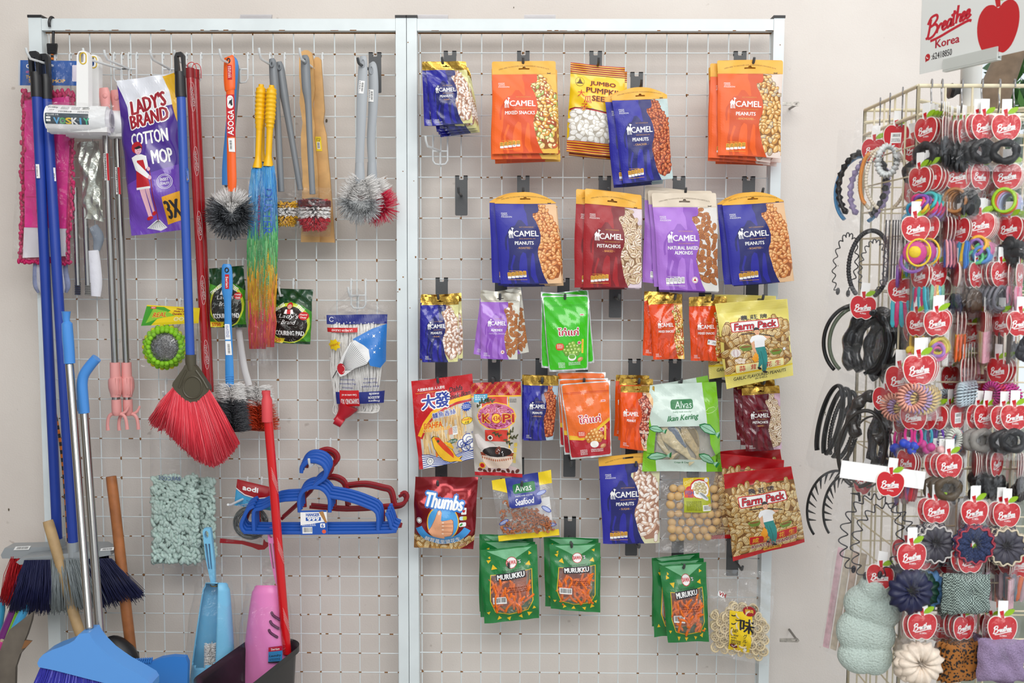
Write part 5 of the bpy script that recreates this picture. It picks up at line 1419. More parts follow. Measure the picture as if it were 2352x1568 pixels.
# ---- the two long blue brooms
def flagged(t, root0, root1, spread0, spread1, ytip, d0, d1, n, cols, seed, name='bristles', r=.0011, jag=14):
 rs = np.random.RandomState(seed)
 u = rs.rand(n)
 a, b_, m = [], [], []
 for i in range(n):
  x = root0[0] + (root1[0] - root0[0]) * u[i]; y = root0[1] + (root1[1] - root0[1]) * u[i]
  q = rs.rand()
  dd = d0 + (d1 - d0) * q
  tx = spread0[0] + (spread1[0] - spread0[0]) * u[i] + rs.randn() * 5
  ty = spread0[1] + (spread1[1] - spread0[1]) * u[i] + rs.randn() * jag * .4 + ytip * (1 - (2 * u[i] - 1) ** 2)
  a.append(W(x, y, dd)); b_.append(W(tx, ty, dd + (q - .3) * .05))
  k = 0
  for lim, mi in cols:
   if u[i] + rs.randn() * .015 < lim: k = mi; break
  m.append(k)
 return np.array(a), np.array(b_), m
NAVY, CRIM, BGREY = mat('1b1f4a', .5), mat('b3121e', .45), mat('8d9698', .45)
def long_broom(label, top, hole, slv, bot, plate, sock, d, dh, br, w=11.5, stick_=None):
 t = T('broom', label, 'broom', top, d)
 (tx, ty), (sx, sy), (bx, by) = top, slv, bot
 b = MB()
 b.ext([(tx - 12, ty + 10), (tx - 8, ty + 1), (tx + 6, ty), (tx + 12, ty + 8), (tx + 14, ty + 54), (tx - 8, ty + 58)], d - .007, d + .007, holes=[hole])
 bar(b, [(tx + 2, ty + 48), (tx + 4, ty + 62), (sx - .5, sy - 12), (sx, sy)], [11, 12.2, 12.8, 12.8], d, 1.0)
 b.build('hanger_grip', BLKP, t)
 b = MB(); rod(b, (sx, sy - 3), (bx, by), w, (d, dh)); b.build('handle', DKBLUE, t)
 b = MB(); b.ext(plate, dh - .035, dh + .012)
 rod(b, (sock[0], sock[1]), (sock[0] + 1, sock[1] + 34), sock[2], dh); b.build('broom_head', SILV, t, sharp=30)
 a, e, m = br
 h = MB(); h.hairs(a, e, .0011, .0007, m=m, bend=.004); h.build('bristles', [NAVY, BGREY, CRIM], t, sharp=0)
 return t
br = flagged(None, (28, 1272), (248, 1270), (2, 1380), (262, 1372), 12, .035, .075, 1500, [(.38, 2), (.42, 0), (1.1, 0)], 1)
tA = long_broom('long blue broom furthest left, with red bristles at the left end', (79, 118), [(76, 135), (83, 133), (86, 166), (78, 168)], (85, 223), (132, 1246), [(13, 1268), (22, 1252), (100, 1250), (240, 1249), (251, 1255), (250, 1264), (240, 1275), (16, 1276)], (139, 1236, 11), .095, .065, br)
br = flagged(None, (56, 1286), (256, 1282), (24, 1398), (328, 1364), 14, .090, .135, 2000, [(.30, 0), (.68, 1), (1.1, 0)], 2)
tB = long_broom('long blue broom second from the left, with navy and grey bristles', (102, 124), [(99, 140), (106, 138), (109, 170), (101, 172)], (107, 228), (168, 1250), [(48, 1284), (58, 1276), (152, 1266), (185, 1262), (262, 1256), (264, 1268), (180, 1282), (56, 1290)], (167, 1244, 13), .078, .115, br)
art = Art(11, 32, WHITE); art.barcode(1, 2, 6, 30, 1, 3, True)
decal(tA, [(82, 377), (90, 377), (92, 409), (84, 409)], .106, art, 'price_sticker'); a2 = Art(19, 32, WHITE); a2.text('4V1P', 11, 9, INK, w=12, l=1, ang=-80); a2.ell(6, 25, 3, 4, H('4a3a8c'), 1); a2.squiggle(11, 14, 17, 28, INK, 1, 3, row=3)
decal(tB, [(110, 384), (127, 385), (129, 416), (111, 415)], .091, a2, 'price_sticker')
art = Art(38, 14, WHITE); art.barcode(2, 1, 36, 13, 1, 4); decal(tA, [(36, 1255), (71, 1253), (66, 1262), (31, 1263)], .079, art, 'barcode_sticker'); decal(tB, [(232, 1259), (262, 1256), (261, 1263), (230, 1265)], .129, art, 'barcode_sticker')
# ---- the orange and black cord with its hook
t = T('bungee_cord', 'black and orange striped cord hooked over the top left corner', 'cord', (118, 40), .02)
b = MB(); b.tube([W(x, y, dd) for x, y, dd in smooth([(114, 62, .026), (113, 50, .028), (117, 40, .024), (123, 44, .016), (123, 60, .014), (122, 100, .012)], 5)], .0034, n=8); b.build('cord_hook', BLKP, t)
b = MB()
for i in range(5): b.tube([W(109 + i * .3, 104 + i * 4, .014), W(131 - i * .4, 104 + i * 4, .014)], .0048, n=8)
b.build('knot', BLKP, t)
P = smooth([(120, 120, .012), (119, 200, .010), (108, 450, .010), (97, 690, .010), (101, 790, .010), (118, 900, .010), (137, 1005, .010), (148, 1110, .010), (157, 1245, .010), (163, 1330, .010)], 22)
b = MB()
for i in range(len(P) - 1): b.tube([W(*P[i]), W(*P[i + 1])], .0034, n=7, m=(i // 2) % 2)
b.build('cord', [mat('d9731f', .6), BLKP], t)
# ---- pink mop cover on its card
t = T('mop_refill', 'bagged pink microfibre mop cover with a blue header card', 'mop refill', (110, 150), .05)
PINK, DPINK = mat('e0218c', .6, noise=.12, nscale=50), mat('c4145e', .65, noise=.2, nscale=120)
art = Art(190, 60, mat('2459a8', .35, coat=.3)); art.rect(0, 0, 4, 60, H('c9ccd2'), 1); art.rrect(124, 10, 140, 50, 2, H('e4dcea'), 1)
art.text('O', 23, 14, WHITE, h=10, l=2, off=.04); art.text('4M', 22, 28, H('d85a9a'), h=6, l=2); art.text('TWIST', 30, 40, H('e8b42a'), w=24, h=8, l=2, off=.04); art.text('SLIP ON MOP', 66, 49, H('e8b42a'), w=84, h=8, l=2, off=.04)
decal(t, [(43, 138), (232, 141), (232, 197), (42, 196)], .046, art, 'header_card')
b = MB(); b.ext([(52, 212), (165, 210), (168, 300), (163, 420), (160, 600), (46, 600), (50, 420)], .044, .0465); b.build('pad_backing', DPINK, t)
b = MB(); b.ext([(58, 232), (160, 222), (164, 300), (158, 400), (153, 525), (59, 522)], .046, .056); b.build('pad_panel', PINK, t)
b = MB(); b.ext([(57, 522), (153, 525), (152, 588), (54, 592)], .047, .055); b.build('lining', mat('dcd8de', .6), t)
for lp in ([(60, 392), (80, 390), (150, 392)], [(60, 452), (84, 452), (84, 488), (90, 492)], ):
 b = MB(); b.tube([W(x, y, .0565) for x, y in lp], .0006, n=5); b.build('seam', DPINK, t)
b = MB()
for side in range(2):
 for i in range(70):
  v = i / 69
  y = 212 + v * 388
  x = (55 - v * 8 if side == 0 else 168 - 10 * max(0, v - .3) - (6 if v > .8 else 0)) + RS.randn() * 2.2
  b.ball(W(x, y + RS.randn() * 2, .05 + RS.rand() * .008), (3.6 * sc(0), .004, (4 + 3 * RS.rand()) * sc(0)), 7, 5)
for i in range(34):
 b.ball(W(50 + i * 3.4, 600 + RS.randn() * 2.5 + i * .1, .052), (4.2 * sc(0), .005, 4 * sc(0)), 7, 5)
 b.ball(W(52 + i * 3.5, 212 + RS.randn() * 4 + abs(i - 17) * .3, .052), (4.2 * sc(0), .005, 6 * sc(0)), 7, 5)
b.build('chenille_edge', DPINK, t, sharp=0)
sf = Surf([(54, 140), (170, 142), (172, 606), (26, 594)], .062, .010, 'flat', 0, .003, 61); b = MB(); _grid(sf, b, NX, NY, 0, 1, 0); b.build('clear_bag', FILM2, t)
# ---- small bagged cloth below it
t, sf = clear_bag('cleaning_cloth', 'bagged blue and white cloth hanging below the pink mop cover', [(72, 590), (160, 598), (162, 664), (70, 690)], .03, .016, FILM2, cat='cleaning cloth', seed=62)
b = MB()
for i, (x, w_) in enumerate(((80, 7), (90, 8), (101, 8), (142, 9), (152, 7))): bar(b, [(x, 600), (x + 2 - i, 625), (x + 3, 655), (x + 8 - 2 * i, 672)], [w_ * .5, w_, w_, w_ * .4], .036, .7, m=i % 2)
b.build('folded_cloth', [mat('8d96b8', .8, noise=.2, nscale=60), mat('c9cad6', .8)], t)
# ---- lint rollers
def lint(cx, cy, hx, hy, d, label, lab, ln):
 t = T('lint_roller', label, 'lint roller', (hx, hy), d, None)
 hw = 14
 b = MB(); b.ext([(hx - 13, hy + 11), (hx - 8, hy + 2), (hx, hy), (hx + 8, hy + 2), (hx + 13, hy + 11), (hx + 13.5, hy + 130), (hx - 14, hy + 130)], d - .011, d + .011, holes=[arc((hx - 3, hy + 10), 6, 180, 360, 6) + arc((hx - 3, hy + 22), 6, 0, 180, 6)]); b.build('handle', WHITE, t, sharp=30)
 ring = arc((hx - 3, hy + 10), 7, 180, 360, 8) + arc((hx - 3, hy + 22), 7, 0, 180, 8)
 b = MB(); b.tube([W(x, y, d + .011) for x, y in ring], .0014, n=6, closed=True); b.tube([W(x, y, d - .011) for x, y in ring], .0014, n=6, closed=True); b.build('hole_rim', mat('d9b61c', .4), t)
 r = 33 * sc(d)
 c0, c1 = W(cx - ln / 2, cy, d), W(cx + ln / 2, cy + 4, d - .02)
 n = 28
 b = MB()
 for rr, m in ((r, 0),):
  b.tube([c0 + (c1 - c0) * q for q in (0, .02, .5, 1)], [rr * .96, rr, rr, rr], n=n, m=0)
 b.build('sheet_roll', mat('eceef0', .4), t)
 b = MB(); e = (c1 - c0) / np.linalg.norm(c1 - c0)
 b.tube([c1 - e * .002, c1 + e * .008], [r * .80, r * .80], n=n); b.tube([c1 + e * .004, c1 + e * .009], [r * .5, r * .5], n=n, m=1)
 b.build('roll_end', [mat('d4d2d8', .35), mat('8f8e94', .5)], t)
 b = MB(); b.box(tuple(W(cx - ln / 2 - 3, cy + 30, d) + [0, -.008, 0]), tuple(W(cx + ln / 2, cy + 24, d) + [0, .014, .006])); b.build('roller_frame', WHITE, t)
 if lab:
  a = Art(128, 62, mat('f0f0f2', .4)); TL = mat('263a48', .4)
  a.text('VOSKiy', 19, 6, INK, w=26, h=7, l=1, off=.04); a.text('沃斯绮', 18, 14, INK, w=12, l=1); a.text('多用可换粘尘器', 52, 18, INK, w=34, l=1); a.squiggle(40, 3, 60, 13, INK, 1, 2, row=2.6); a.squiggle(66, 3, 88, 13, INK, 1, 3, row=2.6); a.barcode(92, 3, 112, 14, 1); a.squiggle(84, 16, 112, 20, INK, 1, 5, row=3)
  a.rrect(3, 23, 112, 49, 2, TL, 1); a.text('除尘滚筒 小号', 22, 27, WHITE, w=30, h=4, l=2)
  for i, (ch, co) in enumerate(zip('VOSKiY', ('5aa8d8', '3fa05a', 'e8c42a', 'f0f0f0', '4a9fd0', '3fb08a'))): a.text(ch, 32 + i * 15, 41, H(co), h=14, w=14 if ch != 'i' else 4, l=2, off=.06)
  a.rrect(6, 32, 17, 36, 1, WHITE, 2); a.rrect(6, 38, 17, 43, 1, WHITE, 2)
  # wrap the label round the roll
  b = MB(); ms = [a.base]
  def wrap(x, y, lay):
   th = (np.asarray(y) / 62 - .55) * 1.75
   q = np.asarray(x) / 128 * .86 + .01
   p = c0[None] + (c1 - c0)[None] * q[:, None]
   rr = r + .0006 + np.asarray(lay) * .00012
   p[:, 2] -= rr * np.sin(th); p[:, 1] -= rr * np.cos(th)
   return p
  a2 = Art(128, 62, a.base); a2.rect(0, 0, 114, 62, a.base, 0)
  for src in (a2, a):
   for poly, m_, l in src.items:
    if m_ not in ms: ms.append(m_)
    ar = sum(poly[k][0] * poly[(k + 1) % len(poly)][1] - poly[(k + 1) % len(poly)][0] * poly[k][1] for k in range(len(poly)))
    if ar > 0: poly = poly[::-1]
    b.add(wrap([p[0] for p in poly], [p[1] for p in poly], [l] * len(poly)), [tuple(range(len(poly)))], ms.index(m_))
  b.build('roll_label', ms, t)
 return t
t = lint(182, 274, 194, 118, .135, 'white lint roller in front, with a printed label on its roll', True, 134)
sf = Surf([(104, 232), (262, 240), (266, 312), (112, 308)], .172, .004, 'flat', 0, .004, 63); b = MB(); _grid(sf, b, NX, NY, 0, 1, 0); b.build('wrapping_film', FILM2, t)
lint(226, 284, 218, 127, .055, 'white lint roller behind the labelled one, its open roll end at the right', False, 136)
# ---- pack of chrome tubes
t, sf = clear_bag('mop_kit', 'long clear bag holding chrome tubes, foil and a white cloth', [(172, 320), (232, 318), (240, 676), (166, 688)], .03, .018, FILM2, cat='mop kit', seed=64, amp=.003)
FOILW = mat('c2c4ba', .28, .75, bump=1.0, nscale=45)
s2 = Surf([(176, 326), (228, 324), (238, 510), (190, 500)], .045, .012, 'pillow', .05, .004, 65); b = MB(); _grid(s2, b, NX, NY, 0, 1, 0); b.build('foil_sleeve', FOILW, t)
for x0, x1 in ((171, 180), (193, 203)):
 b = MB(); rod(b, (x0, 430), (x1 - 1, 655), 6.4, .040)
 for k in range(6): b.tube([W(x1 - 7.5, 650 + k * 5, .040), W(x1 + 6, 651 + k * 5, .040)], .0030, n=7)
 b.build('chrome_tube', CHROME, t)
b = MB(); bar(b, [(214, 575), (218, 610), (221, 650), (220, 680)], [13, 14, 14, 11], .038, .5); b.build('white_cloth', mat('e2e2ea', .8, bump=.5, nscale=60), t)
b = MB(); bar(b, [(214, 520), (226, 545), (222, 575)], [11, 13, 8], .036, .5); b.build('grey_cloth', mat('7f8894', .7, bump=.5, nscale=60), t)
# ---- clothes forks
PKP = mat('e8a09c', .42)
def fork(xt, yt, xb, d, label, dx):
 t = T('clothes_fork', label, 'clothes fork', (xt, yt), d)
 b = MB(); rod(b, (xt + 1, yt + 62), (xb, 836), 7.6, d); b.build('pole', CHROME, t)
 b = MB(); bar(b, [(xt - 2, yt), (xt, yt + 14), (xt + 2, yt + 34), (xt + 3, yt + 64)], [10, 13, 11, 8.5], d, .5)
 b.ball(W(xt + 1, yt + 18, d + .006), (.006, .003, .006), 10, 7); b.build('hanging_cap', PKP, t)
 a = Art(13, 62, WHITE); a.rect(7, 0, 13, 62, mat('c01e2a', .4), 1); a.squiggle(1, 3, 6, 58, INK, 1, 4, row=4)
 decal(t, [(xt - 2, 352 + dx), (xt + 9, 352 + dx), (xt + 12, 414 + dx), (xt + 1, 414 + dx)], d + .0075, a, 'paper_label')
 b = MB(); bar(b, [(xb, 832), (xb + 1, 867)], [11.5, 12], d, 1, k=1); bar(b, [(xb, 866), (xb + 1, 872), (xb + 2, 890), (xb + 2, 904), (xb + 2, 911)], [13, 16, 16.5, 12.5, 11.5], d, 1, k=2, n=10)
 for q in np.linspace(-.9, .9, 5): b.tube([W(xb + 1 + 15.5 * math.sin(q), 868, d + .016 * math.cos(q)), W(xb + 2 + 12.5 * math.sin(q), 906, d + .013 * math.cos(q))], .0013, n=5)
 b.build('lock_sleeve', PKP, t)
 b = MB(); rod(b, (xb + 2, 911), (xb + 2, 917), 9, d); b.build('chrome_ring', CHROME, t)
 b = MB(); bar(b, [(xb + 3, 917), (xb + 4, 945), (xb + 4, 954)], [11, 11, 7], d, 1, k=2)
 c = xb + 4
 bar(b, [(c, 952), (c - 12, 951), (c - 19, 960), (c - 21, 976), (c - 20, 988)], [3.5, 4, 4, 4, 4.6], d, .7)
 bar(b, [(c, 952), (c + 12, 951), (c + 20, 960), (c + 23, 974), (c + 24, 986)], [3.5, 4, 4, 4, 4.6], d, .7)
 bar(b, [(c + 6, 951), (c + 18, 947), (c + 24, 940), (c + 27, 932)], [3, 3.2, 3, 2.4], d, .7)
 b.build('fork_head', PKP, t)
fork(240, 202, 264, .060, 'pink headed clothes fork with a steel pole, left of the pair', 0)
fork(266, 207, 290, .042, 'pink headed clothes fork with a steel pole, right of the pair', 32)
# ---- cotton mop bag
PUR = mat('4b2a8e', .22, coat=.4); PURL = mat('6a3fae', .25, coat=.3)
a = Art(140, 366, PUR)
a.poly([(0, 0), (140, 0), (140, 70), (96, 78), (60, 96), (28, 108), (20, 66), (0, 10)], mat('dfe2ea', .25, coat=.4), 1)
a.poly([(0, 250), (60, 230), (140, 210), (140, 366), (0, 366)], PURL, 1)
a.poly([(106, 4), (140, 0), (140, 130), (132, 100), (120, 40)], mat('e8b41c', .3, coat=.3), 2)
a.otext("LADY'S", 70, 62, mat('9c1c2c', .35), WHITE, w=82, h=36, l=4, ang=-10, off=.05, o=.05); a.otext('BRAND', 74, 98, mat('9c1c2c', .35), WHITE, w=88, h=32, l=4, ang=-9, off=.05, o=.05)
a.text('COTTON', 74, 145, WHITE, w=86, h=30, l=4, ang=-4, off=.03); a.text('MOP', 100, 190, WHITE, w=44, h=32, l=4, ang=-5, off=.03)
sk = mat('e8b6c4', .4); lx, ly = 44, 166
a.ell(lx, ly, 14, 14, mat('b81e2a', .4), 5); a.ell(lx + 3, ly + 7, 9, 10, sk, 5.5); a.poly([(lx - 8, ly), (lx + 6, ly - 4), (lx + 14, ly + 2), (lx - 2, ly + 4)], INK, 6)
for q in (0, 6): a.line([(lx + q, ly + 7), (lx + q + 3, ly + 7)], .9, INK, 6)
a.line([(lx + 2, ly + 13), (lx + 5, ly + 13)], 1, RED, 6)
a.poly([(lx - 16, ly + 22), (lx - 4, ly + 17), (lx + 10, ly + 17), (lx + 22, ly + 22), (lx + 24, ly + 46), (lx + 14, ly + 56), (lx - 6, ly + 50)], WHITE, 5.5); a.poly([(lx - 16, ly + 22), (lx - 6, ly + 30), (lx + 20, ly + 60), (lx + 26, ly + 68), (lx + 20, ly + 74), (lx - 8, ly + 52)], WHITE, 6.4)
a.poly([(lx - 2, ly + 30), (lx + 14, ly + 30), (lx + 18, ly + 56), (lx + 24, ly + 92), (lx - 12, ly + 94), (lx - 8, ly + 60)], mat('c01e2a', .4), 6)
a.ell(lx + 25, ly + 72, 4, 5, sk, 6.8); a.ell(lx + 24, ly + 52, 4, 5, sk, 6.8); a.rect(lx - 12, ly + 92, lx + 24, ly + 97, WHITE, 6.2)
a.poly([(lx - 4, ly + 97), (lx + 10, ly + 97), (lx + 14, ly + 160), (lx + 6, ly + 162)], sk, 5.6); a.poly([(lx + 11, ly + 97), (lx + 22, ly + 97), (lx + 22, ly + 150), (lx + 17, ly + 152)], sk, 5.6)
a.ell(lx + 8, ly + 164, 8, 4, RED, 5.8, ang=-20); a.ell(lx + 20, ly + 154, 6, 4, RED, 5.8, ang=-40)
a.line([(lx + 26, ly + 52), (lx + 28, ly + 100), (lx + 26, ly + 172)], 2, mat('9c1c2c', .4), 6.6)
a.poly([(lx + 22, ly + 170), (lx + 30, ly + 170), (lx + 46, ly + 190), (lx + 30, ly + 196), (lx - 4, ly + 186)], mat('dcdce0', .5), 6)
for q in range(8): a.line([(lx + 24 + q * .6, ly + 172), (lx - 2 + q * 6, ly + 188)], .7, INK, 6.4)
a.line(arc((101, 250), 17, 0, 360, 20), 1, WHITE, 4); a.line(arc((101, 250), 14, 0, 360, 20), .8, WHITE, 4); a.text('INSIST', 101, 245, WHITE, w=18, h=7, l=4); a.text('QUALITY', 101, 255, WHITE, w=21, h=7, l=4)
a.poly([(92, 286), (140, 272), (140, 340), (92, 350)], mat('e8a41c', .35), 4); a.text('3X', 112, 315, INK, w=30, h=42, l=5, off=.04, ang=-8)
pouch('mop_refill', 'purple bag holding a cotton mop, printed with a mopping figure', [(268, 184), (404, 168), (432, 528), (301, 540)], .075, a, None, th=.03, prof='pillow', amp=.0035, seed=66, hf=.14, cat='mop refill', bodyname='printed_bag')
# ---- broom with the red fan
t = T('broom', 'blue handled broom with an olive head and a fan of red bristles', 'broom', (414, 121), .14)
b = MB(); b.ext([(402, 132), (406, 122), (418, 120), (424, 128), (425, 175), (403, 172)], .132, .146, holes=[[(409, 130), (417, 129), (421, 168), (413, 169)]]); bar(b, [(413, 165), (414, 180), (415, 210), (416, 223)], [11, 12, 12.5, 12.5], .139, 1); b.build('hanger_grip', BLKP, t)
b = MB(); rod(b, (416, 221), (437, 818), 10.2, (.139, .145)); b.build('handle', mat('2f55ae', .35), t)
decal(t, [(427, 386), (433, 387), (435, 418), (429, 418)], .150, art, 'price_sticker')
OLV = mat('4d4838', .45)
b = MB(); bar(b, [(438, 814), (438, 830), (440, 850)], [12.5, 12.5, 11], .145, 1)
o = [(x / 3.92, 600 + y / 3.92) for x, y in ((1675, 930), (1755, 930), (1775, 950), (1830, 1030), (1890, 1120), (1897, 1150), (1880, 1175), (1830, 1215), (1790, 1260), (1740, 1278), (1690, 1268), (1640, 1220), (1590, 1160), (1562, 1115), (1570, 1085), (1610, 1030), (1660, 960))]
b.ext(o, .135, .155); b.build('broom_head', OLV, t, sharp=30)
b = MB(); b.tube([W(x, y, .1555) for x, y in arc((442, 889), 22, 0, 360, 20, 25)[:-1]], .0022, n=6, closed=True)
for pp in ([(428, 850), (418, 870), (411, 890)], [(450, 850), (466, 872), (477, 892)]): b.tube([W(x, y, .1555) for x, y in pp], .0028, n=6)
b.build('moulded_rim', OLV, t)
n = 3400; u = RS.rand(n); q = RS.rand(n)
A, B_ = [], []
for i in range(n):
 an = R(150 - 118 * u[i])    # across the fan
 rx = 402 + 78 * u[i]; ry = 893 + 26 * math.sin(math.pi * u[i])
 ex = 382 + 164 * u[i]; ey = 985 + 84 * math.sin(min(1, u[i] * 1.28) * math.pi / 2) - 52 * max(0, (u[i] - .62) / .38) ** 1.5
 dd = .132 + .022 * q[i]
 A.append(W(rx, ry, dd)); B_.append(W(ex + RS.randn() * 3, ey + RS.randn() * 4, dd + (q[i] - .5) * .05))
for i in range(220):
 k = RS.rand(); A.append(W(399 + 3 * k, 886 + 14 * k, .135)); B_.append(W(344 + 28 * k + RS.randn() * 3, 966 + 20 * k + RS.randn() * 5, .140 + RS.randn() * .006))
h = MB(); h.hairs(np.array(A), np.array(B_), .0009, .0007, m=(RS.rand(len(A)) < .25).astype(int), bend=.002); h.build('bristles', [mat('ee4050', .4), mat('fa707a', .4)], t, sharp=0)
# ---- red wrapped poles
REDW = mat('a8121c', .22, coat=.6, bump=.15, nscale=60)
for xt, yt, xb, yb, d, lb in ((447, 160, 482, 900, .028, 'red plastic-wrapped pole behind the lettered one'), (436, 157, 476, 905, .058, 'red plastic-wrapped pole with oval lettering, beside the red broom')):
 t = T('wrapped_pole', lb, 'pole', (xt, yt), d)
 b = MB(); rod(b, (xt, yt), (xb, yb), 9.6, d, steps=9); b.build('pole', REDW, t)
 b = MB(); rod(b, (xt, yt), (xt + .8, yt + 22), 10.3, d); b.build('pole_cap', mat('8f1018', .4), t)
 b = MB(); b.tube([W(x, y, d) for x, y in smooth([(xt - 5, yt + 2), (xt - 4, yt - 10), (xt + 6, yt - 14), (xt + 14, yt - 4), (xt + 15, yt + 20)], 5)], .0009, n=6); b.build('hanging_wire', RED, t)
 if d > .05:
  for i in range(5):
   y = 222 + i * 148; f = (y - yt) / (yb - yt); x = xt + (xb - xt) * f + 4
   aa = Art(14, 72, REDW)
   aa.line(arc((7, 36), 5.5, 0, 360, 16, 34), .8, H('e8c8c8'), 1); aa.text('YINGMEIDA', 7, 36, H('e8c8c8'), w=46, h=6.4, l=1, ang=86)
   g = MB(); ms = []
   for poly, m_, l in aa.items:
    if m_ not in ms: ms.append(m_)
    P = []
    for px, py in poly:
     yy = y - 36 + py; cx_ = xt + (xb - xt) * (yy - yt) / (yb - yt); off = (px - 7 + 3) / 9.6
     off = max(-.95, min(.95, off)); P.append(W(cx_ + off * 9.8, yy, d + 9.8 * sc(d) * math.sqrt(1 - off * off)))
    ar = sum(poly[k][0] * poly[(k + 1) % len(poly)][1] - poly[(k + 1) % len(poly)][0] * poly[k][1] for k in range(len(poly)))
    g.add(P if ar < 0 else P[::-1], [tuple(range(len(P)))], ms.index(m_))
   g.build('oval_print', ms, t)
# ---- round toilet brushes
def ringhead(t, c, r, hair, d, n, mats, white, seed, path=None, name='bristles', tilt=.0):
 rs = np.random.RandomState(seed)
 P = np.array(smooth(path, 12)) if path else np.array([(c[0] + r * math.sin(a), c[1] - r * math.cos(a)) for a in np.linspace(.06, 6.22, 50)])
 A, B_, M = [], [], []
 for i in range(n):
  k = rs.rand(); f = k * (len(P) - 1); j = min(int(f), len(P) - 2)
  p = P[j] + (P[j + 1] - P[j]) * (f - j); tg = P[j + 1] - P[j]; tg = tg / (np.linalg.norm(tg) + 1e-9)
  nn = np.array([-tg[1], tg[0]])
  an = rs.uniform(0, 6.28)
  L = hair * (.85 + .3 * rs.rand())
  a = W(p[0], p[1], d); q = p + nn * L * math.cos(an)
  e = W(q[0] + rs.randn() * 1.5, q[1] + rs.randn() * 1.5, d + L * sc(d) * math.sin(an) * .9)
  A.append(a); B_.append(e); M.append(1 if (p[1] < white) else (0 if rs.rand() < .7 else 2))
 h = MB(); h.hairs(np.array(A), np.array(B_), .0007, .0004, m=M, bend=.0015); o = h.build(name, mats, t, sharp=0)
 b = MB(); b.tube([W(x, y, d) for x, y in P], .0016, n=6); b.build('twisted_wire', STEEL, t)
DG, DG2, WB = mat('4a4d52', .5), mat('7d8186', .5), mat('eceae8', .5)
def toilet(label, hpts, hw, hm, d, hole, seed, head, hmats, white, group=None, **kw):
 t = T('toilet_brush', label, 'toilet brush', hpts[0], d, group)
 b = MB(); bar(b, hpts, hw, d, .45, n=14); b.build('handle', hm, t)
 if hole:
  b = MB(); b.tube([W(hole[0] + 3.2 * math.cos(a), hole[1] + 5 * math.sin(a), d + hw[1] * sc(d) * .42) for a in np.linspace(0, 6.28, 14)[:-1]], .0016, n=6, closed=True); b.build('hanging_hole', BLKP, t)
 ringhead(t, head[0], head[1], head[2], kw.get('dh', d), kw.get('n', 1800), hmats, white, seed, path=kw.get('path'))
 return t
hp = [(526, 130), (527, 136), (527, 175), (528, 205), (529, 217), (531, 310), (532, 380), (533, 416), (532, 440)]
hw = [8, 12, 13.2, 12, 9.2, 10, 10.5, 10.5, 9]
sh = lambda dx: [(x + dx * (1 if y < 250 else (1 if y < 300 else .6)), y) for x, y in hp]
toilet('grey handled toilet brush at the back of the orange one', [(536, 138), (540, 160), (538, 220), (530, 320), (524, 410), (524, 430)], [6, 10, 10, 9, 9, 8], GREYP, .030, None, 71, ((526, 492), 30, 26), [DG, WB, DG2], 470, n=700)
toilet('blue handled toilet brush just behind the orange one', [(531, 132), (535, 150), (534, 215), (526, 310), (520, 380), (519, 425)], [8, 12.5, 9, 9.5, 9.5, 9], mat('3f86d0', .35), .055, None, 72, ((522, 492), 28, 26), [DG, WB, DG2], 470, n=900)
t = toilet('orange handled toilet brush with a big round dark grey head', hp, hw, mat('f2641c', .32), .082, (525, 139), 73, ((531, 490), 27, 33), [DG, WB, DG2], 472, n=2800, dh=.088)
a = Art(22, 96, mat('c8141e', .35)); a.rrect(3, 2, 19, 32, 7, WHITE, 1); a.poly([(6, 24), (9, 14), (14, 12), (17, 8), (16, 16), (17, 24), (13, 26), (10, 20)], INK, 2); a.text('A.O.S', 11, 8, INK, w=10, l=2); a.text('ASOGA', 11, 64, WHITE, w=58, h=15, l=2, ang=-88, off=.03)
decal(t, [(519, 217), (538, 217), (541, 313), (521, 313)], .0875, a, 'paper_band')
a = Art(15, 32, WHITE); a.barcode(2, 3, 9, 29, 1, 6, True); decal(t, [(524, 317), (539, 317), (540, 349), (526, 348)], .0875, a, 'price_sticker'); a = Art(12, 34, mat('c8141e', .4)); a.squiggle(2, 3, 10, 31, WHITE, 1, 3, row=4); decal(t, [(522, 150), (532, 149), (533, 182), (523, 183)], .0885, a, 'red_sticker')
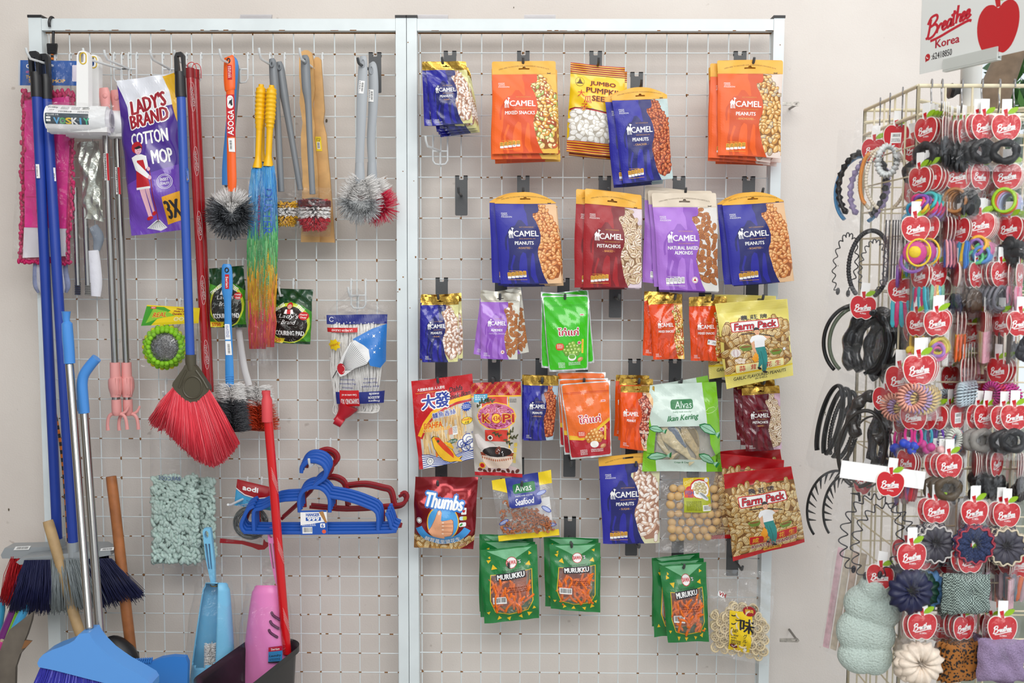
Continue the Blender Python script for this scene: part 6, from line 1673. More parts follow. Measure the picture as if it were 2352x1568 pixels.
# ---- rainbow dusters
YEL = mat('f2b90c', .35)
BANDS = [mat(c, .45) for c in ('3f92d8', '6ab4e4', '5cc878', '8fd890', 'f2c02c', 'f0a028', 'f0704a', 'f04a6a')]
def duster(tx, ty, bx, by, d, label, seed, foot):
 t = T('feather_duster', label, 'duster', (tx, ty), d)
 b = MB()
 N = 40
 pts, ws = [], []
 for i in range(N):
  v = i / (N - 1); y = ty + (by - ty) * v; x = tx + (bx - tx) * v
  w = 11.5 - 4.5 * sstep(v, .35, .62)
  if .06 < v < .55: w += .9 * math.cos(i * 3.14159)
  if v < .03: w = 6
  if v > .88: w = 7 + 5 * (v - .88) / .12
  pts.append((x, y)); ws.append(w)
 bar(b, pts, ws, d, 1.0, k=1, n=14); b.build('handle', YEL, t)
 rs = np.random.RandomState(seed)
 A, B_, M = [], [], []
 for i in range(2600):
  k = rs.rand(); an = rs.uniform(0, 6.28)
  y0 = by - 3 + k * 330; y1 = y0 + rs.uniform(60, 120)
  def at(y, rr):
   v = (y - by) / 415
   cx = bx + (foot - bx) * v; w = (17 + 8 * math.sin(min(1, v * 1.6) * 1.57) - 12 * max(0, v - .45)) * rr
   return W(cx + w * math.cos(an), y, d + w * sc(d) * math.sin(an) * .5)
  ym = (y0 + y1) / 2
  c = 0 if ym < 500 else 2 if ym < 610 else 4 if ym < 690 else 7
  c += rs.randint(0, 2) if c < 6 else -rs.randint(0, 2)
  if abs(ym - 600) < 25 and rs.rand() < .5: c = 4
  A.append(at(y0, .8)); B_.append(at(min(y1, by + 415), rs.uniform(.85, 1.05))); M.append(c)
 h = MB()
 for k in range(24):
  y = by + 2 + k * 16.5; v = (y - by) / 415; c = 0 if y < 500 else 2 if y < 605 else 4 if y < 685 else 7
  h.tube([W(bx + (foot - bx) * (v + q * .04), y + q * 16.6, d) for q in (0, 1)], (17 + 8 * math.sin(min(1, v * 1.6) * 1.57) - 12 * max(0, v - .45)) * .8 * sc(d), n=12, m=c, flat=((0, 1, 0), .55))
 h.hairs(np.array(A), np.array(B_), .0012, .0009, m=M, bend=.002); h.build('bristles', BANDS, t, sharp=0)
 cs = [(bx - 24, by + 12), (bx + 22, by + 12), (foot + 18, by + 455), (foot - 16, by + 455)]
 sf = Surf(cs, d + .008, .020, 'flat', 0, .003, seed, back=.9); b = MB(); _grid(sf, b, NX, NY, 0, 1, 0); b.build('clear_sleeve', FILM2, t)
 return t, sf
duster(600, 200, 601, 372, .045, 'yellow handled rainbow duster at the back between the front two', 81, 604)
duster(600, 194, 592, 386, .085, 'yellow handled rainbow duster at the left of the front pair', 82, 592)
t, sf = duster(624, 196, 616, 382, .095, 'yellow handled rainbow duster at the right of the front pair, with blue lettering', 83, 610)
a = Art(40, 440, WHITE); db = mat('2a5ab0', .4); a.text('DUSTER', 24, 90, db, w=104, h=17, l=4, ang=88, off=.0); a.text('Works Like Magic!', 4, 100, H('9c2a5a'), w=92, h=8, l=4, ang=88)
for k in range(3): a.squiggle(6 + k * 9, 180, 9 + k * 9, 340, mat('4a8a5a', .5), 4, k, row=4)
stick(sf, t, a, 'sleeve_print')
# ---- slanting grey brushes with bagged heads
def bagbrush(label, pts, ws, c, rr, d, mats, seed, label_cols, red=False):
 t = T('toilet_brush', label, 'toilet brush', pts[0], d)
 b = MB(); bar(b, pts, ws, d, .8, n=14)
 b.tube([W(pts[0][0] + 3.5 * math.cos(q), pts[0][1] + 12 + 6 * math.sin(q), d + .011) for q in np.linspace(0, 6.28, 12)[:-1]], .0022, n=6, closed=True)
 b.build('handle', GREYP, t)
 rs = np.random.RandomState(seed); A, B_, M = [], [], []
 x, y = c
 for lay in range(9):
  yy = y - rr * .75 + lay * rr * .17
  for k in range(15):
   an = 2 * math.pi * (k + .5 * (lay % 2)) / 15
   for _ in range(9):
    dn = .15 + lay * .11
    L = rr * (.98 if lay > 1 else .9) * (1 - .45 * max(0, (lay - 5) / 4))
    s_ = rs.randn(2) * 2.2
    A.append(W(x + math.cos(an) * 4, yy, d + .004 * math.sin(an)))
    B_.append(W(x + math.cos(an) * L + s_[0], yy + L * (dn - .3) * .8 + s_[1], d + L * sc(d) * math.sin(an)))
    M.append(label_cols[0] if lay < 2 else label_cols[1] if lay < 5 else label_cols[2])
 h = MB(); h.hairs(np.array(A), np.array(B_), .0007, .0011, m=M, bend=.001); h.build('bristles', mats, t, sharp=0)
 b = MB(); rod(b, (x, y - rr * 1.0), (x, y + rr * .7), 5, d); b.tube([W(x, y - rr * 1.06, d), W(x, y - rr * .95, d)], [.010, .024 * rr / 36], n=16); b.build('brush_core', GREYP, t)
 if red:
  b = MB(); b.tube([W(x, y - rr * .86, d), W(x, y - rr * .5, d)], [rr * 1.06 * sc(d)] * 2, n=24); b.build('red_band', film('red_band', tint='c0182a', gloss=.1, milk=.02), t)
 cs = [(x - rr * 1.05, y - rr * 1.75), (x + rr * 1.08, y - rr * 1.7), (x + rr * 1.05, y + rr * 1.45), (x - rr, y + rr * 1.4)]
 sf = Surf(cs, d, rr * sc(d) * 1.05, 'flat', 0, .0025, seed, back=1); b = MB(); _grid(sf, b, NX, NY, 0, 1, 0); b.build('clear_bag', FILM2, t)
 return t
Wt, Ye, Rd = WB, mat('eab41c', .45), mat('c4122c', .45)
bagbrush('grey handled toilet brush leaning right, its head behind the red bagged one', [(641, 142), (644, 160), (652, 215), (658, 250), (672, 330), (690, 436)], [6, 9.5, 10, 8.5, 7, 6.5], (700, 490), 30, .040, [Wt, Ye, Rd], 91, (0, 0, 0))
bagbrush('grey handled toilet brush with a bagged yellow and white head', [(624, 135), (627, 150), (632, 215), (636, 255), (641, 340), (646, 440)], [6, 9, 10.5, 8, 7.5, 7], (657, 490), 27, .062, [Wt, Ye, Rd], 92, (1, 0, 1))
bagbrush('grey handled toilet brush with a bagged red and white head before the paddles', [(700, 127), (701, 140), (704, 200), (708, 240), (712, 330), (718, 446)], [6, 10, 10.5, 7.5, 7, 6.8], (722, 492), 36, .092, [Wt, Ye, Rd], 93, (2, 0, 2), red=True)
# ---- wooden paddles
WOOD = mat('d2a468', .55, noise=.18, nscale=26)
def paddle(label, L, Rr, d):
 t = T('wooden_paddle', label, 'paddle', L[0], d)
 b = MB(); b.ext(L + Rr[::-1], d - .005, d + .005); b.build('blade', WOOD, t, sharp=30)
 return t
pl = [(x / 3.92 + 400, y / 3.92) for x, y in ((1128, 500), (1150, 465), (1190, 453), (1128, 560), (1130, 680), (1142, 800), (1134, 930), (1150, 1020), (1160, 1110), (1145, 1220), (1150, 1400), (1160, 1560))]
paddle('pale wooden paddle behind the red bagged toilet brush', [(700, 116), (689, 122), (688, 140), (688, 175), (691, 204), (689, 238), (693, 262), (696, 283), (692, 312), (693, 360), (696, 400), (694, 480), (692, 556)], [(708, 116), (717, 122), (720, 140), (722, 180), (724, 204), (719, 238), (720, 262), (724, 290), (722, 318), (728, 360), (731, 400), (733, 480), (735, 556)], .030)
t = paddle('wooden paddle with a yellow price label, right of the red bagged brush', [(726, 132), (722, 136), (721, 150), (722, 180), (723, 220), (721, 260), (724, 300), (724, 340), (727, 400), (728, 480), (727, 556)], [(732, 132), (738, 137), (739, 152), (741, 180), (744, 225), (746, 255), (743, 280), (750, 310), (754, 360), (758, 400), (764, 480), (769, 557)], .014)
a = Art(15, 33, mat('f0d31c', .4)); a.squiggle(2, 3, 13, 10, INK, 1, 3, row=3); a.barcode(3, 12, 11, 28, 1, 6, True); decal(t, [(724, 314), (737, 314), (740, 347), (727, 347)], .0195, a, 'yellow_sticker')
# ---- pale grey brushes on the black hook
PG_ = mat('a3a8ad', .35); LGH = mat('b9bcbe', .5)
def flatbrush(label, pts, ws, d, path, hair, mats, white, seed, n):
 t = T('toilet_brush', label, 'toilet brush', pts[0], d)
 b = MB(); bar(b, pts, ws, d, .35, n=14)
 b.tube([W(pts[0][0] + .6 + 4 * math.cos(q), pts[0][1] + 17 + 9 * math.sin(q), d + .0045) for q in np.linspace(0, 6.28, 12)[:-1]], .0016, n=6, closed=True)
 b.build('handle', PG_, t)
 b = MB(); bar(b, [pts[-1], (pts[-1][0] + .5, pts[-1][1] + 34), (pts[-1][0] + 1, pts[-1][1] + 50)], [10, 11.5, 9], d + .002, .5); b.build('handle_socket', PG_, t)
 ringhead(t, None, 0, hair, d - .002, n, mats, white, seed, path=path)
 return t
t2 = flatbrush('pale grey toilet brush behind, with a red bristled head', [(852, 144), (856, 154), (858, 200), (856, 260), (852, 320), (854, 372)], [6, 10, 11.5, 10.5, 9.5, 9], .062, [(856, 420), (872, 450), (885, 478), (868, 486), (850, 474), (846, 440)], 32, [mat('d41c44', .45), WB, mat('e84a6a', .45)], 446, 95, 1500)
t1 = flatbrush('pale grey toilet brush in front, with a white and grey head', [(833, 128), (834, 140), (832, 200), (830, 260), (828, 320), (826, 374)], [6, 9.5, 12, 11.5, 10, 10], .092, [(826, 410), (806, 440), (798, 470), (824, 488), (852, 480), (848, 440), (834, 412)], 27, [LGH, WB, mat('d2d4d4', .5)], 458, 96, 2600)
for t, q in ((t1, [(825, 185), (838, 186), (835, 215), (823, 214)]), (t2, [(847, 205), (858, 206), (858, 234), (846, 233)])):
 a = Art(12, 30, WHITE); a.barcode(5, 2, 11, 28, 1, 6, True); a.squiggle(1, 2, 4, 28, INK, 1, 3, row=4); decal(t, q, .0965 if t is t1 else .0668, a, 'price_sticker')
# ---- scouring pad packs
FG = mat('123f1e', .25, coat=.4)
def pad_art(w, h, dark):
 a = Art(w, h, FG)
 a.poly([(0, h * .25), (w * .3, h * .32), (w * .5, h * .22), (w * .8, h * .3), (w, h * .4), (w, h * .95), (0, h * .95)], mat('3f8c22', .25, coat=.3), 1)
 a.ell(w * .5, h * .62, w * .48, h * .37, mat('c8d83a', .3, coat=.3), 2, n=24)
 a.ell(w * .5, h * .64, w * .43, h * .33, mat(dark, .3, .3, noise=.6, nscale=260), 3, n=24)
 rr = random.Random(3)
 for i in range(70):
  an, k = rr.uniform(0, 6.28), rr.random() ** .5
  x, y = w * .5 + w * .4 * k * math.cos(an), h * .64 + h * .30 * k * math.sin(an)
  a.line(arc((x, y), rr.uniform(2, 5), an * 50, an * 50 + 140, 5), .7, H('9aa09c' if i % 2 else '4c524e'), 3.5)
 a.ell(w * .5, h * .30, 6.5, 7.5, RED, 5); a.ell(w * .5, h * .32, 5, 5.5, H('d8a090'), 5.3); a.poly([(w * .5 - 11, h * .45), (w * .5 - 8, h * .37), (w * .5 + 8, h * .37), (w * .5 + 11, h * .45)], WHITE, 5); a.rect(w * .5 - 4, h * .37, w * .5 + 4, h * .45, RED, 5.4)
 a.text('STAINLESS', w * .22, h * .36, WHITE, w=w * .36, h=8, l=5, ang=-38, off=.04); a.text('STEEL', w * .76, h * .35, WHITE, w=w * .22, h=8, l=5, ang=38, off=.04)
 a.text("Lady's", w * .5, h * .50, WHITE, w=w * .48, h=13, l=6, shear=.35, off=.01); a.text('Brand', w * .5, h * .60, WHITE, w=w * .36, h=10, l=6, shear=.35, off=.01)
 a.text('SCOURING PAD', w * .5, h * .80, WHITE, w=w * .72, h=11, l=6, off=.05)
 a.ell(w * .84, h * .48, w * .11, w * .10, RED, 6); a.text('Heavy', w * .84, h * .46, WHITE, w=w * .15, h=5, l=7); a.text('Duty', w * .84, h * .51, WHITE, w=w * .12, h=5, l=7)
 a.poly([(0, h * .9), (w * .4, h * .9), (w * .34, h * .99), (0, h * .99)], mat('e8d22a', .3), 5); a.text('ST50', w * .16, h * .945, RED, w=w * .24, h=8, l=6, off=.04)
 for i in range(int(w / 3)): a.rect(i * 3, 0, i * 3 + 1.2, 2, mat('0a2412', .4), 2)
 return a
pouch('scouring_pad', 'green steel scouring pad pack behind the small blue toilet brush', [(480, 616), (560, 610), (566, 752), (483, 752)], .05, pad_art(82, 140, '3a3c3a'), None, th=.022, prof='pillow', amp=.003, seed=101, hf=.2, cat='scouring pad', bodyname='printed_wrapper')
pouch('scouring_pad', 'green steel scouring pad pack right of the rainbow dusters', [(622, 661), (719, 665), (712, 791), (618, 786)], .05, pad_art(97, 128, '2c2422'), None, th=.024, prof='pillow', amp=.0036, seed=102, hf=.2, cat='scouring pad', bodyname='printed_wrapper')
# ---- round sponge in its bag
t = T('sponge', 'round green and yellow sponge with a steel centre in a carded bag', 'sponge', (385, 705), .07)
a = Art(140, 52, mat('f0d21c', .3, coat=.3))
a.poly([(0, 0), (40, 0), (66, 12), (40, 30), (24, 52), (0, 52)], mat('3f9a24', .3, coat=.3), 1); a.poly([(20, 8), (56, 14), (80, 26), (40, 34), (10, 46)], mat('8cc43a', .3), 1.4)
a.rect(12, 3, 26, 9, RED, 2); a.text('NEW', 19, 6, WHITE, w=10, h=4, l=3); a.otext('REAL', 40, 24, RED, H('f4e24a'), w=34, h=12, l=3, shear=.2, ang=-4)
for i, tx in enumerate(('Heavy Duty', 'Multi Cleaning', 'Durable Cleaner')): a.text(tx, 98, 7 + i * 7, H('8a1a1a'), w=(34, 46, 50)[i], h=6, l=3, off=.05)
for i in range(3): a.ell(84 + i * 13, 36, 6, 6, H('f4f0c0'), 3); a.ell(84 + i * 13, 36, 4.4, 4.4, H('d8c860'), 3.3)
a.rect(0, 0, 140, 3, a.base, 1.2)
decal(t, [(338, 700), (459, 707), (456, 742), (324, 748)], .078, a, 'header_card', bulge=.002)
b = MB()
GS, YS = mat('86c41c', .7, noise=.25, nscale=90), mat('c8cc1c', .7, noise=.25, nscale=90)
cx, cy = 378, 797
for k, (ro, n, dd, m) in enumerate(((46, 26, .074, 1), (42, 24, .084, 0), (38, 22, .090, 0))):
 for i in range(n):
  an = 2 * math.pi * (i + .5 * k) / n
  b.ball(W(cx + ro * math.cos(an), cy + ro * 1.02 * math.sin(an), dd), (6.4 * sc(.08), .006, 6.4 * sc(.08)), 8, 6, m=m if k else (i % 2))
b.tube([W(cx + 38 * math.cos(q), cy + 39 * math.sin(q), .080) for q in np.linspace(0, 6.283, 33)[:-1]], .009, n=10, closed=True)
b.build('sponge_ring', [GS, YS], t, sharp=0)
b = MB()
rr = random.Random(8)
b.ball(W(cx + 2, cy, .084), (33 * sc(.08), .010, 33 * sc(.08)), 18, 10)
for i in range(420):
 an, k = rr.uniform(0, 6.28), rr.random() ** .5 * 31
 c = (cx + 2 + k * math.cos(an), cy + k * math.sin(an)); z = .084 + .010 * math.sqrt(max(0, 1 - (k / 33) ** 2)); s0 = rr.uniform(0, 6.28); r0 = rr.uniform(2, 4.5)
 b.tube([W(c[0] + r0 * math.cos(s0 + q), c[1] + r0 * math.sin(s0 + q), z + .0012 * math.sin(q * 2)) for q in (0, .8, 1.6, 2.4, 3.2)], .00055, n=4)
b.build('steel_wool', mat('9a9a9a', .28, .9), t, sharp=0)
sf = Surf([(326, 742), (462, 738), (462, 844), (322, 842)], .070, .030, 'pillow', .02, .004, 103); b = MB(); _grid(sf, b, NX, NY, 0, 1, 0); b.build('clear_bag', FILM2, t)
# ---- small blue brush and the white one behind it
def longhead(t, cx, y0, y1, w0, w1, d, n, seed, cols, ysplit):
 rs = np.random.RandomState(seed); A, B_, M = [], [], []
 for i in range(n):
  k = rs.rand(); y = y0 + (y1 - y0) * k; an = rs.uniform(0, 6.28)
  L = (w0 + (w1 - w0) * k) * (.85 + .3 * rs.rand())
  A.append(W(cx + k * 8, y, d)); B_.append(W(cx + k * 8 + L * math.cos(an), y + rs.randn() * 2 - L * .12, d + L * sc(d) * .7 * math.sin(an))); M.append(1 if y < ysplit + rs.randn() * 4 else 0)
 h = MB(); h.hairs(np.array(A), np.array(B_), .0007, .0004, m=M, bend=.002); h.build('bristles', cols, t, sharp=0)
 b = MB(); b.tube([W(cx + 8 * k + 1.6 * math.sin(k * 60), y0 + (y1 - y0) * k, d + .0016 * math.cos(k * 60)) for k in np.linspace(-.12, 1, 60)], .0012, n=5); b.build('twisted_wire', STEEL, t)
t = T('toilet_brush', 'white handled toilet brush with an orange-red head, behind the small blue one', 'toilet brush', (548, 750), .03)
b = MB(); bar(b, [(544, 700), (550, 770), (560, 840), (572, 885)], [7, 7.5, 8, 8], .03, .5); b.build('handle', mat('d6d4d4', .4), t)
longhead(t, 588, 890, 990, 34, 44, .03, 2200, 111, [mat('c8401c', .5), WB], 930)
t = T('toilet_brush', 'small blue handled toilet brush hanging in front of a green scouring pad pack', 'toilet brush', (522, 605), .09)
b = MB(); bar(b, [(521, 606), (521, 613), (522, 640), (522, 668), (523, 692), (524, 740), (526, 800), (527, 850), (528, 888)], [8, 11.5, 12.8, 12.4, 8.5, 8.5, 8.8, 10, 9.6], .09, .45, n=14)
for y in (864, 869, 874): bar(b, [(517.5, y), (537.5, y)], [1.2, 1.2], .0945, 1, k=1, n=6)
b.build('handle', mat('3f8ed4', .3), t)
b = MB(); b.tube([W(521 + 4 * math.cos(q), 620 + 5 * math.sin(q), .0955) for q in np.linspace(0, 6.28, 12)[:-1]], .0016, n=6, closed=True); b.build('hanging_hole', BLKP, t)
a = Art(10, 32, mat('c8141e', .4)); a.text('Serian', 5, 17, WHITE, w=24, h=6, l=1, ang=88); decal(t, [(517, 630), (526, 630), (526, 663), (517, 663)], .0965, a, 'red_sticker')
a = Art(10, 66, WHITE); a.squiggle(2, 3, 8, 28, H('3a4a9a'), 1, 3, row=2.6); a.rect(0, 33, 10, 36, mat('3f8ed4', .3), 1.2); a.barcode(3, 40, 8, 64, 1, 4, True); decal(t, [(516, 744), (527, 744), (533, 815), (519, 815)], .0945, a, 'price_sticker')
longhead(t, 527, 884, 992, 32, 40, .085, 3000, 112, [DG, WB, DG2], 922)
# ---- bagged mop head
t = T('mop_refill', 'clear bag with a white string mop head and a red socket, printed upside down', 'mop refill', (812, 668), .05)
YARN = mat('e6e4e0', .8, bump=.4, nscale=300)
b = MB(); rr = random.Random(4)
for i in range(120):
 u = i / 119; x0 = 764 + 108 * u
 pts = [(x0 + rr.uniform(-4, 4), 742 + rr.uniform(-3, 6)), (x0 + rr.uniform(-6, 6), 800), (x0 + rr.uniform(-6, 6), 860 + rr.uniform(-10, 10)), (x0 + rr.uniform(-5, 5) + (12 - 24 * u) * .5, 915), (820 + (x0 - 820) * (.9 + rr.uniform(-.1, .1)), 945), (800 + (x0 - 820) * .35, 956 - 10 * u)]
 b.tube([W(x, y, .045 + .014 * math.sin(math.pi * min(1, max(0, u))) * (1 - abs(k - 2) * .2) + .004 * math.sin(i * 2.3)) for k, (x, y) in enumerate(smooth(pts, 3))], .0021, n=5)
b.build('mop_yarn', YARN, t, sharp=0)
b = MB(); bar(b, [(800, 930), (792, 945), (782, 958), (776, 968)], [26, 18, 11, 12], .052, .8, n=10); b.tube([W(772, 962, .05), W(787, 972, .05)], [.014, .012], n=14); b.build('mop_socket', mat('b81c2c', .35), t)
sf = Surf([(748, 700), (891, 700), (880, 972), (766, 972)], .045, .034, 'pillow', .05, .003, 104); b = MB(); _grid(sf, b, NX, NY, 0, 1, 0); b.build('clear_bag', FILM2, t)
a = Art(143, 272, WHITE); NB = mat('26307e', .35); LB = mat('2a78c8', .35)
a.rect(0, 22, 143, 43, NB, 2); a.line(arc((12, 32), 5, 30, 330, 10), 1.2, WHITE, 3)
a.poly([(66, 76), (110, 54), (143, 43), (143, 128), (132, 142), (108, 136), (96, 100)], LB, 1.5)
for x, y, s_ in ((115, 70, 5), (128, 62, 2), (102, 66, 2), (120, 92, 2), (118, 106, 4), (84, 76, 2), (130, 98, 2), (112, 98, 2)): a.poly([(x + (s_ if k % 2 else s_ * .35) * math.cos(k * .785), y + (s_ if k % 2 else s_ * .35) * math.sin(k * .785)) for k in range(8)], WHITE, 2.5)
a.rect(0, 51, 76, 61, RED, 2); a.text('LA MEJOR CALIDAD', 38, 56, WHITE, w=52, h=6, l=3, ang=180)
st = [(20 + (18 if k % 2 else 13) * math.cos(k * .45), 89 + (14 if k % 2 else 10) * math.sin(k * .45)) for k in range(14)]
a.poly(st, mat('f0cf1c', .35), 2); a.text('Jumbo!', 20, 89, H('c86a1c'), w=24, h=8, l=3, ang=165)
mop = [(22, 150), (36, 120), (60, 84), (72, 78), (92, 90), (104, 100), (108, 120), (100, 132), (70, 142), (44, 158), (30, 162)]
a.poly(mop, H('e8e8e8'), 2.2)
for k in range(16): q = k / 15; a.line([(32, 148), (48 + 16 * q, 112 + 34 * q), (66 + 38 * q, 82 + 50 * q)], .8, INK, 2.8)
a.ell(34, 144, 11, 13, mat('c01e2c', .35), 3.2); a.line(arc((36, 144), 8, -80, 80, 8), 1, WHITE, 3.6); a.line([(22, 148), (8, 166)], 2, INK, 2.6)
for i, tx in enumerate(('Cotton mop', 'Espregona', 'Balai franges')): a.text(tx, 108, 166 + i * 9, NB, w=(30, 34, 42)[i], h=5, l=3, ang=180)
for i, tx in enumerate(('Σφουγγαρίστρα', 'Mop lavapaviments', 'Wischmop')): a.text(tx, 50, 168 + i * 9, NB, w=(40, 44, 30)[i], h=5, l=3, ang=180)
a.rect(16, 196, 143, 224, NB, 2); a.rect(27, 192, 80, 230, RED, 2.4); a.text('DIAMOND XU', 54, 218, WHITE, w=48, h=13, l=3.4, ang=180); a.text('Casa como un sol', 54, 203, WHITE, w=40, h=5, l=3.4, ang=180)
for i, tx in enumerate(('mezcla', 'ALGODON', 'Fregona')): a.text(tx, 118, 202 + i * 8, WHITE, w=(24, 28, 28)[i], h=6, l=3.4, ang=180, off=.03)
stick(sf, t, a, 'bag_print')
sf = Surf([(800, 664), (822, 662), (892, 722), (746, 722)], .052, .010, 'flat', 0, .006, 105); b = MB(); _grid(sf, b, NX, NY, 0, 1, 0); b.build('gathered_top', FILM2, t)
# ---- clothes hangers
HB, HR = mat('1f55b0', .32), mat('8e1620', .32)
def hanger(dx, dy, d, m, label, k=1.0, tag_=False):
 t = T('clothes_hanger', label, 'hanger', (735 + dx, 1045 + dy), d)
 q = lambda x, y: (725 + (x - 725) * k + dx, 1140 + (y - 1140) * k + dy)
 def tb(pts, w, f=4, rr=.7):
  b_ = [q(*p) for p in pts]; bar(b, b_, w, d, rr, n=8, k=f)
 b = MB(); tb([(562, 1222), (556, 1214), (554, 1204), (559, 1190), (570, 1170), (584, 1162)], 4.6); tb([(560, 1222), (640, 1223), (890, 1221), (898, 1210), (892, 1188), (888, 1180), (893, 1178)], [4.6, 4.8, 4.8, 4.6, 4.4, 4.2, 3]); b.build('bottom_bar', m, t)
 b = MB(); tb([(583, 1221), (583, 1175), (600, 1168), (640, 1150), (684, 1146)], 4.6, 3); tb([(757, 1140), (800, 1148), (840, 1162), (866, 1178), (868, 1218)], 4.6, 3)
 tb([(688, 1176), (687, 1148), (694, 1130), (708, 1121), (722, 1119), (738, 1122), (750, 1132), (757, 1148), (757, 1176)], 4.8, 4); b.build('shoulder_frame', m, t)
 b = MB(); tb([(692, 1086), (694, 1072), (706, 1060), (724, 1058), (742, 1066), (750, 1082), (744, 1098), (728, 1110), (720, 1119)], [4.4, 5.6, 6.2, 6.4, 6.4, 6.2, 5.6, 5, 5]); b.build('hook', m, t)
 if tag_:
  a = Art(60, 56, WHITE); a.rect(0, 0, 60, 4, HB, 1); a.text('HANGER', 28, 10, HB, w=30, h=7, l=2, off=.05); a.rect(12, 16, 46, 24, HB, 1.6); a.text('999', 29, 20, WHITE, w=26, h=9, l=2.4, off=.06); a.otext('999', 29, 20, WHITE, HB, w=26, h=9, l=2, off=.05)
  a.poly([(42, 4), (52, 2), (60, 28), (56, 30)], H('b0804a'), 1.4); a.poly([(0, 34), (60, 26), (60, 56), (0, 56)], HB, 1.2); a.rrect(44, 30, 55, 40, 2, WHITE, 2); a.text('6', 49.5, 35, HB, w=5, h=8, l=2.5, off=.05); a.barcode(4, 38, 26, 53, 2); a.ell(52, 49, 4.6, 4.6, H('e8603a'), 2); a.squiggle(4, 31, 34, 36, WHITE, 2, 4, row=3)
  decal(t, [q(690, 1172), q(750, 1171), q(753, 1227), q(691, 1228)], d + .0065, a, 'card_sleeve')
 return t
hanger(0, 0, .135, HB, 'blue clothes hanger at the front, wrapped with a white and blue card', tag_=True)
hanger(3, -7, .124, HB, 'blue clothes hanger directly behind the carded front one')
hanger(6, -14, .113, HB, 'blue clothes hanger third from the front')
hanger(9, -20, .102, HB, 'blue clothes hanger furthest back of the four blue ones')
hanger(12, -12, .091, HR, 'dark red clothes hanger just behind the blue ones')
def redback(dx, dy, d, label):
 t = T('clothes_hanger', label, 'hanger', (765 + dx, 1040 + dy), d)
 b = MB()
 bar(b, [(715 + dx, 1158 + dy), (800 + dx, 1165 + dy), (890 + dx, 1160 + dy), (925 + dx, 1156 + dy), (936 + dx, 1140 + dy), (930 + dx, 1130 + dy), (920 + dx, 1134 + dy)], [4, 4, 4.4, 4.6, 4.6, 4.2, 3.4], d, .7, n=8); b.build('bottom_bar', HR, t)
 b = MB(); bar(b, [(735 + dx, 1100 + dy), (760 + dx, 1092 + dy), (782 + dx, 1096 + dy), (796 + dx, 1112 + dy), (802 + dx, 1160 + dy)], 4.6, d, .7, n=8); bar(b, [(796 + dx, 1112 + dy), (840 + dx, 1108 + dy), (880 + dx, 1116 + dy), (900 + dx, 1124 + dy), (908 + dx, 1158 + dy)], 4.8, d, .7, n=8); bar(b, [(720 + dx, 1120 + dy), (690 + dx, 1150 + dy), (650 + dx, 1186 + dy)], 4, d, .7, n=8); b.build('shoulder_frame', HR, t)
 b = MB(); bar(b, [(722 + dx, 1056 + dy), (732 + dx, 1038 + dy), (752 + dx, 1031 + dy), (770 + dx, 1038 + dy), (776 + dx, 1052 + dy), (764 + dx, 1066 + dy), (752 + dx, 1080 + dy), (742 + dx, 1098 + dy)], [4.4, 5.8, 6, 6, 6, 5.6, 5, 4.6], d, .7, n=8); b.build('hook', HR, t)
redback(0, 0, .066, 'dark red clothes hanger swung to the right, front one of two'); redback(-4, 6, .054, 'dark red clothes hanger swung to the right, behind the other red one')
# ---- pale green mop covers
NOOD = mat('b4cac2', .8, noise=.15, nscale=80)
def noodle(label, cs, film_cs, d, n, seed, writing=False):
 t = T('mop_refill', label, 'mop refill', film_cs[0], d)
 b = MB(); rr = random.Random(seed)
 (x0, y0), (x1, _), (x2, y2), (x3, _) = cs
 b.ext([(cs[0][0] + 4, cs[0][1] + 4), (cs[1][0] - 4, cs[1][1] + 4), (cs[2][0] - 4, cs[2][1] - 4), (cs[3][0] + 4, cs[3][1] - 4)], d - .004, d + .004); b.build('cover_backing', mat('9db4ac', .8), t)
 b = MB()
 for i in range(n):
  u, v = rr.random(), rr.random()
  x = (x0 + (x1 - x0) * u) * (1 - v) + (x3 + (x2 - x3) * u) * v; y = y0 + (y2 - y0) * v
  an = rr.uniform(.6, 2.4) if v > .3 else rr.uniform(-.4, 1.6); L = rr.uniform(7, 12)
  dd = d + .006 + rr.uniform(0, .008)
  pts = [(x + L * math.cos(an + .25 * q) * q, y + L * math.sin(an + .25 * q) * q, dd + .003 * (1 - q * q)) for q in (-.7, -.25, .25, .7)]
  b.tube([W(*p) for p in pts], [.0028, .0044, .0044, .0028], n=7)
 b.build('chenille_pile', NOOD, t, sharp=0)
 sf = Surf(film_cs, d, .030, 'flat', 0, .003, seed); b = MB(); _grid(sf, b, NX, NY, 0, 1, 0); b.build('clear_bag', FILM2, t)
 if writing:
  a = Art(120, 380, WHITE); nm = len(a.items); a.text('BARCODE', 60, 170, mat('2c3a7a', .5), w=56, h=9, l=2, off=.0)
  a.items = [([(120 - p[0], p[1]) for p in poly], m_, l) for poly, m_, l in a.items]; a.items = [(p[::-1], m_, l) for p, m_, l in a.items]
  stick(sf, t, a, 'marker_writing')
noodle('bagged pale green noodle mop cover behind the front one, at its right', [(440, 1100), (492, 1106), (496, 1284), (448, 1290)], [(430, 1030), (494, 1050), (500, 1300), (440, 1300)], .035, 260, 121)
noodle('bagged pale green noodle mop cover in front, with handwriting on the bag', [(349, 1092), (452, 1096), (460, 1290), (351, 1298)], [(344, 912), (440, 930), (464, 1298), (346, 1304)], .065, 760, 122, True)
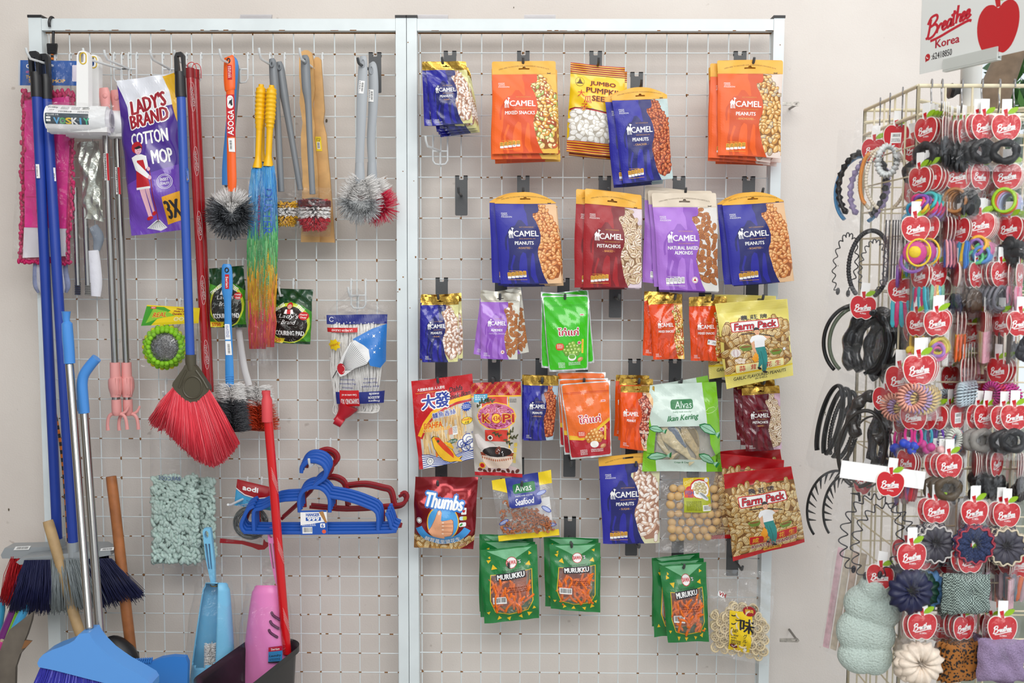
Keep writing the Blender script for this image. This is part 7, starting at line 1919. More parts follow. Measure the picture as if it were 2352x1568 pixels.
# ---- steel scourer pack
t = T('scouring_pad', 'torn red and blue bag holding a steel wire scourer', 'scouring pad', (565, 1110), .06)
a = Art(80, 66, mat('a3161e', .3, coat=.3)); a.poly([(0, 24), (20, 36), (50, 40), (80, 30), (80, 66), (0, 66)], mat('3aa0d2', .3, coat=.3), 1); a.line([(0, 22), (22, 34), (50, 38), (80, 28)], 2.4, WHITE, 2); a.text('aodi', 34, 16, WHITE, w=36, h=12, l=3, off=.06); a.text('MULTIPURPOSE', 42, 50, H('1c3a7a'), w=30, h=4, l=3, ang=8); a.otext('SCOURER', 36, 58, H('3a8ed2'), WHITE, w=56, h=9, l=3, ang=-20)
decal(t, [(545, 1100), (620, 1118), (622, 1172), (538, 1160)], .066, a, 'printed_top', bulge=.004)
b = MB(); rr = random.Random(6)
for i in range(70):
 r0 = 30 + rr.uniform(-9, 9); ph = rr.uniform(0, 6.28); tl = rr.uniform(-.2, .2)
 b.tube([W(576 + r0 * 1.05 * math.cos(q), 1200 + r0 * math.sin(q), .062 + .006 * math.sin(q * 3 + ph)) for q in np.linspace(0, 6.28, 26)[:-1]], .0008, n=4, closed=True)
b.build('steel_scourer', mat('8d8f8d', .3, .85), t, sharp=0)
b = MB(); b.ext([(506, 1236), (560, 1242), (580, 1247), (604, 1252), (606, 1238), (610, 1244), (616, 1246), (616, 1254), (608, 1261), (594, 1262), (580, 1256), (556, 1249), (505, 1246)], .058, .062); b.build('bottom_seal', mat('9c141c', .35, coat=.3), t)
sf = Surf([(544, 1104), (620, 1120), (612, 1246), (508, 1244)], .062, .014, 'pillow', .05, .004, 106); b = MB(); _grid(sf, b, NX, NY, 0, 1, 0); b.build('clear_bag', FILM2, t)
# ---- things standing in front: poles, blue broom, dustpan
t = T('mop_pole', 'bright red pole with a pink-red grip standing in the black tub', 'pole', (614, 897), .20)
RP = mat('d4141c', .25, coat=.3)
b = MB(); rod(b, (616, 962), (659, 1499), 10.4, (.200, .140)); b.build('pole', RP, t)
b = MB(); bar(b, [(611, 897), (611, 902), (612, 910), (613, 918), (614, 968)], [10, 10, 9, 12.4, 12.6], .202, 1, k=1, n=16); b.build('grip', mat('d8484e', .5), t)
WS = mat('e8a0a0', .35)
b = MB()
for k in range(3):
 y0 = 1050 + k * 160
 for q in range(5):
  pts = []
  for v in np.linspace(0, 1, 9):
   y = y0 + q * 6 + v * 60; f = (y - 962) / 534; x = 616 + 43 * f; dd = .2 - .06 * f; o_ = -.9 + 1.8 * v
   pts.append(W(x + 10.4 * o_, y, dd + 10.6 * sc(dd) * math.sqrt(1 - o_ * o_ * .98)))
  b.tube(pts, .00045, n=4)
b.build('spiral_stripe', WS, t)
t = T('broom', 'big sky blue broom with a steel handle standing at the lower left', 'broom', (154, 716), .22)
b = MB(); rod(b, (159, 830), (206, 1450), 9.6, (.22, .40)); b.build('handle', CHROME, t)
b = MB(); bar(b, [(152, 715), (152, 718), (152, 732), (153, 738), (154, 743), (156, 778), (158, 800), (160, 834)], [10.4, 9.6, 8, 7.4, 12, 13, 12.6, 12.4], .222, 1, k=1, n=18); b.build('grip', mat('4a90dc', .3), t)
o = [(x / 3.92, 1168 + y / 3.92) for x, y in ((755, 1092), (800, 1082), (850, 1080), (872, 1125), (920, 1190), (1000, 1270), (1075, 1325), (1150, 1376), (1270, 1440), (1370, 1500), (1395, 1540), (1396, 1600), (1180, 1600), (1090, 1552), (820, 1484), (540, 1412), (400, 1384), (386, 1350), (404, 1308), (440, 1270), (520, 1230), (600, 1202), (670, 1172), (715, 1145))]
b = MB(); b.ext(o, .375, .425); b.build('broom_head', SKYB, t, sharp=30)
ob = t.children[-1]
bv = ob.modifiers.new('edge', 'BEVEL'); bv.width = .010; bv.segments = 4; bv.limit_method = 'ANGLE'; bv.angle_limit = R(50)
A, B_, M = [], [], []
for i in range(46):
 u = i / 45
 for row in range(3):
  for k in range(26):
   x, y = 104 + 205 * u, 1520 + 56 * u
   ex = 60 + 290 * u; ey = y + 110
   A.append(W(x + RS.randn() * 1.0, y - 6, .385 + .014 * row + RS.randn() * .002)); B_.append(W(ex + RS.randn() * 3.2, ey + RS.randn() * 4, .37 + .03 * row + RS.randn() * .004)); M.append(int(RS.rand() < .3))
h = MB(); h.hairs(np.array(A), np.array(B_), .0014, .0012, m=M, bend=.002); h.build('bristles', [mat('3b3bb0', .4), mat('6a6ad4', .4)], t, sharp=0)
t = T('dustpan', 'sky blue dustpan with a steel handle and bent blue grip', 'dustpan', (215, 818), .20)
b = MB(); rod(b, (193, 944), (233, 1500), 10, (.205, .33)); b.build('handle', CHROME, t)
b = MB(); bar(b, [(222, 822), (208, 838), (194, 858), (189, 876), (189, 900), (193, 948)], [11.4, 11.8, 12, 12.2, 12.8, 12.8], .206, 1, k=5, n=18)
b.ball(W(177, 931, .206), (.006, .006, .014), 12, 8); b.build('grip', mat('4a90dc', .3), t)
b = MB()
prof = [(303, 1520), (348, 1518), (372, 1508), (400, 1504), (428, 1506), (434, 1520), (432, 1600), (300, 1600)]
b.ext(prof, .20, .215)
b.ext([(300, 1522), (306, 1520), (306, 1600), (298, 1600)], .20, .23)
for i in range(9): b.ext([(304 + i * 5, 1521 - i * .3), (308 + i * 5, 1512 - i * .3), (310 + i * 5, 1514 - i * .3), (308 + i * 5, 1522)], .212, .220)
b.build('pan', mat('3c86da', .35), t, sharp=30)
# ---- plunger and the wooden handles
t = T('plunger', 'brown wooden handled plunger with a black rubber cup', 'plunger', (256, 1100), .12)
b = MB(); bar(b, [(256, 1099), (256, 1101), (268, 1200), (280, 1310), (290, 1400), (303, 1508)], [9, 12, 12, 12.4, 12.6, 12], (.10, .10, .11, .12, .13, .14), 1, n=16); b.build('handle', mat('a8683a', .45, noise=.25, nscale=30), t)
b = MB(); rod(b, (303, 1500), (305, 1522), 16, .14); bar(b, [(306, 1520), (306, 1545), (306, 1600)], [17, 30, 52], .14, 1); b.build('rubber_cup', BLKP, t)
t = T('plunger', 'pale wooden handled plunger leaning behind the blue broom', 'plunger', (112, 1202), .14)
b = MB(); bar(b, [(111, 1200), (112, 1203), (140, 1300), (165, 1395), (186, 1460), (206, 1520)], [8, 12, 12, 12, 12, 12], (.12, .12, .13, .14, .15, .15), 1, n=16); b.build('handle', mat('bb9c70', .55, noise=.2, nscale=30), t)
b = MB(); bar(b, [(240, 1474), (258, 1478), (274, 1494), (284, 1516), (288, 1560), (288, 1620)], [9, 22, 30, 36, 40, 42], (.16,) * 6, .9); b.build('rubber_cup', BLKP, t)
# ---- bagged toilet brush sets and the tub
def brushset(label, x0, x1, yt, yb, d, m, hx, hy0, hy1, front, seed):
 t = T('toilet_brush_set', label, 'toilet brush set', ((x0 + x1) / 2, yt), d)
 xm, hw = (x0 + x1) / 2, (x1 - x0) / 2
 b = MB(); rings = []
 n = 64
 for v in np.linspace(0, 1, 41):
  y = yt + (yb - yt) * v
  w = hw * (.52 + .48 * v ** .8)
  if v < .03: w *= .9
  cxx = xm + (hw * .18) * (1 - v) * (1 if front == 'open' else .3)
  rings.append([W(cxx + w * math.cos(a), y, d + w * sc(d) * .8 * math.sin(a)) for a in np.linspace(0, 2 * math.pi, n + 1)[:-1]])
 vs = np.concatenate(rings); fs = []
 for i in range(40):
  for j in range(n):
   a = (j + .5) / n * 2 * math.pi
   if front == 'open' and abs(a - 2.25) < .8 and i / 40 < .70 + .055 * math.sqrt(max(0, 1 - ((a - 2.25) / .8) ** 2)): continue
   fs.append((i * n + j, i * n + (j + 1) % n, (i + 1) * n + (j + 1) % n, (i + 1) * n + j))
 fs.append(tuple(range(n)))
 b.add(vs, fs); o = b.build('holder', m, t, sharp=50)
 so = o.modifiers.new('wall', 'SOLIDIFY'); so.thickness = .003
 b = MB(); b.ext([(hx - 9, hy0 + 8), (hx - 6, hy0 + 1), (hx, hy0), (hx + 8, hy0 + 1), (hx + 10, hy0 + 8), (hx + 18, hy0 + 80), (hx + 19, hy1), (hx + 11, hy1), (hx + 4, hy0 + 100), (hx - 2, hy0 + 70)], d - .006, d + .006, holes=[arc((hx, hy0 + 15), 5, 0, 360, 12, 9)[:-1], [(hx - 4, hy0 + 36), (hx + 1, hy0 + 36), (hx + 8, hy0 + 94), (hx + 4, hy0 + 94)], [(hx + 4, hy0 + 36), (hx + 8, hy0 + 36), (hx + 13, hy0 + 94), (hx + 10, hy0 + 94)]]); b.build('brush_handle', m, t, sharp=30)
 if front == 'open':
  rs = np.random.RandomState(seed); A, B_ = [], []
  for i in range(1200):
   an = rs.uniform(0, 6.28); y = yb - 110 + rs.rand() * 70; L = 15
   A.append(W(xm - 4, y, d + .02)); B_.append(W(xm - 4 + L * math.cos(an), y + rs.randn() * 4, d + .02 + L * sc(d) * math.sin(an)))
  h = MB(); h.hairs(np.array(A), np.array(B_), .0008, .0005); h.build('bristles', WB, t, sharp=0)
  b = MB(); b.ext([(xm - 20, yb - 40), (xm - 2, yb - 46), (xm + 14, yb - 44), (xm - 8, yb - 30)], d + .075, d + .0757); b.build('yellow_sticker', mat('f0d21c', .4), t)
 else:
  b = MB()
  for k in range(3):
   yy = yt + 58 + k * 20; xx = xm + 12 - k * 3
   b.tube([W(x, y, d + (hw * .9) * sc(d) * .66) for x, y in smooth([(xx, yy), (xx + 4, yy + 8), (xx + 12, yy + 14), (xx + 22, yy + 20)], 4)], [.0015] + [.0034] * 11 + [.002], n=8)
  b.build('vent_slot', mat('5a1a4a', .6), t)
  a = Art(33, 38, mat('3a8ac4', .4)); a.rect(0, 0, 33, 11, mat('c0163a', .4), 1); a.text('Serian', 16, 6, WHITE, w=20, h=5, l=2); a.text('Laundry', 16, 22, INK, w=28, h=7, l=2, shear=.2); a.rect(0, 35, 33, 38, INK, 1); a.squiggle(3, 28, 28, 33, INK, 1, 4, row=3)
  decal(t, [(xm + 6, yb - 114), (xm + 38, yb - 118), (xm + 37, yb - 80), (xm + 5, yb - 78)], d + hw * sc(d) * .80, a, 'blue_label')
 sf = Surf([(x0 + hw * .25, yt - 6), (x1 - hw * .2, yt - 6), (x1 + 8, yb), (x0 - 12, yb)], d, hw * sc(d) * .95, 'flat', 0, .004, seed, back=.9); b = MB(); _grid(sf, b, NX, NY, 0, 1, 0); b.build('clear_bag', FILM2, t)
 sf = Surf([(hx - 26, hy1 - 54), (hx + 40, hy1 - 50), (hx + 30, yt + 6), (hx - 12, yt + 10)], d, .02, 'flat', 0, .008, seed + 1); b = MB(); _grid(sf, b, NX, NY, 0, 1, 0); b.build('gathered_top', FILM2, t)
 b = MB(); b.tube([W(hx + 16 + 9 * math.cos(q), hy1 + 2 + 2.4 * math.sin(q), d + .010 * math.sin(q)) for q in np.linspace(0, 6.28, 14)[:-1]], .0012, n=6, closed=True); b.build('wire_tie', mat('c8962a', .3, .8), t)
 return t
brushset('bagged light blue toilet brush set with an open front', 432, 543, 1340, 1590, .13, mat('7cc2e6', .35, sss=.05), 476, 1211, 1342, 'open', 131)
brushset('bagged pink toilet brush set standing in the black tub', 548, 674, 1346, 1600, .115, mat('f28cca', .35, sss=.05), 624, 1210, 1340, 'shut', 132)
t = T('tub', 'black plastic tub at the bottom holding the pink brush set and the red pole', 'tub', (590, 1530), .22)
k = MB()
R0 = W(694, 1478, .115); B0 = min((W(560, 1584, q / 500) for q in range(60, 260)), key=lambda p: abs(p[2] - R0[2])); ax_ = (R0 - B0) / np.linalg.norm(R0 - B0); c = (B0 + R0) / 2 + np.array([-ax_[1], ax_[0], 0]) * .066; hwx, hwy = np.linalg.norm(R0 - B0) / 2 + .012, .066; TR_ = math.atan2(ax_[1], ax_[0])
def rr_ring(sx, sy, z, rr=.05, n=8):
 pts = []
 for cx_, cy_, a0 in ((sx - rr, sy - rr, 0), (-sx + rr, sy - rr, 90), (-sx + rr, -sy + rr, 180), (sx - rr, -sy + rr, 270)):
  for q in range(n): a_ = R(a0 + 90 * q / (n - 1)); lx, ly = cx_ + rr * math.cos(a_), cy_ + rr * math.sin(a_); pts.append((c[0] + lx * math.cos(TR_) - ly * math.sin(TR_), c[1] + lx * math.sin(TR_) + ly * math.cos(TR_), z))
 return pts
rings = [rr_ring(hwx, hwy, c[2]), rr_ring(hwx + .004, hwy + .004, c[2] + .003), rr_ring(hwx + .004, hwy + .004, c[2] - .012), rr_ring(hwx - .002, hwy - .002, c[2] - .014), rr_ring(hwx - .03, hwy - .03, .02, .04), rr_ring(hwx - .06, hwy - .06, .018, .02), rr_ring(hwx - .036, hwy - .036, .03, .04), rr_ring(hwx - .006, hwy - .006, c[2] - .01)]
n = len(rings[0]); vs = np.concatenate([np.array(r_) for r_ in rings]); fs = []
for i in list(range(7)) + [7]:
 j = (i + 1) % 8
 if i == 5: continue
 for q in range(n): fs.append((i * n + q, i * n + (q + 1) % n, j * n + (q + 1) % n, j * n + q))
fs.append(tuple(5 * n + q for q in range(n))); fs.append(tuple(6 * n + q for q in range(n)))
k.add(vs, fs); k.build('tub_body', mat('18181a', .35), t, sharp=50)
# ---- rolls and cardboard at the lower left corner
for i, (pts, w, col, lb) in enumerate((([(-4, 1372), (4, 1400), (-14, 1500)], 8, '3aa0c8', 'blue wrapped roll at the left picture edge'), ([(38, 1394), (14, 1450), (-14, 1520)], 13, '7a2a80', 'purple wrapped roll leaning in the lower left corner'), ([(46, 1400), (30, 1440), (2, 1510)], 8, '7cc02c', 'bright green wrapped roll beside the purple one'), ([(64, 1386), (44, 1425), (20, 1480)], 10, '46a8dc', 'light blue wrapped roll beside the green one'), ([(4, 1472), (-6, 1490)], 8, 'd84a9a', 'pink wrapped roll under the purple one'))):
 t = T('wrapping_roll', lb, 'roll', pts[0], .10 + .02 * i)
 b = MB(); bar(b, pts, w, .06 + .028 * i, 1, n=14, k=3); b.build('roll', mat(col, .3, coat=.3), t)
 b = MB(); b.tube([W(pts[0][0], pts[0][1], .06 + .028 * i), W(pts[0][0] + 1.4, pts[0][1] - 3, .06 + .028 * i)], [w * .5 * sc(.1)] * 2, n=12); b.build('core', mat('c8b898', .7), t)
t = T('cardboard', 'torn grey cardboard sheet leaning in the lower left corner', 'cardboard', (50, 1440), .24)
b = MB(); b.ext([(78, 1403), (74, 1424), (64, 1456), (58, 1470), (73, 1472), (60, 1486), (48, 1500), (38, 1530), (36, 1600), (-20, 1600), (-6, 1520), (10, 1470), (24, 1444), (50, 1424), (68, 1410)], .232, .242); b.build('sheet', mat('6c645a', .8, noise=.25, nscale=20), t)
b = MB(); b.ext([(58, 1470), (73, 1472), (60, 1486), (50, 1490)], .2422, .246); b.build('torn_flap', mat('8a5f3a', .8), t)
# ------------------------------------------------------------------ the spinner rack with hair accessories
CREAM = mat('ded3b4', .4); SWIRE = mat('8c8c8e', .3, .7)
DF = .77
cf = W(2110, 197, DF); ztop = cf[2]
lo, hi = .3, .8
for _ in range(40):
 m_ = (lo + hi) / 2
 if W(2013, 253, m_)[2] > ztop: lo = m_
 else: hi = m_
DB = lo
XL_, XR_ = cf[0], cf[0] + .36
yF, yB = -DF, -DB
pc = W(2225, 300, (DF + DB) / 2); PX, PY = pc[0], pc[1]
t = thing('spinner_rack', 'cream wire spinner rack loaded with hair accessories, on a white post', 'display rack', (PX, PY, 0))
MB().tube([(PX, PY, .02), (PX, PY, ztop + .055)], .0175, n=20).build('post', mat('e4e2dc', .35), t)
b = MB(); b.tube([(PX, PY, 0), (PX, PY, .02), (PX, PY, .028)], [.20, .20, .03], n=28); b.build('base', mat('d8d4ca', .4), t)
b = MB(); b.tube([(PX - .018, PY, ztop + .014), (PX - .027, PY - .004, ztop + .014), (PX - .038, PY - .006, ztop + .013), (PX - .041, PY - .006, ztop + .013)], [.006, .008, .015, .013], n=6); b.build('clamp_knob', BLKP, t)
def wpanel(p, q, name):
 b = MB(); p, q = np.array(p), np.array(q)
 for z in (ztop, ztop - .048): b.tube([np.append(p, z), np.append(q, z)], .0034, n=8)
 k = 1
 while ztop - .048 - .05 * k > .25:
  b.tube([np.append(p, ztop - .048 - .05 * k), np.append(q, ztop - .048 - .05 * k)], .0016, n=6); k += 1
 L = np.linalg.norm(q - p); n = int(L / .045)
 for i in range(n + 1):
  c = p + (q - p) * i / n
  b.tube([np.append(c, ztop), np.append(c, .25)], .0032 if i in (0, n) else .0018, n=6)
 b.build(name, CREAM, t)
for p, q in (((XL_, yF), (XR_, yF)), ((XL_, yB), (XL_, yF)), ((XL_, yB), (XR_, yB)), ((XR_, yB), (XR_, yF))): wpanel(p, q, 'wire_panel')
b = MB()
for c in ((XL_, yF), (XR_, yF), (XL_, yB), (XR_, yB)): b.tube([(c[0], c[1], ztop - .024), (PX, PY, ztop - .024)], .0036, n=6)
b.tube([(PX, PY, ztop - .034), (PX, PY, ztop - .016)], .024, n=18); b.build('spider_arm', CREAM, t)
# ---- sign
SCR = [[(8, 52), (6, 30), (3, 10), (-2, 8)], [(1, 42), (8, 56), (20, 57), (23, 47), (15, 36), (8, 33)], [(9, 34), (20, 34), (25, 22), (17, 8), (6, 5), (3, 12)], [(24, 10), (28, 28)], [(27, 20), (32, 29), (36, 26)], [(36, 18), (43, 22), (44, 28), (40, 30), (36, 20), (40, 11), (47, 14)],
  [(57, 28), (51, 29), (47, 18), (50, 11), (55, 18), (58, 29), (56, 13), (60, 12)], [(63, 46), (61, 15), (65, 11)], [(56, 36), (68, 39)], [(71, 54), (68, 11)], [(68, 19), (73, 29), (78, 26), (77, 13), (80, 12)], [(79, 18), (86, 22), (87, 28), (83, 30), (79, 20), (83, 11), (90, 15)], [(89, 18), (96, 22), (97, 28), (93, 30), (89, 20), (93, 11), (101, 17)], [(10, -3), (30, -3), (60, 1), (94, 4), (103, 0)]]
def script(a, cx, cy, w, m, l, ang=0, shear=.18, lw=.055, k=5, sy=.78):
 ca, sa = math.cos(R(ang)), math.sin(R(ang)); s_ = w / 104
 for i, st in enumerate(SCR):
  q = [((x - 50 + shear * (y - 25)) * s_, -(y - 25) * s_ * sy) for x, y in st]
  a.line([(cx + x * ca - y * sa, cy + x * sa + y * ca) for x, y in smooth(q, k)], w * lw, m, l + .07 * i)
APPLE = [(0, .34), (.12, .42), (.30, .43), (.45, .30), (.5, .08), (.46, -.16), (.34, -.38), (.18, -.48), (.08, -.46), (0, -.43), (-.08, -.46), (-.18, -.48), (-.34, -.38), (-.46, -.16), (-.5, .08), (-.45, .30), (-.30, .43), (-.12, .42)]
AP = [tuple(p) for p in smooth(APPLE, 3, closed=True)]
LEAFP = [tuple(p) for p in smooth([(.04, .47), (.10, .62), (.24, .70), (.40, .70), (.34, .56), (.20, .47)], 3, closed=True)]
STEM = [(-.05, .36), (-.12, .62), (.02, .66), (.05, .36)]
ARED, ALEAF = mat('c4121e', .35, coat=.2), mat('8fb81c', .4)
Pl, Pr = W(2112, 171, .622), W(2352, 116, .828)
Pe = Pl + (Pr - Pl) * 1.35
sf = Surf([(0, 0)] * 4, 0, 0, 'flat', 0, 0, 1, edge=0)
up_ = np.array([0, 0, .25]); sf.c = [Pl + up_, Pe + up_, Pe, Pl]
t2 = thing('sign_board', 'white sign board with a red apple and red script, on top of the spinner rack', 'sign', (Pl + Pe) / 2)
a = Art(326, 309, mat('e4e8e6', .3, coat=.2))
def sxy(x, y):
 k = (x - 2112) / 240
 return (x - 2112) * (1.02 - .06 * k), 309 - (171 - 55 * k - y) / (1 + .125 * k)
x, y = sxy(2180, 53); script(a, x, y, 112, mat('c4122c', .35), 2, ang=-10, lw=.052)
x, y = sxy(2179, 96); a.text('Korea', x, y, mat('b01a34', .35), w=58, h=17, l=2, off=.05)
x, y = sxy(2166, 125); a.text(':62418850', x, y, INK, w=50, h=14, l=2, off=.02)
x, y = sxy(2131, 133); a.ell(x, y, 6.5, 8, mat('c01a24', .35), 2); a.poly([(x - 6, y + 4), (x - 5, y + 10), (x + 1, y + 6)], mat('c01a24', .35), 2); a.line(arc((x, y - 1), 3, 60, 200, 7), 1.6, WHITE, 3)
x, y = sxy(2300, 58); q = lambda p: (x + p[0] * 92, y - p[1] * 112 + 4)
a.poly([q(p) for p in AP], ARED, 2); a.poly([q(p) for p in STEM], ARED, 2); a.poly([q(p) for p in LEAFP], ALEAF, 2.5)
b = MB(); ms = [a.base]; _grid(sf, b, NX, NY, 0, 1, 0); _art(sf, b, a, ms); b.build('board', ms, t2)
b = MB(); m0, m1 = Pl + (Pr - Pl) * .26, Pl + (Pr - Pl) * .78
dv = (Pr - Pl) / np.linalg.norm(Pr - Pl); nv = np.array([dv[1], -dv[0], 0]); nv = nv if nv[1] < 0 else -nv
def slab(p, q, z0, z1, o0, o1): b.add([p + nv * o + [0, 0, z] for p in (p, q) for o in (o0, o1) for z in (z0, z1)], [(0, 1, 3, 2), (4, 6, 7, 5), (0, 4, 5, 1), (2, 3, 7, 6), (0, 2, 6, 4), (1, 5, 7, 3)])
slab(m0, m1, -.004, .016, .0015, .004); slab(m0, m1, -.004, .016, -.006, -.003); slab(m0, m1, -.006, -.003, -.006, .004); b.build('holder_channel', mat('d5dad6', .3, alpha=.8), t2)
b = MB(); mm = (m0 + m1) / 2; b.tube([(PX, PY, ztop + .05), (PX, PY, Pl[2] - .004)], .0175, n=18); b.build('holder_tube', mat('e4e2dc', .35), t2)
# ---- apple tag card
def tagmesh(price=False, barcode=False):
 s_ = .0435
 b = MB(); ms = [mat('f0ebe2', .5), ARED, ALEAF, WHITE]
 def ex(pts, y0, y1, m): b.ext([(px, 0, pz) for px, pz in pts], -y0, -y1, m, px=False)
 cz = -.040
 ex([(-.0075, .004), (.0075, .004), (.0075, -.024), (-.0075, -.024)], .0003, -.0003, 3)
 ex([(p[0] * s_ * 1.05, cz + p[1] * s_ * 1.05) for p in AP], .0006, -.0006, 0)
 for sd in (-1, 1):
  for pts, m, o in ((AP, 1, .0007), (STEM, 1, .0007), (LEAFP, 2, .0009)):
   ex([(p[0] * s_, cz + p[1] * s_) for p in pts], sd * (o - .0002) if sd < 0 else o, sd * o if sd < 0 else o - .0002, m)
 a = Art(100, 100, WHITE)
 if barcode: a.rect(28, 36, 70, 78, WHITE, 1); a.barcode(32, 40, 66, 56, 2); a.squiggle(32, 60, 66, 74, INK, 2, 3, row=5)
 else: script(a, 50, 54, 66, WHITE, 1, ang=-10, lw=.05, k=3); a.text('KOREA', 54, 76, WHITE, w=24, h=6, l=1)
 a.text('$1.90', 70, -6 + 8, WHITE, w=16, h=6, l=1, ang=-25); a.rect(46, 20, 58, 20.8, H('e8a0a0'), 1)
 for poly, m, l in a.items:
  if m not in ms: ms.append(m)
  ar = sum(poly[k][0] * poly[(k + 1) % len(poly)][1] - poly[(k + 1) % len(poly)][0] * poly[k][1] for k in range(len(poly)))
  if ar > 0: poly = poly[::-1]
  b.add([((p[0] - 50) / 100 * s_, -.00075 - .0001 * l, cz + (50 - p[1]) / 100 * s_) for p in poly], [tuple(range(len(poly)))], ms.index(m))
 return b, ms
_tg = {}
def tag_part(root, bc=False):
 if bc not in _tg:
  b, ms = tagmesh(barcode=bc)
  o = b.build('apple_tag', ms, None, loc=(0, 0, 0), sharp=30); _tg[bc] = o
  o.parent = root
 else:
  o = _tg[bc].copy(); C.objects.link(o); o.parent = root
 return o
_fl = {}
def small_bag(root, w, z0, z1, th, key):
 k = (w, z0, z1, th)
 if k not in _fl:
  b = MB(); n, mrow = 8, 12
  rs = np.random.RandomState(int(w * 1e4))
  ph = rs.uniform(0, 6, 6)
  vs = []
  for sd in (1, -1):
   for j in range(mrow + 1):
    for i in range(n + 1):
     u, v = i / n, j / mrow
     y = -sd * (th * (4 * u * (1 - u)) ** .6 * math.sin(math.pi * min(1, v * 1.05)) ** .7) + .0022 * math.sin(7 * u + ph[0] + 5 * v) * math.cos(9 * v + ph[1]) - .0015 * abs(math.sin(6 * u + 4 * v + ph[2]))
     vs.append((w * (u - .5) + .002 * math.sin(6 * v + ph[3]), y, z0 + (z1 - z0) * v))
  fs = []; N = (n + 1) * (mrow + 1)
  for j in range(mrow):
   for i in range(n):
    q = j * (n + 1) + i; fs.append((q, q + n + 1, q + n + 2, q + 1)); fs.append((N + q, N + q + 1, N + q + n + 2, N + q + n + 1))
  b.add(vs, fs); o = b.build('clear_pouch', FILM2, None, loc=(0, 0, 0), sharp=0); _fl[k] = o; o.parent = root
 else:
  o = _fl[k].copy(); C.objects.link(o); o.parent = root
 return o
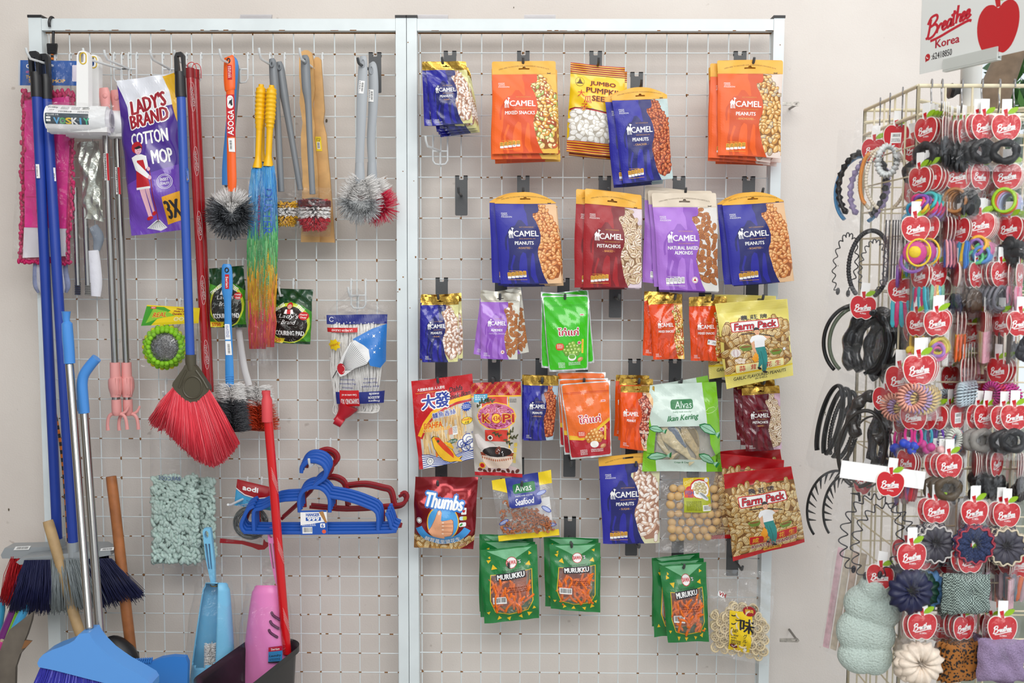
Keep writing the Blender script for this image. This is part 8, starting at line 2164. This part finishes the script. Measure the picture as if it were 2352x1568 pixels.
# contents, drawn round the origin, about 35 mm across
def ringpts(rx, rz, n=20, cx=0, cz=0, y=0, wob=0): return [(cx + rx * math.cos(q), y + wob * math.sin(2 * q), cz + rz * math.sin(q)) for q in np.linspace(0, 2 * math.pi, n + 1)[:-1]]
def content(kind, cols, seed):
 rr = random.Random(seed); out = []
 def part(name, b, mats, sharp=40): out.append((name, b, mats, sharp))
 M_ = [mat(c, .5, noise=.1, nscale=200) for c in cols if c not in PAT] or [WHITE]
 if kind == 'ties':
  for i in range(6):
   b = MB(); b.tube(ringpts(rr.uniform(.010, .013), rr.uniform(.010, .013), cx=rr.uniform(-.008, .008), cz=rr.uniform(-.016, .012), y=rr.uniform(-.005, .005), wob=.003), .0027, n=7, closed=True); part('hair_tie', b, M_[i % len(M_)])
 elif kind == 'bands':
  for i in range(4):
   b = MB(); b.tube(ringpts(.017 - .001 * i, .019, cx=.003 * i - .004, cz=-.002 * i, y=.004 * i - .006, wob=.002), .0026, n=7, closed=True); part('hair_band', b, M_[i % len(M_)])
 elif kind == 'oval':
  b = MB(); b.tube(ringpts(.018, .015, 24), [.0062 + .001 * math.sin(5 * q) for q in np.linspace(0, 6.28, 24)], n=10, closed=True, flat=((0, 1, 0), 1)); part('hair_band', b, M_[0])
 elif kind == 'spiral':
  for i in range(3):
   b = MB(); n = 150; w_ = 22
   b.tube([((.016 + .0045 * math.cos(w_ * q)) * math.cos(q) + .009 * i - .009, .0045 * math.sin(w_ * q) + .003 * i, (.016 + .0045 * math.cos(w_ * q)) * math.sin(q) - .002 * i) for q in np.linspace(0, 6.283, n + 1)[:-1]], .0017, n=5, closed=True); part('spiral_tie', b, M_[i % len(M_)], 0)
 elif kind == 'balls':
  for i in range(2):
   b = MB(); b.tube(ringpts(.006, .014, cx=-.008 + .016 * i, cz=.008, y=.002), .0024, n=7, closed=True); part('hair_tie', b, M_[0])
  for i in range(5):
   b = MB(); b.ball((rr.uniform(-.015, .015), rr.uniform(-.004, .004), -.006 - .014 * rr.random()), .0075, 12, 8); part('bead', b, M_[1 + i % (len(M_) - 1)], 0)
 elif kind == 'scrunchie':
  b = MB(); n, m = 54, 12
  vs = []
  for i in range(n):
   q = 2 * math.pi * i / n
   pl = 1 + .18 * math.sin(13 * q + seed) + .08 * math.sin(29 * q)
   for j in range(m):
    p = 2 * math.pi * j / m
    r_ = .0135 * pl * (1 + .10 * math.sin(3 * p + 7 * q))
    vs.append(((.020 + r_ * math.cos(p)) * math.cos(q), r_ * .75 * math.sin(p), (.020 + r_ * math.cos(p)) * math.sin(q)))
  b.add(vs, [(i * m + j, i * m + (j + 1) % m, ((i + 1) % n) * m + (j + 1) % m, ((i + 1) % n) * m + j) for i in range(n) for j in range(m)])
  mm_ = PAT.get(cols[0], M_[0]); M_ = M_ if cols[0] not in PAT else [WHITE] + M_; part('scrunchie_fabric', b, mm_, 0)
  if len(cols) > 1:
   b = MB()
   for k in range(3): b.tube([((.0300 + .0012 * k) * math.cos(q) * (1 + .08 * math.sin(13 * q + seed)), -.0085 + .003 * k, (.0300 + .0012 * k) * math.sin(q) * (1 + .08 * math.sin(13 * q + seed))) for q in np.linspace(0, 6.283, 80)[:-1]], .0007 if k else .0016, n=4, closed=True)
   part('trim_stitching', b, M_[1], 0)
 elif kind == 'clips':
  for i in range(5):
   b = MB(); x = -.014 + .007 * i; tl = rr.uniform(-.2, .2)
   b.tube([(x + tl * z, rr.uniform(-.002, .002), z) for z in (-.024, -.018, 0, .016, .022)], [.0018, .0042, .0038, .004, .0022], n=9, flat=((0, 1, 0), .6)); part('hair_clip', b, M_[i % len(M_)])
 elif kind == 'sticks':
  for i in range(6):
   b = MB(); x = -.016 + .0065 * i
   b.tube([(x, .002 * (i % 2), .026), (x + .001, 0, -.026)], .0026, n=7); part('hair_pin', b, M_[i % len(M_)])
 elif kind == 'bow':
  b = MB()
  for i in range(7): b.ball((rr.uniform(-.012, .012), rr.uniform(-.005, .005), rr.uniform(-.018, .016)), (rr.uniform(.008, .014), .006, rr.uniform(.008, .014)), 8, 6)
  part('bow_fabric', b, M_[0], 30)
 elif kind == 'badge':
  b = MB(); b.ball((0, 0, 0), (.019, .004, .020), 18, 8); part('badge', b, M_[0], 0)
  b = MB(); b.ball((0, -.0035, .001), (.010, .003, .010), 12, 6); part('badge_centre', b, M_[1], 0)
  b = MB(); b.tube(ringpts(.018, .022, cx=.006, y=-.003), .0018, n=6, closed=True); part('hair_tie', b, M_[1])
  b = MB(); b.tube(ringpts(.018, .018, cx=-.003, cz=-.014, y=.004), .003, n=6, closed=True); part('hair_tie', b, M_[2])
 elif kind == 'pad':
  b = MB(); n = 16
  vs = [];
  for sd in (-1, 1):
   for j in range(n + 1):
    for i in range(n + 1):
     u, v = i / n * 2 - 1, j / n * 2 - 1
     k = ((1 - u ** 6) * (1 - v ** 6)) ** .5
     c0 = math.exp(-(u * u + v * v) * 14)
     vs.append((.036 * u * (1 + .03 * math.sin(7 * v)), sd * .012 * k * (1 - .6 * c0) + .0015 * math.sin(9 * u + 5 * v), .034 * v * (1 + .03 * math.sin(6 * u))))
  N = (n + 1) ** 2; fs = []
  for j in range(n):
   for i in range(n):
    q = j * (n + 1) + i; fs += [(q, q + 1, q + n + 2, q + n + 1), (N + q, N + q + n + 1, N + q + n + 2, N + q + 1)]
  b.add(vs, fs); part('scrunchie_fabric', b, PAT[cols[0]] if cols[0] in PAT else mat(cols[0], .9, noise=.25, nscale=500, bump=.8), 0)
 return out
PAT = {}
def pat(name, c0, c1, kind, scale):
 m = bpy.data.materials.new(name); m.use_nodes = True; nt = m.node_tree; b = nt.nodes['Principled BSDF']; b.inputs['Roughness'].default_value = .8
 tc = nt.nodes.new('ShaderNodeTexCoord')
 if kind == 'check': tx = nt.nodes.new('ShaderNodeTexChecker'); tx.inputs['Scale'].default_value = scale; tx.inputs['Color1'].default_value = rgb(c0); tx.inputs['Color2'].default_value = rgb(c1); nt.links.new(tc.outputs['Object'], tx.inputs['Vector']); nt.links.new(tx.outputs['Color'], b.inputs['Base Color'])
 else:
  tx = nt.nodes.new('ShaderNodeTexVoronoi'); tx.inputs['Scale'].default_value = scale; rp = nt.nodes.new('ShaderNodeValToRGB'); rp.color_ramp.interpolation = 'CONSTANT'
  rp.color_ramp.elements[0].color = rgb(c1); rp.color_ramp.elements[1].color = rgb(c0); rp.color_ramp.elements[1].position = .42
  nt.links.new(tc.outputs['Object'], tx.inputs['Vector']); nt.links.new(tx.outputs['Distance'], rp.inputs['Fac']); nt.links.new(rp.outputs['Color'], b.inputs['Base Color'])
 PAT[name] = m
pat('houndstooth', '23302f', '9fb0a8', 'check', 420); pat('leopard', '9a5f22', '1e1712', 'spot', 190); pat('navy_dots', '1e2848', '2c3a60', 'check', 300)
def pack(px, py, d, kind, cols, label, yaw=0, roll=0, k=1.0, behind_=0, bcode=False, step=(7, 0, 0), yst=4, cz=-.080, bag=True):
 """a carded pack whose red apple is seen at (px,py)"""
 P = W(px, py, d)
 rt = thing('hair_accessory_pack', label, 'hair accessory pack', P + np.array([0, 0, .040 * k]))
 tag_part(rt, bcode)
 for name, b, m, sh in content(kind, cols, int(px + py)):
  o = b.build(name, m, None, loc=(0, 0, 0), sharp=sh); o.parent = rt; o.location = (0, 0, cz)
 if bag: small_bag(rt, .056, -.018, -.112, .010, 0)
 rt.scale = (k, k, k); rt.rotation_euler = (0, R(roll), R(yaw))
 out = [rt]
 for i in range(behind_):
  ya = R(yaw)
  off = np.array([step[0] * (i + 1) * sc(d), .0085 * (i + 1), -step[1] * (i + 1) * sc(d)])
  w_ = label[5:] if len(label.split()) < 13 else label[5:].split(',')[0]
  o = dup(rt, off, R(roll), label='rear pack behind the one ' + w_, group='rear packs behind the one ' + w_, rz=R(yaw + yst * (i + 1)))
  out.append(o)
 return out
def row(entries):
 for e in entries:
  (px, py, kind, cols, lb), kw = e[:5], e[5] if len(e) > 5 else {}
  kw = dict(kw); d = kw.pop('d', .80)
  pack(px, py, d, kind, cols.split(), lb, **kw)
BK = '0d0d10'
row([
 (2126, 298, 'oval', '1c1a1e', 'pack of dark oval hair bands turned sideways, first in the top row of the spinner', dict(yaw=-62, behind_=2, step=(14, 0), yst=-3, d=.79)),
 (2168, 296, 'bow', BK, 'pack of black hair bows turned sideways in the top row, left of the centre', dict(yaw=62, behind_=2, step=(9, -1), yst=4)),
 (2214, 304, 'bow', BK, 'pack with a half turned apple card over black bows, top row', dict(yaw=42, behind_=2, step=(-9, -1), yst=6)),
 (2261, 290, 'oval', BK, 'pack with a black oval hair band under a front facing apple, top row', dict(yaw=8, d=.82, behind_=1, step=(-10, -1))),
 (2311, 291, 'oval', BK, 'pack with a wide black hair band ending the top row', dict(yaw=-8, d=.83, behind_=1, step=(6, -1))),
 (2112, 412, 'ties', '7a4aa8 d82a7a 3aa0c8 e8b82a', 'pack of purple and pink hair ties turned sideways, second row', dict(yaw=-64, behind_=1, step=(10, 0))),
 (2134, 406, 'ties', '3ab8b8 d83a6a e8b01c 9a6ac8', 'pack of teal, pink and yellow hair ties, second row', dict(yaw=-52, behind_=3, step=(12, 2))),
 (2201, 404, 'bands', 'a8703a 8a5a2c', 'pack of tan brown hair ties in the second row', dict(yaw=-24, behind_=3, step=(9, 1), yst=-5)),
 (2259, 406, 'bow', BK, 'pack of black bows in the second row, card tilted right', dict(yaw=28, roll=12, behind_=1, step=(-9, 0))),
 (2313, 404, 'bands', '9ac81e d8641e c89ac8 a8b8d8', 'pack of neon green and orange hair bands in the second row', dict(yaw=-16, behind_=3, step=(8, 0), yst=-4)),
 (2103, 524, 'badge', 'c83a8a e8c81c 8a5ab0', 'pack with a pink and yellow badge hair tie, first in the third row', dict(yaw=-22, d=.81)),
 (2126, 523, 'badge', 'b83a9a e8c01c 5aa8c8', 'pack with a pink and yellow badge hair tie, second in the third row', dict(yaw=-38)),
 (2172, 525, 'clips', 'e89aa8 3a6ac0 7a5ab8 1e2a6a', 'pack of pink and blue hair clips seen edge on, third row', dict(yaw=78, behind_=2, step=(11, 0))),
 (2204, 528, 'clips', '3a7ac8 d85a9a 2a8ab0 e8c02a', 'pack of bright blue hair clips, third row', dict(yaw=-70, behind_=1, step=(8, 0))),
 (2251, 516, 'ties', '5ab87a e8b02a c86a9a 5a8ac8 9a6ab8', 'pack of many small coloured hair ties in the third row', dict(yaw=-18, behind_=3, step=(9, 1), yst=-6)),
 (2318, 524, 'bow', BK, 'pack of black ties under sideways cards, right end of the third row', dict(yaw=-55, behind_=2, step=(14, 3))),
 (2113, 632, 'clips', '3aa8b8 c8286a', 'pack of teal and magenta clips seen edge on, fourth row', dict(yaw=-72, behind_=2, step=(10, 1))),
 (2154, 629, 'clips', '8ac8a8 e8a88a e8c85a 6ab8c8', 'pack of mint and peach hair clips with a half turned card, fourth row', dict(yaw=30, behind_=3, step=(-9, 0), yst=7)),
 (2196, 630, 'bow', '2a2c44 5a3a5a', 'pack of dark beaded bows seen edge on, fourth row', dict(yaw=80, behind_=2, step=(5, 0))),
 (2243, 630, 'bow', '4a3626', 'pack with a dark brown bow in the fourth row', dict(yaw=36, behind_=1, step=(-8, 0))),
 (2299, 628, 'bands', '6a6a72 8a8a94', 'pack of grey hair bands in the fourth row', dict(yaw=24, behind_=3, step=(-8, 0), yst=5)),
 (2342, 632, 'clips', 'd89ab0 e06a8a', 'pack of pink clips at the right end of the fourth row', dict(yaw=50, behind_=1, step=(-14, 0))),
 (2106, 742, 'balls', 'c8a02a e8c84a d82a3a', 'pack with yellow flower and red bead ties, first in the fifth row', dict(yaw=-62, behind_=2, step=(11, 1))),
 (2152, 741, 'ties', 'c8b83a d86a9a 6ab8c8 9a6ab8', 'pack of thin multicoloured elastics with a front facing apple, fifth row', dict(yaw=2, d=.82, behind_=1, step=(10, -2))),
 (2198, 742, 'clips', 'e8641c e8b02a e8641c', 'pack of bright orange hair clips, fifth row', dict(yaw=70, behind_=2, step=(12, 0))),
 (2258, 742, 'sticks', 'd8a0b0 c8b89a b8b8c8 d8c88a', 'pack of pale flowered hair pins seen edge on, fifth row', dict(yaw=76, behind_=3, step=(7, 0))),
 (2300, 744, 'sticks', '5a4632 e8ddd0 3a2c22', 'pack of brown and white hair pins, fifth row', dict(yaw=-74, behind_=2, step=(6, 0))),
 (2345, 742, 'bow', '22242e', 'pack with a dark bow at the right end of the fifth row', dict(yaw=-10, d=.82)),
 (2111, 848, 'spiral', 'e0a08c b49ac8 dcc07c a8c0d8', 'large pack of pastel spiral hair ties in the sixth row', dict(yaw=0, d=.83, k=1.18, behind_=2, step=(11, 0), bag=True)),
 (2212, 850, 'spiral', 'b8c8d0 d8c8d0 c8a8b8', 'pack of clear glittery spiral ties seen at an angle, sixth row', dict(yaw=58, behind_=4, step=(11, 0), yst=4)),
 (2292, 850, 'spiral', 'c02a8a c82a4a', 'pack of magenta and red spiral ties, sixth row', dict(yaw=-68, behind_=2, step=(13, 0))),
 (2098, 957, 'balls', 'd82a8a 2a4ac8 2a4ac8', 'pack of pink ties with blue beads, first in the seventh row', dict(yaw=-44, d=.81)),
 (2122, 957, 'balls', '2a9ab0 d83a9a c83a8a', 'pack of teal ties with hot pink beads, seventh row', dict(yaw=-48, d=.80)),
 (2148, 957, 'balls', '5a2a9a e8b8b8 e0a8b0', 'pack of purple ties with pale pink beads, seventh row', dict(yaw=-50, behind_=1, step=(8, 0))),
 (2200, 955, 'spiral', 'd8dcd0 d88aa0 3a8aa8', 'pack with a white coil tie, a barcode sticker on its apple card', dict(yaw=34, bcode=True, behind_=1, step=(-14, 0))),
 (2268, 957, 'oval', '8a8680', 'pack with a silver sparkling hair band in the seventh row', dict(yaw=14, roll=6, behind_=1, step=(-14, 1))),
 (2330, 957, 'oval', '121216', 'pack with a black padded hair band ending the seventh row', dict(yaw=-4, d=.83, behind_=1, step=(-18, 4))),
 (2082, 1062, 'clips', '8a6ab0 c81e2e d85a8a', 'pack of purple and red patterned clips seen edge on, eighth row', dict(yaw=-70, behind_=2, step=(9, 3))),
 (2180, 1068, 'oval', '4a3a22', 'pack with a dark brown fur hair band, front facing in the eighth row', dict(yaw=3, d=.82, behind_=2, step=(-10, 1))),
 (2238, 1064, 'bow', BK, 'pack of black hair ties seen edge on, eighth row', dict(yaw=76, behind_=2, step=(8, 0))),
 (2290, 1064, 'bow', BK, 'pack of black hair ties under a half turned apple, eighth row', dict(yaw=40, behind_=3, step=(-8, -1), yst=6)),
 (2338, 1068, 'bow', '241c1a', 'pack of dark ties at the right end of the eighth row', dict(yaw=66, behind_=2, step=(9, 0))),
 (2150, 1172, 'scrunchie', '3c3a44 c8c4c0', 'pack with a grey scrunchie edged in white stitching', dict(yaw=2, d=.82, behind_=1, step=(-10, 0), cz=-.096)),
 (2238, 1176, 'scrunchie', 'navy_dots a83a4a', 'pack with a navy scrunchie with red and white edging', dict(yaw=0, d=.83, behind_=1, step=(8, 1), cz=-.094)),
 (2312, 1181, 'scrunchie', '44424e d8cbb0', 'pack with a dark grey scrunchie edged in cream lace', dict(yaw=-2, d=.82, behind_=1, step=(-8, 0), cz=-.094)),
 (2094, 1277, 'scrunchie', '161a40', 'pack with a navy velvet scrunchie, left of the houndstooth one', dict(yaw=4, d=.84, cz=-.094, k=1.1)),
 (2116, 1280, 'scrunchie', '0f3a2c', 'pack with a dark green velvet scrunchie behind the navy velvet one', dict(yaw=10, d=.815, cz=-.098)),
 (2134, 1278, 'scrunchie', '6aa0d8', 'pack with a light blue scrunchie behind the dark green one', dict(yaw=14, d=.795, cz=-.098)),
 (2229, 1286, 'pad', 'houndstooth', 'pack with a grey houndstooth scrunchie', dict(yaw=6, d=.83, behind_=1, step=(-12, 0), cz=-.098)),
 (2318, 1288, 'sticks', 'd8b0b8 7a8078 d8744a', 'pack of pink, grey and orange fabric bars under sideways cards', dict(yaw=70, behind_=2, step=(8, 1), cz=-.095)),
 (2118, 1437, 'scrunchie', 'e6d6c4', 'pack with a big cream scrunchie at the bottom of the rack', dict(yaw=0, d=.84, k=1.08, cz=-.100, behind_=1, step=(-8, 3))),
 (2214, 1440, 'pad', 'leopard', 'pack with a leopard print scrunchie', dict(yaw=20, d=.82, cz=-.100, behind_=2, step=(-8, 0))),
 (2344, 1296, 'clips', 'b8a0a8 6a8a9a d8744a', 'pack of fabric covered clips ending the tenth row', dict(yaw=-30, behind_=1, step=(-16, 0))),
 (2268, 1290, 'sticks', 'c8b0c0 5a5a64', 'pack of lilac and grey fabric bars right of the houndstooth scrunchie', dict(yaw=64, d=.78, behind_=1, step=(8, 0))),
 (2180, 1290, 'bow', '2a2a30', 'pack with a dark fabric bow left of the houndstooth scrunchie', dict(yaw=-50, d=.785, cz=-.09)),
 (2262, 1442, 'bow', '121216', 'pack with a black bow between the leopard and lilac scrunchies', dict(yaw=55, d=.785)),
 (2168, 1440, 'oval', '7a9ac0', 'pack with a blue hair band between the cream and leopard scrunchies', dict(yaw=-40, d=.785, cz=-.095)),
 (2302, 1443, 'pad', '9a86a8', 'pack with a fluffy lilac scrunchie at the bottom right', dict(yaw=-2, d=.84, k=1.08, cz=-.090)),
])
rd = random.Random(12)
for o in [q for q in C.objects if q.name.startswith('hair_accessory_pack') and q.parent is None and not q.get('group')]:
 P = np.array(o.location)
 k = dup(o, (rd.uniform(-.012, .022), .045 + rd.uniform(0, .03), -rd.uniform(.012, .030)), R(rd.uniform(-6, 6)), 'hair accessory pack hanging deep in the spinner rack, mostly hidden by packs in front', 'deep packs in the spinner rack', rz=R(rd.choice((-60, -35, 30, 62)) + rd.uniform(-10, 10)))
# ---- headbands on the left side
def hb(t, kind, cx, cz, rx, rz, col, y=0, a0=-60, a1=240, part='headband', seed=1):
 m = mat(col, .35, noise=.1, nscale=150)
 P = [(cx + rx * math.cos(R(a)), y, cz + rz * math.sin(R(a))) for a in np.linspace(a0, a1, 60)]
 b = MB()
 if kind == 'plain': b.tube(P, .0036, n=8, flat=((0, 1, 0), 2.0))
 elif kind == 'thin': b.tube(P, .0018, n=8, flat=((0, 1, 0), 2.4))
 elif kind == 'pearl':
  b.tube(P, .0015, n=6)
  for p in P: b.ball(p, .0034, 8, 6)
 elif kind == 'ruffle': b.tube([(p[0], p[1] + .002 * math.sin(i * 2.1), p[2]) for i, p in enumerate(P)], [.005 + .0022 * math.sin(i * 2.3 + seed) for i in range(60)], n=8, flat=((0, 1, 0), 1.2))
 elif kind == 'satin': b.tube([(p[0], p[1] + .001 * math.sin(i * .9), p[2]) for i, p in enumerate(P)], [.0105 + .0018 * math.sin(i * .8 + seed) for i in range(60)], n=10, flat=((0, 1, 0), .7)); m = mat(col, .22, coat=.3, bump=.3, nscale=60)
 elif kind == 'wave':
  n = 16; Q = []
  for i in range(n * 10):
   a = R(a0 + (a1 - a0) * i / (n * 10 - 1)); w_ = 1 + .16 * math.sin(2 * math.pi * i / 10)
   Q.append((cx + rx * w_ * math.cos(a), y + .004 * math.cos(2 * math.pi * i / 10), cz + rz * (1 + (w_ - 1) * .4) * math.sin(a)))
  b.tube(Q, .0011, n=6); b.ball(Q[0], (.004, .003, .007), 8, 6); b.ball(Q[-1], (.004, .003, .007), 8, 6)
 elif kind == 'teeth':
  b.tube(P, .0024, n=7, flat=((0, 1, 0), 2))
  for i in range(4, 56, 4):
   p, q = np.array(P[i]), np.array([cx, y, cz]); v = (q - p) / np.linalg.norm(q - p); tg = np.array(P[i + 1]) - np.array(P[i - 1]); tg /= np.linalg.norm(tg)
   b.tube([p - tg * .004, p + v * .006, p + v * .016 + tg * .006], [.0028, .002, .0006], n=6)
 elif kind == 'chain':
  for p in P: b.ball(p, (.0045, .004, .0045), 7, 5)
 o = b.build(part, m, None, loc=(0, 0, 0), sharp=0); o.parent = t
 return o
def hpack(px, py, d, w, h, bands, label, yaw=0, roll=0, tagxy=None, tagyaw=0, card=False, bcode=False, name='headband_pack', th=.012):
 P = W(px, py, d)      # top centre of the bag
 t = thing(name, label, 'headband pack', P)
 small_bag(t, w, 0, -h, th, 0)
 for e in bands: hb(t, *e[0], **(e[1] if len(e) > 1 else {}))
 if card:
  b = MB(); b.box((-w / 2, -.0145, -.030), (w / 2, -.0138, .0)); o = b.build('card_header', WHITE, None, loc=(0, 0, 0)); o.parent = t
 if tagxy is not None:
  o = tag_part(t, bcode); o.location = (tagxy[0], -.016, tagxy[1]); o.rotation_euler = (0, 0, R(tagyaw))
 t.rotation_euler = (0, R(roll), R(yaw))
 return t
hpack(2048, 268, .66, .125, .20, [(('pearl', .012, -.108, .046, .062, 'e4dac8'), dict(y=-.004)), (('pearl', -.006, -.112, .040, .058, 'd9cdb6'), dict(y=.003)), (('ruffle', .0, -.078, .016, .026, 'dfe4e4'), dict(y=-.010, a0=0, a1=354)), (('plain', -.03, -.11, .014, .045, 'd98a3a'), dict(a0=95, a1=265))], 'bag of cream pearl headbands with a white coil tie, top of the rack side', yaw=-24, roll=3, tagxy=(.012, .004), tagyaw=-12, bcode=True)
hpack(2002, 300, .60, .12, .19, [(('ruffle', -.004, -.10, .044, .062, '111114'), {}), (('ruffle', .008, -.106, .034, .055, '9a8ab8'), dict(y=.004)), (('plain', -.010, -.11, .046, .064, '3a8ac0'), dict(y=.010))], 'bag of black, lilac and blue headbands left of the pearl ones', yaw=-38, roll=6, tagxy=(.014, .004))
hpack(1995, 506, .64, .12, .165, [(('chain', .010, -.080, .036, .062, '232326'), {}), (('wave', -.034, -.086, .020, .058, '2a2a2c'), dict(y=.006)), (('wave', .014, -.086, .022, .05, '5a5a5c'), dict(y=.012))], 'bag of black chain and spring headbands, second down the rack side', yaw=-34, roll=5)
hpack(1994, 662, .66, .135, .175, [(('plain', -.012, -.098, .052, .066, '0e0f10'), {}), (('plain', -.004, -.098, .050, .064, '5a6450'), dict(y=.005))], 'bag with a smooth black headband and a front facing apple card', yaw=-20, roll=6, tagxy=(-.004, .006))
hpack(2046, 688, .69, .13, .17, [(('satin', .0, -.088, .044, .062, '0c0d10'), {}), (('satin', .016, -.088, .040, .060, '14161b'), dict(y=.010)), (('satin', -.016, -.09, .040, .060, '0f1014'), dict(y=-.008))], 'bag of shiny black satin headbands beside the smooth black one', yaw=-50, roll=14)
hpack(2076, 688, .68, .12, .17, [(('satin', .0, -.088, .040, .062, '0e0f12'), {}), (('satin', .014, -.088, .034, .058, '131418'), dict(y=.010))], 'bag of shiny black satin headbands furthest right on the rack side', yaw=-62, roll=12)
hpack(1948, 858, .62, .085, .20, [(('plain', .004, -.10, .020, .072, '0c0c0e'), {}), (('chain', .014, -.10, .022, .068, '121214'), dict(y=.006)), (('plain', -.008, -.098, .020, .072, '1c1c1e'), dict(y=-.006)), (('chain', .024, -.11, .018, .06, '151517'), dict(y=.01))], 'bag of narrow black chain headbands hanging at the far left of the rack', yaw=-48, roll=14)
hpack(2010, 862, .70, .12, .215, [(('plain', .0, -.135, .040, .070, '2a2622'), dict(a0=-80, a1=262)), (('satin', .004, -.08, .030, .042, '2a2420'), dict(y=.006)), (('thin', .012, -.14, .036, .066, '3a342c'), dict(y=.010, a0=-80, a1=262))], 'bag with a dark brown oval headband and a tilted apple card', yaw=-30, roll=8, tagxy=(.026, .004), tagyaw=-10)
hpack(2062, 874, .70, .10, .20, [(('satin', .0, -.105, .030, .078, '0d0e12'), {}), (('satin', .014, -.105, .026, .07, '1e1c34'), dict(y=.009))], 'bag of dark satin headbands beside the brown oval one', yaw=-58, roll=10)
hpack(1945, 1058, .64, .12, .165, [(('teeth', -.006, -.092, .046, .070, '0c0c0e'), dict(a0=20)), (('teeth', .016, -.088, .040, .066, '121214'), dict(y=.010, a0=30))], 'bag of black toothed headbands sticking out left of the rack', yaw=-24, roll=10, tagxy=(.036, .012), tagyaw=-40)
hpack(2026, 1066, .80, .135, .235, [(('wave', .0, -.128, .046, .072, '1d1d28'), {}), (('wave', .022, -.140, .046, .070, '23232c'), dict(y=.008))], 'clear bag with wavy black wire headbands and a white card top', yaw=-10, roll=6, tagxy=(.014, .012), card=True)
t = hpack(2022, 1262, .78, .125, .235, [], 'bag with a big fluffy mint green headband at the lower left of the rack', yaw=-16, roll=6, tagxy=(.004, -.002))
b = MB(); rr = random.Random(3)
for cx_, cz_, rx, rz in ((.0, -.07, .028, .028), (-.014, -.10, .034, .034), (.016, -.105, .034, .034), (-.018, -.15, .036, .040), (.010, -.150, .036, .036), (-.010, -.195, .036, .030), (.016, -.188, .030, .034)): b.ball((cx_, 0, cz_), (rx, .022, rz), 16, 12)
o = b.build('fluffy_band', mat('c2d2ca', .95, noise=.12, nscale=300, bump=1.0), None, loc=(0, 0, 0), sharp=0); o.parent = t
rm_ = o.modifiers.new('join', 'REMESH'); rm_.mode = 'VOXEL'; rm_.voxel_size = .0026; rm_.use_smooth_shade = True
t = hpack(1962, 1250, .70, .065, .215, [], 'tall bag of pink and beige flat bands at the lower left rack edge', yaw=-40, roll=7)
for i, col in enumerate(('dcb8c0', 'cfc2ae', 'c9ae9c', 'b8a890')):
 b = MB(); b.box((-.026 + .013 * i, -.006 + .003 * i, -.205), (-.015 + .013 * i, -.004 + .003 * i, -.012)); o = b.build('flat_band', mat(col, .6, noise=.2, nscale=90), None, loc=(0, 0, 0)); o.parent = t
for i, x in enumerate((2036, 2044, 2052, 2058, 2064, 2070, 2076, 2083)):
 t = T('packed_hair_pin', 'clear strip of dark hair pins hanging edge on beside the chain headbands', 'hair pin strip', (x, 500), .72, 'edge-on strips of hair pins')
 b = MB(); rod(b, (x, 505), (x - 8 + i, 645), 1.6, .72, n=6); b.build('pin', mat('2c2c34', .4), t)
 b = MB(); b.ext([(x - 4, 492), (x + 5, 492), (x - 2 + i, 655), (x - 12 + i, 655)], .7185, .7215); b.build('clear_sleeve', FILM, t)
# ---- wire S hooks over the top rail
for i, (x, d, yw) in enumerate(((2140, .775, 0), (2164, .775, .3), (2210, .775, 0), (2256, .775, 0), (2296, .775, .2), (2330, .775, 0), (2092, .70, 1.2), (2062, .64, 1.2), (2034, .59, 1.2))):
 c = W(x, 200, d); X = c[0] if d > .76 else XL_; Y = -d
 z = ztop
 s_ = np.array([math.cos(yw), math.sin(yw), 0])
 pts = [(-.008, -.004), (-.007, .006), (0, .0095), (.007, .003), (.006, -.012), (-.004, -.030), (.006, -.048), (.002, -.058), (-.006, -.052)]
 b = MB(); b.tube([np.array([X, Y, z]) + (s_ * px_ if d < .76 else np.array([px_ * .3, px_, 0])) + [0, 0, pz] for px_, pz in smooth(pts, 4)], .0013, n=6)
 tag(b.build('s_hook', SWIRE, loc=(X, Y, z)), 'bent grey wire hook hanging over the top rail of the spinner rack', 'hook', 'wire S hooks on the top rail')
# ------------------------------------------------------------------ outside, beyond the end of the wall
t = thing('tree', 'tree with a leaning grey brown trunk outside, seen past the wall end', 'tree', W(2260, 600, -1.4))
BARK = mat('8d7660', .9, noise=.3, nscale=14, bump=.8)
b = MB(); P = [(2240, 900, 50), (2252, 500, 46), (2262, 330, 42), (2282, 220, 36), (2318, 130, 30), (2352, 50, 26), (2400, -80, 20)]
b.tube([W(x, y, -1.4) for x, y, w_ in P], [w_ * sc(-1.4) for x, y, w_ in P], n=16); b.build('trunk', BARK, t)
b = MB(); rr = np.random.RandomState(4); n = 2600
c = np.stack([W(x, y, -d_) for x, y, d_ in zip(rr.uniform(2262, 2620, n), rr.uniform(-150, 700, n), rr.uniform(1.6, 3.2, n))])
vs, fs, ms_ = [], [], []
for i in range(n):
 u = rr.randn(3); u /= np.linalg.norm(u); v = np.cross(u, rr.randn(3)); v /= np.linalg.norm(v) + 1e-9; L = rr.uniform(.03, .075)
 k = len(vs); vs += [c[i] - u * L, c[i] + v * L * .4, c[i] + u * L, c[i] - v * L * .4]; fs.append((k, k + 1, k + 2, k + 3)); ms_.append(rr.randint(0, 3))
b.add(vs, fs, ms_); tag(b.build('foliage', [mat('2f5a22', .5), mat('4a7a2c', .5), mat('1f4420', .5)], t, sharp=0), None, None, kind='stuff')
struct(MB().box((wall_end - 1, WALLY + .14, -.12), (wall_end + 6, 8, -.06)).build('ground', mat('8d8f7c', .9, noise=.3, nscale=2)))
